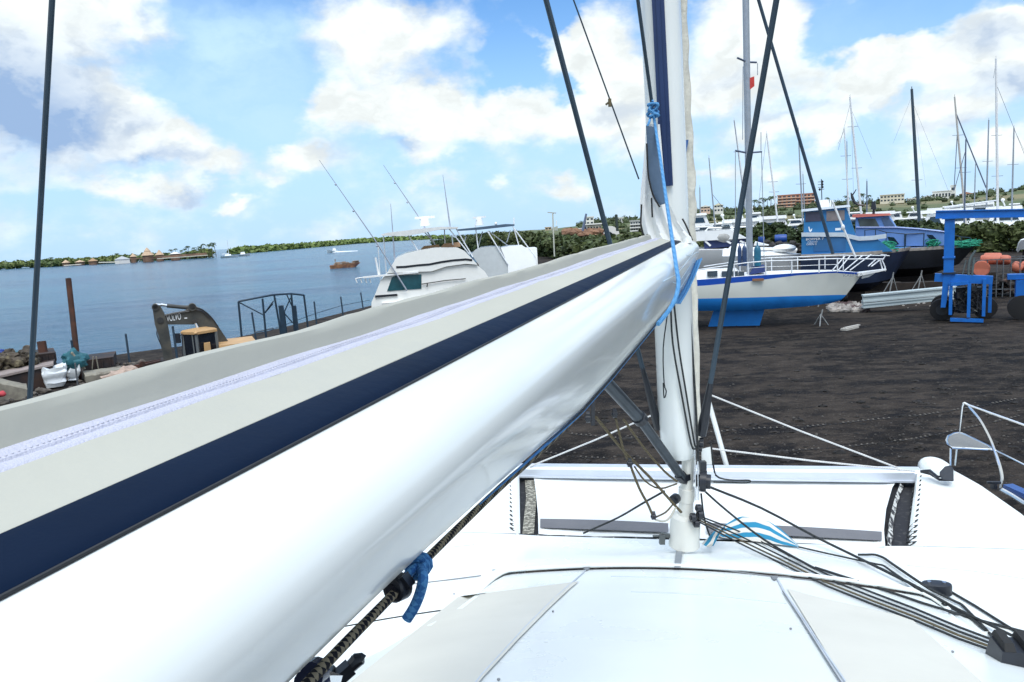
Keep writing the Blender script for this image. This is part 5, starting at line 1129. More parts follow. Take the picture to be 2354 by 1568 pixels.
def rubble(name, spots, m, label, r0, r1, cat='rubble', kind='stuff'):
    mb = MB()
    for c in spots:
        r = random.uniform(r0, r1); o = len(mb.v); mb.ball(c+V((0, 0, r*.3)), r, r*random.uniform(.6, 1), r*random.uniform(.4, .8), 7, 5)
        for k in range(o, len(mb.v)): mb.v[k] = mb.v[k] + V((fnoise(k*.71, r), fnoise(k*.37, 3), fnoise(k*.53, 7)))*r*.35
    return solo(name, mb, m, label, cat, kind=kind, smooth=False)
rubble('rubble', [Pz(random.uniform(1905, 1990), random.uniform(700, 718), 0) for _ in range(70)], mat('pale_rubble', (.34, .31, .28), .9, var=.5, scale=2, col2=(.08, .05, .05), c2lo=.5, c2hi=.6), 'pale rubble and scrap heaped under the bow of the blue and white yacht', .10, .35)
rubble('rubble', [Pz(random.uniform(1960, 2170), 712-(random.random())*10-(random.uniform(0, 22)), 0) for _ in range(40)], mat('pale_rubble', (.3, .3, .3)), 'small pale chips scattered along the steel beams', .05, .14)
for k, (u, v, h, lab) in enumerate(((1880, 700, 1.5, 'thin metal prop under the dark hull, left of the steel beams'), (2040, 680, 1.9, 'thin metal prop under the dark hulls, behind the middle of the steel beams'), (2105, 672, 1.9, 'thin metal prop under the black hull next to the blue crane'))):
    p = Pd(u, v, 47); p.z = 0; mb = MB()
    mb.tube([p, p+V((.35, 0, h))], .04, 5); mb.tube([p+V((.9, .2, 0)), p+V((.3, 0, h*.9))], .03, 5); mb.tube([p+V((-.5, .3, 0)), p+V((.25, 0, h*.8))], .03, 5); solo('boat_prop', mb, MATS['galvanised'], lab, 'boat prop', 'props under the dark hulls')
mb = MB()                                            # keels and cradle below the dark hulls
for f_, xs in ((fr, (-1.5, 1.6, 4.2)), (fr2, (-1.0, 2.2, 5.0))):
    pass
for f_, lab in ((fr, 'dark timber blocks under the lettered blue boat'), (fr2, 'dark timber blocks under the lilac blue boat')):
    mb = MB()
    for x in (-2.5, .2, 2.8, 5.0):
        for q in range(3): mb.box(f_, x-.5, x+.5, 1.3+.01*q, 2.6-.01*q, q*.2, q*.2+.195)
    mb.box(f_, -3.2, 5.6, 1.85, 2.15, .60, 1.1); solo('timber_blocks', mb, mat('dark_timber', (.03, .022, .018), .9, var=.5, scale=3), lab, 'timber blocks')
# ---- boat crane
fc = Fr(2190, 735, 37.6)
bc = thing('boat_crane', 'blue gantry boat crane with a tall square post and wheeled base', 'boat crane', fc.W(0, 0, 0))
G = lambda x, y, yy=0.0: fc.L(d3(x, y), yy)
mb = MB(); a, b_ = G(320, 120), G(1419, 85)
p0 = fc.W(G(322, 158)[0], .35, G(322, 158)[1]); p1 = fc.W(G(1419, 138)[0], .35, G(1419, 138)[1]); p1 = p0+(p1-p0)*2.2; hgt = (G(322, 120)[1]-G(322, 198)[1]); mb.beam(p0, p1, .62, hgt); mb.beam(p0+V((0, 0, hgt/2+.02)), p1+V((0, 0, hgt/2+.02)), .74, .05); mb.beam(p0-V((0, 0, hgt/2+.02)), p1-V((0, 0, hgt/2+.02)), .74, .05)
part('top_beam', mb, craneblue, bc)
xa, xb_ = G(428, 500)[0], G(556, 500)[0]; mb = MB()
mb.box(fc, xa, xb_, 0, .75, G(428, 890)[1], G(428, 205)[1]); mb.box(fc, xa-.05, xb_+.05, -.05, .8, G(0, 715)[1], G(0, 700)[1]); mb.box(fc, xa-.12, xb_+.12, -.1, .85, G(428, 215)[1], G(428, 200)[1])
part('post', mb, craneblue, bc)
mb = MB(); mb.box(fc, G(400, 880)[0], G(570, 880)[0], -.08, .83, G(0, 905)[1], G(0, 885)[1]); part('collar', mb, mat('dark_collar', (.01, .02, .04), .6), bc)
mb = MB(); mb.hexa([fc.W(G(385, 1310)[0], 0, G(0, 1310)[1]), fc.W(G(445, 1310)[0], 0, G(0, 1310)[1]), fc.W(G(445, 1310)[0], .7, G(0, 1310)[1]), fc.W(G(385, 1310)[0], .7, G(0, 1310)[1])], [fc.W(xa, 0, G(0, 890)[1]), fc.W(xb_-.1, 0, G(0, 890)[1]), fc.W(xb_-.1, .7, G(0, 890)[1]), fc.W(xa, .7, G(0, 890)[1])])
mb.beam(fc.W(G(330, 0)[0], .2, G(0, 945)[1]), fc.W(G(1065, 0)[0], .2, G(0, 990)[1]), .35, .40); mb.beam(fc.W(G(540, 0)[0], -.1, G(0, 1030)[1]), fc.W(G(760, 0)[0], -.1, G(0, 1010)[1]), .2, .16)
for x, y0, y1, yy in ((540, 1010, 1395, -.15), (770, 1020, 1420, -.35), (960, 970, 1410, -.2), (1045, 970, 1390, .6)): mb.box(fc, G(x-22, 0)[0], G(x+22, 0)[0], yy, yy+.25, max(.02, G(0, y1)[1]), G(0, y0)[1])
mb.beam(fc.W(G(540, 0)[0], -.2, .16), fc.W(G(960, 0)[0], -.2, .12), .25, .16)
part('base_frame', mb, craneblue, bc)
for x, yy in ((430, .75), (990, 1.7), (430, 2.6)):
    mb = MB(); c = fc.W(G(x, 0)[0], yy, .56); mb.tube([c-fc.ey*.22, c-fc.ey*.2, c+fc.ey*.2, c+fc.ey*.22], [.45, .56, .56, .45], 22); wh = part('wheel', mb, tyre, bc)
    mb = MB().disc(c, fc.ey, .28, .47, 16); part('rim', mb, mat('dark_rim', (.02, .022, .025), .6), wh)
random.seed(5); mb = MB()
for k in range(26):
    pts = [fc.W(G(random.uniform(580, 940), 0)[0], random.uniform(-.1, .5), G(0, random.uniform(1050, 1380))[1]) for _ in range(4)]; mb.tube(spline(pts, 4), random.uniform(.012, .03), 5)
for k in range(9): c = fc.W(G(random.uniform(590, 930), 0)[0], .15, G(0, random.uniform(1080, 1370))[1]); s_ = random.uniform(.06, .16); mb.hexa([c+V((-s_, -s_, -s_)), c+V((s_, -s_, -s_)), c+V((s_, s_, -s_)), c+V((-s_, s_, -s_))], [c+V((-s_, -s_, s_)), c+V((s_, -s_, s_)), c+V((s_, s_, s_)), c+V((-s_, s_, s_))])
mb.box(fc, G(600, 0)[0], G(930, 0)[0], .3, .9, G(0, 1380)[1], G(0, 1080)[1]); part('engine', mb, mat('engine_clutter', (.02, .022, .024), .6, var=.5, scale=6, col2=(.45, .47, .42), c2lo=.62, c2hi=.7), bc)
mb = MB(); mb.tube(spline([fc.P(d3(*q), .1) for q in ((820, 600), (765, 680), (740, 760), (730, 860), (735, 960), (732, 1060), (690, 1160))], 6), .055, 7); mb.tube([fc.P(d3(800, 690), .1), fc.P(d3(775, 900), .1), fc.P(d3(770, 960), .1)], .05, 6); mb.tube([fc.P(d3(700, 720), .1), fc.P(d3(655, 900), .1)], .03, 5); part('hoses', mb, mat('grey_hose', (.10, .13, .13), .7, var=.3), bc)
mb = MB(); mb.box(fc, G(1270, 0)[0], G(1419, 0)[0]+1.2, 1.2, 1.8, G(0, 1010)[1], G(0, 950)[1]); mb.box(fc, G(1380, 0)[0], G(1440, 0)[0]+1.0, 1.0, 1.9, .25, G(0, 1020)[1]); part('rear_frame', mb, craneblue, bc)
mb = MB(); c = fc.W(G(1470, 0)[0], 1.2, .62); mb.tube([c-fc.ey*.22, c-fc.ey*.2, c+fc.ey*.2, c+fc.ey*.22], [.5, .62, .62, .5], 22); part('wheel', mb, tyre, bc)
# ---- buoys and frames beyond the crane
fo = Fr(2300, 640, 46.0)
O3 = lambda x, y, yy=0.0: fo.L(d3(x, y), yy)
orange = mat('faded_orange_buoy', (.50, .145, .085), .6, var=.15, scale=2, col2=(.36, .10, .07), c2lo=.5, c2hi=.75)
t = thing('buoy_rack', 'grey pipe rack loaded with orange buoys right of the blue crane', 'rack', fo.W(0, 1, 0))
mb = MB(); ztp = O3(0, 748)[1]
for y in (0.0, 2.2):
    mb.beam(fo.W(O3(820, 0)[0], y, ztp), fo.W(O3(1419, 0)[0]+2.5, y, ztp+.1), .06, .06)
    mb.beam(fo.W(O3(820, 0)[0], y, .5), fo.W(O3(1419, 0)[0]+2.5, y, .5), .05, .05)
    for x in (830, 990, 1110, 1190, 1290, 1400): mb.beam(fo.W(O3(x, 0)[0], y, 0), fo.W(O3(x, 0)[0], y, ztp), .05, .05)
part('frame', mb, mat('grey_pipe', (.10, .11, .12), .6, var=.4), t)
bu = None
bset = [((890, 715), (1240, 722), .30, 1.0, 'long orange buoy lying along the front edge of the rack'), ((930, 690), (1130, 690), .30, 1.4, 'long orange buoy, topmost one on the rack'), ((1140, 712), (1225, 715), .28, .6, 'short orange buoy at the right of the topmost ones'), ((1285, 790), (1380, 830), .33, .3, 'orange buoy leaning at the right edge below the white boat'), ((1395, 790), (1470, 800), .30, .5, 'orange buoy cut by the right edge of the photo')]
for i, (a, b_, r, y, lab) in enumerate(bset):
    A, B = fo.P(d3(*a), y), fo.P(d3(*b_), y); d = (B-A).normalized(); mb = MB(); mb.tube([A-d*r*.25, A-d*r*.15, A+d*.05, B-d*.05, B+d*r*.15, B+d*r*.25], [r*.45, r*.8, r, r, r*.8, r*.45], 16); solo('buoy', mb, orange, lab, 'buoy', 'orange buoys on the rack')
A = fo.P(d3(888, 832), -.1); mb = MB(); mb.tube([A+fo.ey*1.2, A+fo.ey*.05, A, A+fo.ey*.06], [.46, .48, .44, .30], 20); solo('buoy', mb, orange, 'big orange drum buoy seen end on, low at the left of the rack', 'buoy', 'orange buoys on the rack')
random.seed(9); rubble('scrap_heap', [fo.W(O3(random.uniform(560, 1419), 0)[0], random.uniform(.2, 1.8), random.uniform(.1, 1.1)) for _ in range(90)], mat('dark_scrap', (.03, .028, .028), .8, var=.5, scale=2, col2=(.22, .12, .09), c2lo=.56, c2hi=.66), 'dark scrap and pots heaped under the orange buoys', .10, .38)
t = thing('small_boat', 'white small boat bow raised on a stand at the right edge', 'small boat', fo.W(O3(1400, 0)[0], 4, 0))
mb = MB(); A = [fo.L(d3(*q), 4) for q in ((1322, 600), (1350, 510), (1380, 470), (1419, 460))]
rg = []
for i, (x, z) in enumerate(A+[(A[-1][0]+2.5, A[-1][1])]): h = [.15, .45, .6, .7, .75][i]; rg.append([fo.W(x, 4-.2-.4*i*.5, z), fo.W(x+.1, 4-.15*i, z-h), fo.W(x+.1, 4+.15*i, z-h), fo.W(x, 4.2+.4*i*.5, z)])
mb.loft(rg); part('hull', mb, boatwhite, t)
mb = MB(); z_ = A[-1][1]-.6; mb.beam(fo.W(A[2][0]+.2, 4, 0), fo.W(A[2][0]+.2, 4, z_), .12, .12); mb.beam(fo.W(A[3][0]+1.2, 4, 0), fo.W(A[3][0]+1.2, 4, z_), .12, .12); part('stand', mb, rustdark, t)
# ---- white motor cruiser and another behind the yacht
fm = Fr(1660, 640, 56.0)
M7 = lambda x, y, yy=0.0: fm.L(d7(x, y), yy)
mc = thing('motor_cruiser', 'white motor cruiser with navy window covers, behind the blue and white yacht', 'motor cruiser', fm.W(0, 2, 0))
xa, xb_ = M7(240, 600)[0]-4, M7(1140, 760)[0]; zt_ = M7(500, 480)[1]; zw = M7(500, 640)[1]; zl = M7(500, 780)[1]
mb = MB(); mb.prism([fm.W(x, .4, z) for x, z in ((xa, zw), (xa, zt_-.1), (M7(440, 480)[0], zt_), (M7(850, 470)[0], zt_), (M7(1130, 640)[0], zw))], fm.ey*3.4); part('flybridge', mb, boatwhite, mc)
mb = MB(); mb.prism([fm.W(x, .55, z) for x, z in ((M7(400, 0)[0], zl), (M7(385, 0)[0], zw+.02), (M7(1100, 0)[0], zw+.02), (M7(1090, 740)[0], zl+.15))], fm.ey*3.1); part('window_band', mb, mat('navy_window_cover', (.010, .025, .10), .6, var=.3, scale=1), mc)
mb = MB()
for u0, u1 in ((430, 520), (790, 860), (1010, 1110)):
    a, b_ = M7(u0, 650), M7(u1, 730 if u0 < 500 else 690); mb.beam(fm.W(a[0], .50, a[1]), fm.W(b_[0], .50, b_[1]), .10, .14)
part('window_post', mb, boatwhite, mc)
mb = MB(); rg = []
for i in range(12):
    k = i/11; x = lerp(xa, M7(2000, 900)[0], k); w_ = 2.0*(1-max(0, (k-.5)/.5)**2.2)+.03; z = zl+.05-.55*k*k; rg.append([fm.W(x, 2-w_, z), fm.W(x-.4*k, 2-w_*.8, z-1.1), fm.W(x-.6*k, 2, .6), fm.W(x-.4*k, 2+w_*.8, z-1.1), fm.W(x, 2+w_, z), fm.W(x, 2, z+.15)])
mb.loft(rg); part('hull', mb, boatwhite, mc)
mb = MB(); a = M7(290, 440, 1); mb.box(fm, a[0]-2, M7(840, 0)[0], 1, 3, M7(0, 490)[1], M7(0, 450)[1]); part('bridge_screen', mb, glassd, mc)
mb = MB(); mb.tube([fm.P(d7(430, 490), .8), fm.P(d7(480, 430), .8), fm.P(d7(850, 425), 1.2), fm.P(d7(1240, 400), 1.5)], .06, 6); mb.beam(fm.P(d7(270, 450), 1), fm.P(d7(860, 410), 1.5), .12, .08); part('bridge_rail', mb, boatwhite, mc)
mb = MB(); mb.ball(fm.P(d7(800, 580), .45)+fm.ey*.3, .9, .4, .45, 12, 6); part('bow_fender_cover', mb, mat('grey_spotted_cover', (.40, .40, .38), .8, var=.3, scale=3), mc)
fm2 = Fr(1790, 650, 50.0); Q7 = lambda x, y, yy=0.0: fm2.L(d7(x, y), yy)
sp_ = thing('speedboat', 'low white speedboat with a covered foredeck between yacht mast and blue cabin boat', 'speedboat', fm2.W(0, 1.5, 0))
mb = MB(); rg = []
for i in range(12):
    k = i/11; x = lerp(Q7(700, 0)[0], Q7(2040, 0)[0], k); w_ = 1.5*(1-max(0, (k-.45)/.55)**2.4)+.02; z = lerp(Q7(700, 900)[1], Q7(2000, 880)[1], k); rg.append([fm2.W(x, 1.5-w_, z), fm2.W(x-.3*k, 1.5-w_*.75, z-.75), fm2.W(x-.5*k, 1.5, .8), fm2.W(x-.3*k, 1.5+w_*.75, z-.75), fm2.W(x, 1.5+w_, z), fm2.W(x, 1.5+w_*.6, z+.45*(1-k)), fm2.W(x, 1.5-w_*.6, z+.45*(1-k))])
mb.loft(rg); part('hull', mb, boatwhite, sp_)
part('deck_cover', MB().ball(fm2.P(d7(1740, 770), 1.2), .8, .7, .30, 14, 8), boatwhite, sp_); part('deck_cover', MB().ball(fm2.P(d7(1000, 830), 1.2), .9, .8, .6, 14, 8), boatwhite, sp_)
mb = MB(); a, b_ = Q7(1400, 760), Q7(1480, 640); mb.prism([fm2.W(Q7(1230, 760)[0], .6, Q7(0, 790)[1]), fm2.W(Q7(1250, 760)[0], .6, Q7(0, 735)[1]), fm2.W(Q7(1480, 760)[0], .6, Q7(0, 800)[1])], fm2.ey*1.8); part('windscreen', mb, boatwhite, sp_)
for (x0_, y0_, x1_, y1_, lab) in ((1585, 535, 1785, 690, 'larger blue barrel lying by the mangroves left of the lettered cabin boat'), (1310, 575, 1420, 720, 'upright blue barrel by the mangroves right of the yacht mast')):
    f_ = Fr(*d7(x0_, y1_), 60); a, b_ = f_.L(d7(x0_, y1_)), f_.L(d7(x1_, y0_)); mb = MB(); cx_ = (a[0]+b_[0])/2; r = (b_[0]-a[0])/2; z0_, z1_ = a[1], b_[1]
    if lab[0] == 'l': mb.tube([f_.W(a[0], .5, (z0_+z1_)/2), f_.W(a[0]+.08, .5, (z0_+z1_)/2), f_.W(cx_, .5, (z0_+z1_)/2), f_.W(b_[0]-.08, .5, (z0_+z1_)/2), f_.W(b_[0], .5, (z0_+z1_)/2)], [(z1_-z0_)*.46, (z1_-z0_)*.5, (z1_-z0_)*.52, (z1_-z0_)*.5, (z1_-z0_)*.45], 18)
    else: mb.tube([f_.W(cx_, .5, z0_), f_.W(cx_, .5, lerp(z0_, z1_, .3)), f_.W(cx_, .5, lerp(z0_, z1_, .34)), f_.W(cx_, .5, z1_-.05), f_.W(cx_, .5, z1_)], [r, r, r*1.06, r, r*.9], 18)
    solo('barrel', mb, mat('barrel_blue', (.008, .06, .28), .45, var=.2), lab, 'barrel', 'blue barrels by the mangroves')
random.seed(14); rubble('rubble', [Pd(random.uniform(1735, 1840), random.uniform(556, 578), 58)-V((0, 0, random.uniform(0, .4))) for _ in range(60)], mat('dark_scrap'  , (.03, .03, .03)), 'dark scrap lying between the barrels and the lettered cabin boat', .12, .4)
# ================================================================== left shore
# ---- excavator
fe = Fr(450, 850, 31.0)
ex = thing('excavator', 'yellow-orange and grey excavator standing at the water, arm bent', 'excavator', fe.W(0, 1, 0))
X = lambda x, y, yy=0.0: fe.L(d5(x, y), yy)
def XP(x, y, yy=0.0): return fe.P(d5(x, y), yy)
exg = mat('dusty_grey_arm_paint', (.048, .05, .046), .6, var=.3, scale=2.5, col2=(.11, .095, .07), c2lo=.5, c2hi=.75); exo = mat('faded_orange_paint', (.50, .30, .13), .55, var=.15, scale=2, col2=(.26, .17, .09), c2lo=.5, c2hi=.75)
def slab(outl, y0, y1): return MB().prism([fe.W(x, y0, z) for x, z in outl], fe.ey*(y1-y0))
o = [X(*q, 1.2) for q in ((350, 520), (520, 500), (960, 405), (1020, 300), (1160, 260), (1330, 340), (1560, 520), (1720, 740), (1960, 1100), (1960, 1300), (1640, 1200), (1600, 900), (1480, 760), (1290, 780), (1230, 660), (1150, 690), (640, 690), (400, 690))]
part('boom_arm', slab(o, 1.0, 1.45), exg, ex)
o = [X(*q, 1.2) for q in ((240, 330), (290, 225), (400, 260), (500, 440), (570, 640), (610, 860), (720, 1568), (730, 1700), (520, 1700), (480, 1400), (380, 960), (290, 680))]
part('dipper_arm', slab(o, .9, 1.3), exg, ex)
mb = MB(); mb.tube([XP(300, 250, 1.1), XP(620, 275, 1.1)], .05, 8, 1); mb.tube([XP(560, 275, 1.1), XP(940, 310, 1.1), XP(1120, 310, 1.1)], .085, 10); mb.disc(XP(1130, 300, 1.1), fe.ey, .16, .5, 14); mb.disc(XP(300, 300, 1.1), fe.ey, .14, .5, 14); part('ram', mb, [exg, steel], ex)
mb = MB(); mb.tube([XP(1170, 610, .9), XP(1250, 775, .9)], .045, 8); mb.tube([XP(420, 245, .85), XP(530, 262, .85)], .045, 8); part('ram_rod', mb, mat('bright_ram_rod', (.8, .82, .84), .25, .6), ex)
mb = MB()                                            # hoses and pins along the arm
for P_ in ([(430, 505), (700, 440), (980, 390), (1120, 330), (1330, 345), (1560, 530), (1720, 750)], [(440, 520), (700, 460), (990, 410), (1300, 380), (1530, 550)], [(300, 330), (300, 520), (360, 760), (330, 900), (420, 1150)]): mb.tube(spline([XP(*q, .93) for q in P_], 5), .022, 5)
part('hoses', mb, black, ex)
mb = MB()
for q, r_ in (((410, 600), .13), ((300, 300), .10), ((1190, 620), .09), ((1140, 300), .12)): mb.disc(XP(*q, .93), fe.ey, r_, .16, 14)
part('pins', mb, mat('dark_pin', (.03, .03, .03), .5), ex)
mb = MB(); p = X(560, 632, .98); q = X(885, 600, .98); letters(mb, 'VOLVO', .30, fe.W(p[0], .985, p[1]), fe.ex+V((0, 0, .06)), V((0, 0, 1)), width=(q[0]-p[0])); part('lettering', mb, ltr, ex)
mb = MB(); p, q = X(955, 570, .98), X(1015, 540, .98); mb.box(fe, p[0], q[0], .98, 1.0, p[1], q[1]); part('sticker', mb, ltr, ex)
# cab
A = X(885, 900); xr_ = X(1690, 850)[0]; zr = X(1300, 800)[1]; zb_ = -.2+1.0
cabz0 = .9
mb = MB(); base = [fe.W(X(905, 900)[0], .35, cabz0), fe.W(X(1215, 900)[0], -.35, cabz0), fe.W(xr_-.05, .1, cabz0), fe.W(X(1400, 900)[0], 1.3, cabz0)]
zt_ = X(1215, 905)[1]; topv = [V((p.x, p.y, zt_)) for p in base]; mb.hexa(base, topv); part('cab', mb, mat('cab_dark_glass', (.010, .014, .022), .12, var=.3), ex)
mb = MB(); rt = [p+(p-sum(topv, V())/4)*.10 for p in topv]
mb.loft([[p for p in rt], [p+V((0, 0, .03)) for p in rt], [p+V((0, 0, .10)) for p in rt], [lerp(p, sum(rt, V())/4, .10)+V((0, 0, .16)) for p in rt]]); mb.ball(rt[1]+V((0, 0, .06)), .08, .08, .06, 8, 6); part('cab_roof', mb, exo, ex)
mb = MB()
for i in (0, 1, 2): mb.beam(base[i], topv[i], .10, .10)
mb.beam(lerp(base[0], base[1], .72), lerp(topv[0], topv[1], .72), .05, .06); part('cab_post', mb, mat('grey_cab_post', (.12, .13, .13), .5), ex)
mb = MB(); mb.hexa([fe.W(X(905, 0)[0]-.1, -.4, .55), fe.W(xr_+1.6, -.5, .55), fe.W(xr_+1.6, 2.2, .55), fe.W(X(905, 0)[0]-.1, 2.2, .55)], [fe.W(X(905, 0)[0]-.1, -.4, .9), fe.W(xr_+1.6, -.5, .9), fe.W(xr_+1.6, 2.2, .9), fe.W(X(905, 0)[0]-.1, 2.2, .9)])
mb.hexa([fe.W(xr_-.05, -.3, .9), fe.W(xr_+1.55, -.3, .9), fe.W(xr_+1.55, 2.1, .9), fe.W(xr_-.05, 2.1, .9)], [fe.W(xr_+.0, -.25, X(1800, 1150)[1]), fe.W(xr_+1.5, -.25, X(1800, 1150)[1]), fe.W(xr_+1.5, 2.0, X(1800, 1150)[1]), fe.W(xr_+.0, 2.0, X(1800, 1150)[1])])
mb.hexa([fe.W(X(1200, 0)[0], -.42, .9), fe.W(X(1400, 0)[0], -.36, .9), fe.W(X(1400, 0)[0], -.1, .9), fe.W(X(1200, 0)[0], -.2, .9)], [fe.W(X(1250, 0)[0], -.42, X(0, 1250)[1]), fe.W(X(1390, 0)[0], -.36, X(0, 1250)[1]), fe.W(X(1390, 0)[0], -.1, X(0, 1250)[1]), fe.W(X(1250, 0)[0], -.2, X(0, 1250)[1])]); part('house', mb, exo, ex)
for y in (-.6, 1.5):
    mb = MB(); rr = [];
    for k in range(20): a = 2*pi*k/20; rr.append((1.5*(1 if cos(a) > 0 else -1)+.36*cos(a), .36+.36*sin(a)))
    mb.prism([fe.W(xr_-.4+x, y, z) for x, z in rr], fe.ey*.55); part('track', mb, darkrub, ex)
mb = MB(); c = XP(800, 1010, -.3); mb.hexa([c+V((-.09, 0, -.20)), c+V((.09, 0, -.20)), c+V((.09, .08, -.20)), c+V((-.09, .08, -.20))], [c+V((-.09, 0, .20)), c+V((.09, 0, .20)), c+V((.09, .08, .20)), c+V((-.09, .08, .20))]); mb.tube([c, XP(905, 905, -.1)], .02, 5); mb.tube([XP(905, 920, -.3), XP(910, 1420, -.3)], .018, 5); part('mirror', mb, black, ex)
mb = MB(); o = [X(*q, 1.1) for q in ((420, 1480), (700, 1480), (760, 1600), (640, 1760), (380, 1700))]; part('bucket', slab(o, .6, 1.6), rustdark, ex)
# ---- steel frame
ff = Fr(560, 790, 40.0)
def SP(x, y, yy=0.0): return ff.P(c1(x, y), yy)
t = thing('pipe_shelter', 'dark blue steel pipe shelter with a sagging roof beside the excavator', 'pipe shelter', ff.W(2, 1, 0))
mb = MB()
tops = [(1612, 545, 0), (1740, 520, .2), (1850, 500, .6), (1965, 492, 1.2), (2055, 502, 1.6)]
mb.tube([SP(*q) for q in tops], .055, 6)
for a, b_, y in (((1612, 545), (1636, 800), 0), ((1775, 525), (1800, 790), .3), ((1855, 505), (1900, 760), .6), ((1970, 495), (1990, 720), 1.2), ((2055, 502), (2080, 700), 1.6), ((1920, 610), (1935, 740), .8)): mb.tube([SP(*a, y), SP(*b_, y), V((SP(*b_, y).x, SP(*b_, y).y, 0))], .055, 6)
for a, b_, y in (((1615, 550), (1780, 635), .1), ((1780, 635), (1850, 540), .3), ((1780, 635), (1845, 560), .4), ((1910, 610), (1980, 690), 1.0), ((1925, 610), (1965, 520), 1.0), ((1720, 755), (1850, 725), .4), ((1940, 500), (1990, 610), 1.3)): mb.tube([SP(*a, y), SP(*b_, y)], .035, 5)
part('frame', mb, bluesteel, t)
mb = MB(); mb.loft([[SP(1700, 530, .1), SP(1840, 505, .6), SP(1970, 492, 1.2)], [SP(1700, 522, .9), SP(1840, 492, 1.4), SP(1970, 488, 2.0)]], 0, False, False); part('roof_sheet', mb, bluesteel, t)
mb = MB(); mb.box(ff, ff.L(c1(1885, 590), .6)[0], ff.L(c1(1920, 590), .6)[0], .6, .9, 0, SP(1885, 575, .6).z); mb.box(ff, ff.L(c1(1975, 590), 1.2)[0], ff.L(c1(2005, 590), 1.2)[0], 1.2, 1.5, 0, SP(1975, 575, 1.2).z); part('column', mb, bluesteel, t)
# ---- fence posts along the quay
G4 = 'dark blue posts along the quay'
for u0, v0, u1, v1, d, lab in ((289, 770, 299, 842, 41, 'dark blue quay post standing alone left of the excavator'), (397, 752, 408, 830, 37, 'dark blue quay post between excavator arm and cab'), (579, 720, 588, 780, 44, 'dark blue quay post inside the steel frame'), (722, 695, 727, 740, 50, 'dark blue quay post first to the right of the steel frame'), (783, 684, 787, 715, 54, 'dark blue quay post second to the right of the steel frame'), (829, 674, 833, 700, 60, 'dark blue quay post closest to the white flybridge boat')):
    a, b_ = Pd(u0, v0, d), Pd(u1, v1, d); mb = MB(); e = V((b_.x, b_.y, -.5)); mb.tube([a, b_, b_+(b_-a)*.4], .055, 6); mb.ball(a, .07, .07, .07, 6, 4); solo('quay_post', mb, bluesteel, lab, 'post', G4)
mb = MB(); mb.tube([Pd(590, 772, 44), Pd(640, 752, 47), Pd(727, 720, 50), Pd(787, 702, 54), Pd(850, 690, 60)], .02, 5); solo('quay_wire', mb, bluesteel, 'thin dark wire strung between the quay posts', 'wire')
# ---- piles, pontoons, rubble, bags
fl_ = Fr(60, 880, 34.0)
def QP(x, y, yy=0.0): return fl_.P(d4(x, y), yy)
Q4 = lambda x, y, yy=0.0: fl_.L(d4(x, y), yy)
a, b_ = Pd(157, 640, 37), Pd(178, 830, 37); mb = MB(); mb.tube([a, b_, b_+(b_-a)*.25], .13, 12); solo('steel_pile', mb, rust, 'tall rusty steel pile leaning out of the dark pontoon at the left', 'pile')
a, b_ = Pd(95, 785, 38), Pd(103, 830, 38); mb = MB(); mb.tube([a, b_, b_+(b_-a)*.8], .21, 14); solo('steel_pile', mb, rust, 'short thick rusty pile stub on the left pontoon', 'pile')
def boxq(x0, y0, x1, y1, yn, yf, name, m, lab, cat_, top=None, skew=.0):
    A, B = Q4(x0, y1, yn), Q4(x1, y0, yn); mb = MB(); z0_, z1_ = A[1], B[1]
    b_ = [fl_.W(A[0], yn, z0_), fl_.W(B[0], yn, z0_), fl_.W(B[0]+skew, yf, z0_), fl_.W(A[0]+skew, yf, z0_)]; t_ = [V((p.x, p.y, z1_)) for p in b_]
    mb.hexa(b_, t_); mb.hexa([p+V((0, 0, z1_-z0_+.02)) for p in b_], [p+V((0, 0, z1_-z0_+.08)) for p in b_])
    for k in range(4): c = lerp(b_[0], b_[1], (k+.5)/4)-fl_.ey*.04; mb.beam(c, V((c.x, c.y, z1_)), .08, .06)
    return solo(name, mb, m, lab, cat_)
boxq(440, 340, 745, 470, 3.5, 6, 'pontoon_box', rustdark, 'dark rusty pontoon box with the thick pile stub behind the white bags', 'pontoon box')
boxq(1110, 400, 1510, 560, 3.0, 5.5, 'pontoon_box', rustdark, 'dark rusty pontoon box right of the tall rusty pile', 'pontoon box', skew=.4)
t = thing('barge', 'dark rusty steel barge end with pale deck edge at the far left', 'barge', fl_.W(Q4(200, 0)[0], 2, 0))
mb = MB(); z1_ = QP(300, 560, .5).z; x0_, x1_ = Q4(-500, 0)[0], Q4(625, 0)[0]
mb.hexa([fl_.W(x0_, -.3, 0.0), fl_.W(x1_, .6, .05), fl_.W(x1_+.3, 4.2, .05), fl_.W(x0_, 4.2, 0)], [fl_.W(x0_, -.3, z1_-.25), fl_.W(x1_, .6, z1_), fl_.W(x1_+.3, 4.2, z1_), fl_.W(x0_, 4.2, z1_-.1)]); part('hull', mb, rustdark, t)
mb = MB(); mb.hexa([fl_.W(x0_, -.36, z1_-.22), fl_.W(x1_+.04, .54, z1_+.03), fl_.W(x1_+.1, 1.5, z1_+.05), fl_.W(x0_, 1.2, z1_-.15)], [fl_.W(x0_, -.36, z1_-.12), fl_.W(x1_+.04, .54, z1_+.13), fl_.W(x1_+.1, 1.5, z1_+.15), fl_.W(x0_, 1.2, z1_-.05)]); part('deck_edge', mb, mat('pinkish_concrete', (.28, .23, .21), .9, var=.25, scale=2, bump=.4), t)
random.seed(17); rubble('scrap_heap', [fl_.W(random.uniform(x0_, x1_-.6), random.uniform(1.2, 4.0), z1_+random.uniform(-.1, .6)) for _ in range(150)], mat('brown_scrap', (.07, .055, .04), .9, var=.6, scale=3, col2=(.20, .17, .10), c2lo=.55, c2hi=.65), 'brown scrap and debris heaped on the rusty barge', .12, .34)
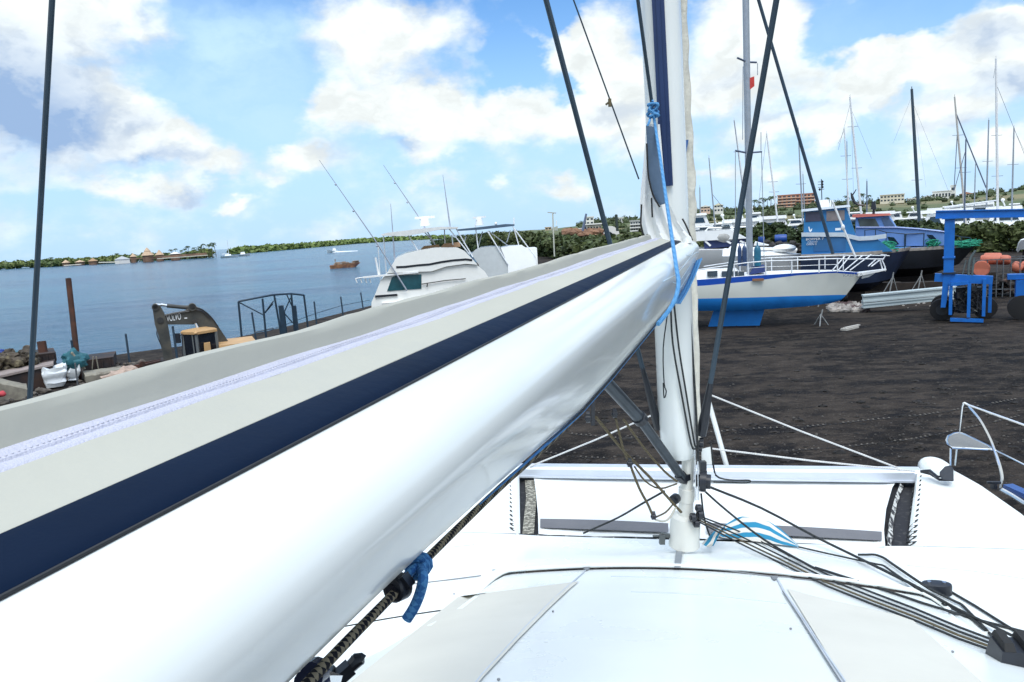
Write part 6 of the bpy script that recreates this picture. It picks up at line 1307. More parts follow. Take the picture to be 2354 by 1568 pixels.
tarp_t = mat('teal_tarpaulin', (.02, .12, .15), .7, var=.35, scale=2, bump=.5, bscale=6)
def lump(c, rx, ry, rz, m, name, lab, cat_, seed):
    mb = MB(); mb.ball(c, rx, ry, rz, 22, 14)
    for i, p in enumerate(mb.v): d = p-c; mb.v[i] = c+d*(1+.55*fnoise(d.x*3.1+seed, d.y*3.1, d.z*3.6)+.25*fnoise(d.x*8+seed, d.y*8, d.z*8))
    return solo(name, mb, m, lab, cat_)
lump(QP(985, 430, 1.8), .55, .5, .45, tarp_t, 'tarpaulin', 'dark teal tarpaulin bundle at the foot of the tall rusty pile', 'tarpaulin', 1)
lump(QP(300, 350, 3.0), .5, .4, .22, tarp_t, 'tarpaulin', 'teal tarpaulin lying on the scrap heap left of the short pile', 'tarpaulin', 4)
lump(QP(15, 335, 3.0), .35, .4, .22, mat('blue_tarpaulin', (.01, .04, .22), .7), 'tarpaulin', 'bright blue tarpaulin at the far left edge', 'tarpaulin', 7)
bagm = mat('white_woven_bag', (.66, .69, .70), .75, var=.08, scale=3, bump=.5, bscale=9)
def bag(pts_bot, pts_top, y, lab, dp):
    mb = MB(); A = [Q4(*q, y) for q in pts_bot]; B = [Q4(*q, y) for q in pts_top]; rg = []
    for k in range(9):
        f = k/8; xl, xr2 = lerp(A[0][0], B[0][0], f), lerp(A[1][0], B[1][0], f); z = lerp(lerp(A[0][1], A[1][1], .5), lerp(B[0][1], B[1][1], .5), f); bul = 1+.10*sin(pi*f); row = []
        for q in range(24):
            a = 2*pi*q/24; sx, sy = cos(a), sin(a); e_ = .25+.1*f; bul += .10*fnoise(q*1.7, k*.45, len(lab)+3); ux = abs(sx)**e_*(1 if sx > 0 else -1); uy = abs(sy)**e_*(1 if sy > 0 else -1)
            row.append(fl_.W((xl+xr2)/2+(xr2-xl)/2*ux*bul, y+dp/2+dp/2*uy*bul, max(.02, z)+(.42*abs(ux*uy)**6*(k == 8))+(.05+.22*(k >= 7))*fnoise(q*.8, k*.7, len(lab))))
        rg.append(row)
    c = sum(rg[-1], V())/24; rg.append([lerp(p, c, .55)-V((0, 0, .12)) for p in rg[-1]])
    mb.loft(rg); return solo('bulk_bag', mb, bagm, lab, 'bulk bag', 'white bulk bags')
bag([(615, 790), (850, 780)], [(560, 560), (890, 500)], .0, 'large open white bulk bag in front of the dark barge side', .95)
bag([(905, 690), (1050, 690)], [(915, 560), (1075, 520)], 1.2, 'smaller white bulk bag right behind the large one', .7)
def conc(P0, P1, h, dp, y, lab):
    A, B = Q4(*P0, y), Q4(*P1, y); mb = MB(); n = 12; rg = []
    for k in range(n+1):
        f = k/n; x = lerp(A[0], B[0], f); z = lerp(A[1], B[1], f); j = .05*fnoise(k*1.3, y); rg.append([fl_.W(x, y+j, 0), fl_.W(x, y+j, z-.08+.06*fnoise(k*.9, 2)), fl_.W(x, y+.1+j, z+.04*fnoise(k*1.1)), fl_.W(x, y+dp, z+.04*fnoise(k*.8, 5)), fl_.W(x, y+dp, 0)])
    mb.loft(rg); return solo('concrete_slab', mb, concrete, lab, 'concrete slab')
conc((1130, 620), (1640, 545), .6, 1.4, .6, 'rough tan concrete slab below the dark pontoon box')
conc((-300, 650), (360, 790), .6, 1.2, -1.6, 'weathered slab sloping down at the far left bottom')
lump(QP(1680, 600, -1.0)-V((0, 0, .35)), .95, .9, .55, mat('pinkish_sand', (.40, .30, .24), .95, var=.2, scale=5, bump=.4), 'sand_heap', 'pinkish sand heap beside the concrete slab', 'sand heap', 9)
mb = MB(); mb.beam(QP(1840, 520, .5), QP(2160, 440, 2.5), .5, .25); mb.beam(QP(1860, 490, .6), QP(2170, 425, 2.6), .12, .2); mb.disc(QP(1890, 470, .5), fl_.ey, .13, .3, 12); mb.beam(QP(1840, 535, .5), V((QP(1840, 535, .5).x, QP(1840, 535, .5).y, 0)), .5, .4); solo('rusty_ramp', mb, rust, 'rusty steel ramp leading up to the excavator bucket', 'ramp')
for x0_, y0_, x1_, y1_, y, r, lab, m in ((1000, 470, 1040, 800, -.8, .035, 'thin grey pipe standing upright right of the white bags', mat('grey_pipe', (.1, .1, .1))), (960, 330, 1130, 540, 1.5, .06, 'pale pole leaning against the teal bundle', concrete), (950, 170, 980, 340, 2, .05, 'dark blue stake beside the tall rusty pile', bluesteel), (1240, 380, 1225, 560, 2.6, .03, 'thin grey stick before the right pontoon box', concrete), (1280, 380, 1310, 540, 2.6, .03, 'second thin stick before the right pontoon box, leaning right', concrete)):
    mb = MB(); mb.tube([QP(x0_, y0_, y), QP(x1_, y1_, y)], r, 6); mb.ball(QP(x0_, y0_, y), r*1.2, r*1.2, r*1.2, 6, 4); solo('pole', mb, m, lab, 'pole')
random.seed(23); rubble('rubble', [fl_.W(random.uniform(-3, 8), random.uniform(-2.5, 2.6), 0) for _ in range(140)]+[Pz(random.uniform(200, 330), random.uniform(835, 862), .1) for _ in range(60)], mat('grey_brown_stones', (.10, .085, .07), .95, var=.5, scale=3), 'grey-brown stones strewn along the left shore', .05, .22)
lump(QP(20, 870, -2.2), .16, .14, .12, mat('red_rag', (.45, .05, .06), .8), 'rag', 'red rag lying at the far left below the slab', 'rag', 3)
# ---- flybridge boats ashore
fw = Fr(950, 720, 40.0)
W2 = lambda x, y, yy=0.0: fw.L(c2(x, y), yy)
def WP(x, y, yy=0.0): return fw.P(c2(x, y), yy)
fbm = mat('cream_gelcoat', (.85, .85, .81), .3, var=.03, col2=(.76, .77, .72), c2lo=.55, c2hi=.85)
s1 = thing('flybridge_boat', 'cream-white flybridge fishing boat with hardtop, outriggers and teal window', 'fishing boat', fw.W(1, 2, 0))
def sect(outl, y0, y1, tuck=.0):
    mb = MB(); n = len(outl); cx_ = sum(p[0] for p in outl)/n
    a = [fw.W(x, y0, z) for x, z in outl]; b_ = [fw.W(x, y1, z) for x, z in outl]
    mb.prism(a, fw.ey*(y1-y0)); return mb
o = [W2(*q) for q in ((720, 1200), (745, 1145), (800, 1010), (850, 960), (1090, 950), (1220, 945), (1340, 905), (1500, 885), (1600, 890), (1660, 940), (1700, 1000), (1900, 1300), (720, 1300))]
part('cabin', sect(o, .2, 3.6), fbm, s1)
o = [W2(*q) for q in ((850, 955), (890, 890), (925, 830), (1000, 795), (1130, 765), (1250, 745), (1440, 745), (1490, 770), (1540, 820), (1600, 885), (1500, 878), (1340, 900), (1220, 940), (1090, 945))]
part('flybridge', sect(o, .05, 3.75), fbm, s1)
mb = MB(); P = [W2(*q) for q in ((925, 905), (1000, 902), (1100, 890), (1200, 882), (1300, 862), (1400, 848), (1500, 840), (1555, 846))]
for p, q in zip(P, P[1:]): mb.hexa([fw.W(p[0], .03, p[1]-.06), fw.W(q[0], .03, q[1]-.06), fw.W(q[0], .2, q[1]-.06), fw.W(p[0], .2, p[1]-.06)], [fw.W(p[0], .03, p[1]+.05), fw.W(q[0], .03, q[1]+.05), fw.W(q[0], .2, q[1]+.05), fw.W(p[0], .2, p[1]+.05)])
part('dark_stripe', mb, black, s1)
mb = MB(); mb.prism([fw.W(*(lambda L_: (L_[0], .16, L_[1]))(W2(*q))) for q in ((850, 1105), (890, 990), (925, 975), (1135, 965), (1135, 1085))], fw.ey*.1); part('side_window', mb, glasst, s1)
mb = MB(); p, q = W2(750, 1145), W2(935, 1135); mb.box(fw, p[0], q[0], .1, .3, p[1]-.08, q[1]+.05); part('cockpit_stripe', mb, black, s1)
mb = MB(); mb.beam(WP(650, 990, .1), WP(1110, 945, .1), .18, .09)
for x in (590, 630, 670, 705): mb.tube([WP(x, 1000, .2), WP(x+12, 1035, .2)], .03, 5)
mb.tube([WP(590, 1000, .2), WP(650, 990, .1)], .03, 5); mb.tube([WP(755, 825, .3), WP(785, 985, .3)], .055, 6); mb.tube([WP(775, 700, .3), WP(800, 1100, .3)], .02, 5); part('rod_rack', mb, boatwhite, s1)
mb = MB(); o = [W2(*q) for q in ((795, 635), (850, 620), (1100, 590), (1300, 570), (1440, 572), (1440, 585), (1300, 592), (1050, 640), (1000, 648), (810, 645))]
mb.prism([fw.W(x, .1, z) for x, z in o], fw.ey*3.6); part('hardtop', mb, mat('white_hardtop', (.74, .75, .73), .35), s1)
mb = MB()
for a, b_, y in (((820, 640), (845, 960), 3.2), ((1025, 640), (1120, 790), .5), ((1145, 600), (1240, 700), 3.2), ((1325, 590), (1330, 740), 3.2), ((1365, 590), (1535, 800), .5), ((1420, 585), (1560, 820), .4), ((1385, 640), (1395, 720), 2), ((1120, 795), (1215, 940), .2)): mb.tube([WP(*a, y), WP(*b_, y)], .035, 6)
part('hardtop_frame', mb, mat('white_tube', (.72, .75, .78), .35), s1)
mb = MB(); c = WP(1165, 560, 1.8); mb.tube([c-V((0, 0, .02)), c+V((0, 0, .45))], [.30, .20], 14); mb.beam(WP(1080, 500, 1.8), WP(1245, 488, 1.8), .16, .13); part('radar', mb, boatwhite, s1)
for a, m_, b_, y, lab in (((1015, 1100), (750, 680), (290, 20), -.1, 0), ((1330, 860), (1100, 470), (820, 60), 3.6, 1)):
    mb = MB(); A, M_, B = WP(*a, y), WP(*m_, y), WP(*b_, y); mb.tube([A, M_, B], [.045, .035, .014], 6)
    for k in (.35, .62, .82): p = lerp(A, B, k); mb.ball(p, .06, .06, .06, 6, 4)
    part('outrigger', mb, mat('outrigger_grey', (.40, .44, .52), .35, .4), s1)
mb = MB()
for a, b_, y in (((915, 850), (880, 380), .3), ((1372, 570), (1312, 140), 2.0)): part('aerial', MB().tube([WP(*a, y), WP(*b_, y)], [.055, .012], 6), mat('outrigger_grey', (.4, .44, .52)), s1)
mb = MB(); mb.tube([WP(1135, 1045, .1), WP(1330, 1015, .1), WP(1500, 1000, .1)], .03, 5); mb.tube([WP(1185, 1035, .1), WP(1180, 1070, .1)], .03, 5); part('side_rail', mb, black, s1)
mb = MB(); rg = []
zd_ = W2(750, 1175)[1]
for i in range(12):
    k = i/11; x = lerp(W2(700, 0)[0], W2(700, 0)[0]+13.5, k); w_ = 2.1*(1-max(0, (k-.5)/.5)**2.2)+.02; z = zd_-.2+.9*max(0, k-.3); rg.append([fw.W(x, 2-w_, z), fw.W(x-.5*k, 2-w_*.9, z-.9), fw.W(x-1.2*k, 2, .5), fw.W(x-.5*k, 2+w_*.9, z-.9), fw.W(x, 2+w_, z)])
mb.loft(rg); part('hull', mb, fbm, s1)
mb = MB()
for x in (2, 5, 8): mb.box(fw, x-.3, x+.3, 1.4, 2.6, 0, .75)
solo('timber_blocks', mb, MATS['dark_timber'], 'timber blocks under the cream-white flybridge boat', 'timber blocks')
mb = MB(); c = WP(1195, 760, 2.2); 
for x0_, x1_, y0_, y1_ in ((1115, 1290, 770, 725), (1280, 1460, 755, 705)): mb.hexa([WP(x0_, y0_, 2), WP(x1_, y0_-20, 2), WP(x1_, y0_-20, 3.3), WP(x0_, y0_, 3.3)], [WP(x0_+40, y1_+5, 2.1), WP(x1_-10, y1_-8, 2.1), WP(x1_-10, y1_-8, 3.2), WP(x0_+40, y1_+5, 3.2)])
part('bridge_seat', mb, mat('tan_vinyl', (.36, .21, .11), .7, var=.15), s1)
fw3 = Fr(1160, 650, 46.0)
def VP(x, y, yy=0.0): return fw3.P(c2(x, y), yy)
V2 = lambda x, y, yy=0.0: fw3.L(c2(x, y), yy)
s2 = thing('flybridge_boat', 'white flybridge boat with an open tube-frame top, behind the cream one', 'fishing boat', fw3.W(0, 2, 0))
mb = MB(); mb.prism([fw3.W(*(lambda L_: (L_[0], .3, L_[1]))(V2(*q))) for q in ((1545, 800), (1575, 765), (1620, 745), (1700, 735), (1780, 740), (1830, 820), (1850, 900), (1900, 1300), (1600, 1300), (1610, 890))], fw3.ey*3.2); part('bridge_front', mb, mat('grey_white_gelcoat', (.46, .49, .50), .4, var=.06), s2)
mb = MB(); mb.prism([fw3.W(*(lambda L_: (L_[0], .2, L_[1]))(V2(*q))) for q in ((1790, 745), (1860, 732), (1975, 730), (2000, 745), (2080, 830), (2100, 1200), (1860, 1200), (1850, 885))], fw3.ey*3.4); part('bridge_screen', mb, boatwhite, s2)
mb = MB(); rg = []
for i in range(10):
    k = i/9; x = lerp(V2(1250, 0)[0], V2(2500, 0)[0], k); w_ = 2.0*(1-max(0, (k-.5)/.5)**2.2)+.02; z = V2(0, 1150)[1]; rg.append([fw3.W(x, 2-w_, z), fw3.W(x-.5*k, 2-w_*.9, z-.9), fw3.W(x-1.2*k, 2, .5), fw3.W(x-.5*k, 2+w_*.9, z-.9), fw3.W(x, 2+w_, z)])
mb.loft(rg); mb.box(fw3, V2(1600, 0)[0], V2(2050, 0)[0], .4, 3.4, V2(0, 1160)[1], V2(0, 880)[1]); part('hull', mb, boatwhite, s2)
mb = MB()
for a, b_, y in (((1580, 555), (1605, 760), .4), ((1640, 610), (1590, 790), 3), ((1680, 605), (1850, 880), .2), ((1690, 605), (1860, 735), 1.5), ((1870, 600), (1840, 700), 3), ((1895, 570), (1940, 725), 3.1), ((1890, 570), (2080, 825), .2), ((1505, 650), (1485, 710), 3)): mb.tube([VP(*a, y), VP(*b_, y)], .04, 6)
part('top_frame', mb, mat('white_tube', (.7, .7, .7)), s2)
mb = MB(); mb.prism([fw3.W(*(lambda L_: (L_[0], .1, L_[1]))(V2(*q))) for q in ((1430, 592), (1600, 575), (1830, 548), (1905, 550), (1905, 562), (1830, 570), (1600, 595), (1430, 605))], fw3.ey*3.4); part('canopy', mb, mat('slate_canopy', (.05, .09, .14), .7), s2)
mb = MB(); c = VP(1615, 560, 1.8); mb.tube([c, c+V((0, 0, .45))], [.28, .18], 12); mb.beam(VP(1560, 498, 1.8), VP(1665, 488, 1.8), .16, .12); mb.beam(VP(1585, 512, 1.7), VP(1612, 508, 1.7), .1, .1); mb.tube([VP(1900, 555, 1), VP(1900, 495, 1)], .04, 6); mb.ball(VP(1750, 545, 1), .1, .1, .1, 8, 5); part('radar', mb, boatwhite, s2)
mb = MB(); mb.tube([Pd(1272, 490, 60), Pd(1270, 492, 60), Pd(1274, 590, 60)], .06, 6); c = Pd(1271, 490, 60); mb.beam(c-V((.45, 0, -.08)), c+V((.25, 0, -.02)), .12, .07); solo('street_lamp', mb, mat('pale_lamp_post', (.42, .43, .36), .6), 'thin pale street lamp pole in front of the mangroves', 'street lamp')
# ---- far water traffic and resort
fq = Fr(790, 612, 195.0, WZ); 
t = thing('work_barge', 'small rusty work barge floating out in the bay', 'barge', fq.W(0, 1, 0))
Z2 = lambda x, y, yy=0.0: fq.L(c2(x, y), yy)
mb = MB(); a, b_ = Z2(375, 910), Z2(630, 870); mb.hexa([fq.W(a[0]+.2, 0, -.1), fq.W(b_[0]-1.5, 0, -.1), fq.W(b_[0]-1.5, 5, -.1), fq.W(a[0]+.2, 5, -.1)], [fq.W(a[0], 0, .8), fq.W(b_[0], 0, 1.1), fq.W(b_[0], 5, 1.1), fq.W(a[0], 5, .8)]); part('hull', mb, mat('orange_rust', (.24, .11, .05), .85, var=.5, scale=1.2, col2=(.06, .03, .03), c2lo=.5, c2hi=.65), t)
mb = MB(); random.seed(2)
for k in range(14): x = random.uniform(a[0]+1, b_[0]-1.5); h = random.uniform(.2, .9); mb.box(fq, x, x+random.uniform(.5, 1.8), 1, 3, .8, .8+h)
mb.tube([fq.P(c2(420, 860), 1), fq.P(c2(420, 840), 1)], .15, 5); part('deck_gear', mb, mat('deck_scrap', (.30, .22, .16), .9, var=.6, scale=.8, col2=(.08, .07, .07), c2lo=.5, c2hi=.6), t)
fs_ = Fr(770, 568, 480.0, WZ)
t = thing('motorboat', 'small white motorboat running with a foam wake in the bay', 'motorboat', fs_.W(0, 0, 0)); S2 = lambda x, y: fs_.L(c2(x, y))
a, b_ = S2(365, 750)[0], S2(440, 740)[0]; mb = MB(); mb.loft([[fs_.W(x, -w_, h), fs_.W(x, 0, .0), fs_.W(x, w_, h)] for x, w_, h in ((b_, 1.6, 1.2), (lerp(a, b_, .4), 1.7, 1.4), (a-1, .1, 2.2))]); part('hull', mb, boatwhite, t)
mb = MB(); mb.box(fs_, lerp(a, b_, .4), lerp(a, b_, .85), -1, 1, 1.2, 2.9, 0, .6, .2); part('cabin', mb, boatwhite, t)
mb = MB(); random.seed(6); foam = mat('foam', (.75, .8, .82), .8)
for k in range(60): f = random.random(); x = lerp(b_-2, S2(600, 740)[0], f); mb.ball(fs_.W(x, random.uniform(-2, 2)*(1+f), .0), 2.4*(1-f*.6), 1.2, .7*(1-f*.7)+.1, 7, 5)
solo('wake', mb, foam, 'white foam wake trailing behind the motorboat', 'wake', kind='stuff')
def distant_sail(u, v, d, mh, lab):
    f = Fr(u, v, d, WZ); t = thing('moored_sailboat', lab, 'sailboat', f.W(0, 0, 0)); mb = MB(); mb.loft([[f.W(x, -w_, h), f.W(x, 0, -.1), f.W(x, w_, h)] for x, w_, h in ((-6, 1.5, 1.5), (0, 2, 1.5), (6.5, .1, 2))]); mb.box(f, -3, 2, -1, 1, 1.4, 2.6, 0, .6, .3); part('hull', mb, boatwhite, t); mb = MB(); mb.tube([f.W(0, 0, 1), f.W(0, 0, mh)], .22, 5); mb.beam(f.W(0, 0, 3), f.W(-5, 0, 3), .5, .5); part('mast', mb, mastwhite, t)
distant_sail(526, 589, 560, 13, 'white sailboat moored before the far palms, with a bare mast')
f = Fr(559, 579, 600, WZ); t = thing('moored_boat', 'small white boat moored right of the far sailboat', 'boat', f.W(0, 0, 0)); mb = MB(); mb.loft([[f.W(x, -w_, h), f.W(x, 0, -.1), f.W(x, w_, h)] for x, w_, h in ((-4, 1.5, 1.5), (0, 2, 1.5), (5, .1, 2.2))]); part('hull', mb, boatwhite, t); mb = MB(); mb.box(f, -2.5, 1.5, -1.2, 1.2, 1.3, 3.4, 0, .5, .3); part('cabin', mb, boatwhite, t)
thatch = mat('thatch', (.50, .36, .24), .95, var=.2, scale=.5, bump=.5, bscale=2); hutw = mat('hut_wall', (.20, .12, .08), .9, var=.4, scale=.3); sand = mat('pale_wall', (.72, .70, .66), .8, var=.1)
def hut(x0_, x1_, ytop, yeave, ybase, d, lab, steps=1, roof=None, wall=None):
    f = Fr(*d6((x0_+x1_)/2, ybase), d, -.9); a, b_ = f.L(d6(x0_, yeave)), f.L(d6(x1_, yeave)); tz = f.L(d6((x0_+x1_)/2, ytop))[1]; ez = (a[1]+b_[1])/2; r = (b_[0]-a[0])/2; cx_ = (a[0]+b_[0])/2
    t = thing('thatched_hut', lab, 'hut', f.W(cx_, r, 0), 'huts of the far resort'); mb = MB()
    prof_ = [(r, ez), (r*.42, lerp(ez, tz, .55)), (.2, tz)] if steps == 1 else [(r, ez), (r*.45, lerp(ez, tz, .5)), (r*.5, lerp(ez, tz, .52)), (r*.16, lerp(ez, tz, .9)), (.2, tz)]
    mb.loft([[f.W(cx_+q*cos(2*pi*j/14), r+q*sin(2*pi*j/14), z) for j in range(14)] for q, z in prof_]); part('roof', mb, roof or thatch, t)
    mb = MB(); mb.tube([f.W(cx_, r, 0), f.W(cx_, r, ez+.2)], r*.8, 12); part('wall', mb, wall or hutw, t)
hut(1232, 1390, 85, 175, 205, 590, 'tallest thatched roof of the far resort, with two tiers', 2)
hut(1390, 1500, 110, 170, 200, 588, 'second tallest thatched roof, right of the tallest one')
hut(1105, 1190, 150, 190, 212, 610, 'small thatched roof left of the tallest one')
hut(630, 755, 205, 240, 270, 650, 'low brown thatched roof near the middle of the far scrub', roof=mat('brown_thatch', (.36, .23, .13), .95))
hut(335, 440, 225, 258, 285, 690, 'pale hut, leftmost of the far resort')
hut(480, 610, 228, 250, 275, 675, 'wide low pale hut second from the left in the far resort')
hut(1550, 1690, 135, 158, 175, 590, 'long low pale hut under the far palms', roof=sand)
f = Fr(*d6(1020, 250), 600, -.9); t = thing('resort_house', 'white house at the water edge left of the thatched roofs', 'house', f.W(0, 3, 0)); a, b_ = f.L(d6(940, 245)), f.L(d6(1105, 200)); mb = MB(); mb.box(f, a[0], b_[0], 0, 6, 0, b_[1]-1); part('wall', mb, sand, t); mb = MB(); mb.prism([f.W(a[0]-.5, -.5, b_[1]-1), f.W(b_[0]+.5, -.5, b_[1]-1), f.W((a[0]+b_[0])/2, -.5, b_[1]+1.6)], f.ey*7); part('roof', mb, boatwhite, t)
f = Fr(*d6(1700, 185), 585, -1.0); mb = MB(); mb.beam(f.P(d6(1110, 215)), f.P(d6(1470, 195)), 3, .8); mb.beam(f.P(d6(1300, 205)), f.P(d6(1980, 155)), 3, 1.6); solo('dark_seawall', mb, hutw, 'dark seawall and deck along the far resort', 'seawall')
mb = MB(); mb.beam(f.P(d6(1420, 213)), f.P(d6(1990, 172)), 6, .5); mb.beam(f.P(d6(760, 255)), f.P(d6(1000, 250)), 6, .7); mb.beam(f.P(d6(370, 290)), f.P(d6(560, 275)), 6, .6); solo('beach', mb, mat('white_beach_sand', (.66, .62, .52), .9), None, None, kind='structure')
# ================================================================== marina beyond the hedge
G6 = 'sailing yachts in the marina'
def marina_yacht(u0, v0, u1, v1, d, wpx, lab, m, spread=(), stays=(), boomv=None, L_=11, hullm=None):
    """mast top at (u0, v0), foot at (u1, v1)"""
    d = d if d > 103 else 103+d*.06; f = Fr(u1, v1, d); t = thing('sailing_yacht', lab, 'sailing yacht', f.W(0, 0, 0), G6)
    a, b_ = f.P((u0, v0)), f.P((u1, v1)); r = wpx*d/FPX/2; mb = MB(); dn = b_+(b_-a).normalized()*max(0, (b_.z-1.4)) if b_.z > 1.4 else b_
    mb.tube([a, lerp(a, b_, .5), b_, dn], [r*.75, r, r, r], 8)
    mb.tube([a, a+V((0, 0, .35))], r*.25, 4); mt_ = part('mast', mb, m, t)
    if spread:
        for k in spread: c = lerp(a, b_, k); part('spreader', MB().tube([c-f.ex*.7-V((0, 0, -.05)), c, c+f.ex*.7], .03, 4), mastdark, mt_)
    if stays:
        mb = MB()
        for (k, uv, rr) in stays: mb.tube([lerp(a, b_, k), f.P(uv, .5)], rr, 4)
        part('stays', mb, mastdark, t)
    zb = max(1.0, min(2.2, b_.z-.2)); mb = MB(); rg = []
    for i in range(9):
        k = i/8; x = lerp(-L_*.45, L_*.55, k); w_ = 1.6*(1-max(0, (k-.4)/.6)**2.2)+.02; z = zb-.2+.35*k*k; rg.append([f.W(x, -w_, z), f.W(x-.3*k, -w_*.7, z-.9), f.W(x-.8*k, 0, .1), f.W(x-.3*k, w_*.7, z-.9), f.W(x, w_, z)])
    mb.loft(rg); part('hull', mb, hullm or boatwhite, t)
    mb = MB(); mb.box(f, -L_*.2, L_*.22, -1, 1, zb-.1, zb+.5, 0, .5, .25); part('cabin', mb, boatwhite, t)
    if boomv:
        mb = MB(); mb.tube([f.P(boomv[0]), f.P(boomv[1])], [.10, .22], 8); part('boom', mb, mastwhite, t)
    return t
S = (.35, .65)
marina_yacht(1761.5, 307, 1784, 486, 84, 4, 'sailing yacht with a leaning thin mast just left of the orange hotel', mastwhite, (.62, .75), ((.0, (1742, 478), .02),))
marina_yacht(1834, 294, 1843, 478, 92, 3.5, 'sailing yacht whose lavender mast stands in front of the orange hotel', mastgrey, (.7,))
marina_yacht(1845, 400, 1848, 478, 92, 2.5, 'small yacht with the shortest grey mast in front of the orange hotel', mastgrey)
marina_yacht(1940, 296, 1950, 474, 88, 3.5, 'sailing yacht with a white mast just left of the tall leaning pair', mastwhite, S, ((.02, (1926, 330), .02),))
marina_yacht(1946, 325, 1947, 455, 110, 2.5, 'sailing yacht with a thin grey mast almost hidden behind a white one', mastgrey)
marina_yacht(1953, 223, 1979, 494, 76, 5, 'sailing yacht with the tall white mast leaning left, above the red roof', mastwhite, (.25, .6), ((.05, (1926, 345), .02), (.1, (2003, 365), .015), (.12, (1962, 478), .015)))
marina_yacht(1992, 416, 1992, 460, 130, 3, 'yacht with the short stub mast left of the cream building', mastdark)
marina_yacht(2095, 205, 2111.5, 494, 66, 7.5, 'yacht with the thick dark slate mast standing alone', mat('slate_blue_mast', (.03, .055, .08), .5), (.72,), ((.05, (2052, 330), .012), (.1, (2180, 440), .015), (.08, (2128, 430), .01)))
marina_yacht(2193.5, 223, 2215.6, 473, 80, 4.5, 'yacht with a beige mast and a furled headsail slanting right', mat('beige_mast', (.45, .43, .40), .5), S, ((.15, (2266, 432), .10), (.3, (2192, 440), .06)))
marina_yacht(2219.5, 320, 2217, 447, 105, 3.5, 'yacht with the short dark mast beside the beige one', mastdark, (.6,), ((.2, (2193, 436), .05),))
marina_yacht(2241.6, 377, 2240, 436, 130, 2.5, 'yacht with the lowest thin mast right of the beige one', mastgrey)
marina_yacht(2272, 276, 2267.7, 434, 120, 3.5, 'yacht with a slim grey mast standing upright left of the tallest white one', mastgrey, (.6,))
marina_yacht(2288.5, 135, 2292.4, 471, 72, 5.5, 'yacht with the tallest white mast and a furled sail on its boom', mat('bright_mast', (.74, .75, .76), .35), (.52, .8), ((.17, (2372, 400), .03), (.02, (2283, 180), .02)), boomv=((2290, 461), (2170, 478)))
marina_yacht(2330, 294, 2326, 447, 100, 3.5, 'yacht with a grey mast near the right edge', mastgrey, (.55,), ((.02, (2370, 380), .02),))
marina_yacht(1687, 277, 1715, 482, 74, 4, 'sailing yacht with a white leaning mast left of the big grey one', mastwhite, (.35,))
marina_yacht(1629, 363, 1640, 485, 100, 3, 'sailing yacht with a thin lavender mast right of our own mast', mastgrey, (), ((.68, (1668, 486), .03),))
marina_yacht(1608, 431, 1609, 489, 120, 3, 'sailing yacht with the shortest thin mast right beside our own mast', mastgrey)
# extra details on the tallest white mast's yacht: hull lines seen over the crane
G7 = 'white motor yachts in the marina'
def motor_yacht(u0, u1, vdeck, vbase, d, lab, decks=2, arch=True, rng_=0):
    d = max(d, 112); f = Fr((u0+u1)/2, vbase, d); t = thing('motor_yacht', lab, 'motor yacht', f.W(0, 0, 0), G7); random.seed(rng_)
    xa, xb_ = f.L((u0, vbase))[0], f.L((u1, vbase))[0]; zt_ = f.L(((u0+u1)/2, vdeck))[1]; Lh = xb_-xa; zh = max(1.2, zt_*.45)
    mb = MB(); rg = []
    for i in range(11):
        k = i/10; x = lerp(xa, xb_, k); w_ = Lh*.16*(1-max(0, (k-.45)/.55)**2.2)+.03; z = zh-.2+.5*k*k; rg.append([f.W(x, -w_, z), f.W(x-.3*k, -w_*.85, z-.8), f.W(x-Lh*.06*k, 0, .1), f.W(x-.3*k, w_*.85, z-.8), f.W(x, w_, z)])
    mb.loft(rg); part('hull', mb, boatwhite, t); h = (zt_-zh)/decks
    for q in range(decks):
        x0_, x1_ = xa+Lh*(.06+.10*q), xb_-Lh*(.28+.12*q); y = Lh*.12
        mb = MB(); mb.box(f, x0_, x1_, -y, y, zh+q*h, zh+q*h+h*.78, 0, h*.3, .15); part('deckhouse', mb, boatwhite, t)
        mb = MB(); mb.box(f, x0_+h*.3, x1_-h*.35, -y-.02, y+.02, zh+q*h+h*.22, zh+q*h+h*.62, 0, h*.15, .10); part('window_band', mb, glassd, t)
        mb = MB(); mb.box(f, x0_-Lh*.03, x1_-h*.2, -y-.2, y+.2, zh+q*h+h*.80, zh+q*h+h*.97, 0, .1, .1); part('deck_roof', mb, boatwhite, t)
    if arch: mb = MB(); c = (xa+xb_)/2-Lh*.08; mb.tube([f.W(c-.5, -1, zt_), f.W(c-.8, -1, zt_+.7), f.W(c-.8, 1, zt_+.7), f.W(c-.5, 1, zt_)], .10, 6); mb.ball(f.W(c-.8, 0, zt_+.9), .3, .3, .25, 8, 5); part('radar_arch', mb, boatwhite, t)
for a in ((1560, 1680, 489, 530, 104, 'motor yacht with a wide flat roof right of our own mast', 2, False, 1), (1655, 1800, 500, 526, 118, 'long low motor yacht behind the big grey mast', 1, True, 2), (1640, 1720, 508, 540, 92, 'motor yacht half hidden under the wide flat roof one', 2, True, 3), (1700, 1790, 487, 512, 150, 'small motor yacht behind the big grey mast, below the scrubby hill', 2, True, 4), (1735, 1850, 494, 516, 128, 'motor yacht behind the lettered cabin boat stern', 1, False, 5), (1985, 2100, 484, 506, 120, 'low motor yacht left of the thick dark mast', 1, False, 6), (2110, 2210, 481, 502, 110, 'low motor yacht right of the thick dark mast', 1, False, 7), (2160, 2280, 477, 496, 125, 'motor yacht with a dark window row above the crane beam', 1, False, 8), (2260, 2400, 472, 494, 100, 'motor yacht above the crane beam at the right edge', 1, True, 9), (2200, 2330, 464, 486, 160, 'motor yacht farthest back below the hill at the right', 1, False, 10)):
    motor_yacht(*a)
random.seed(51)
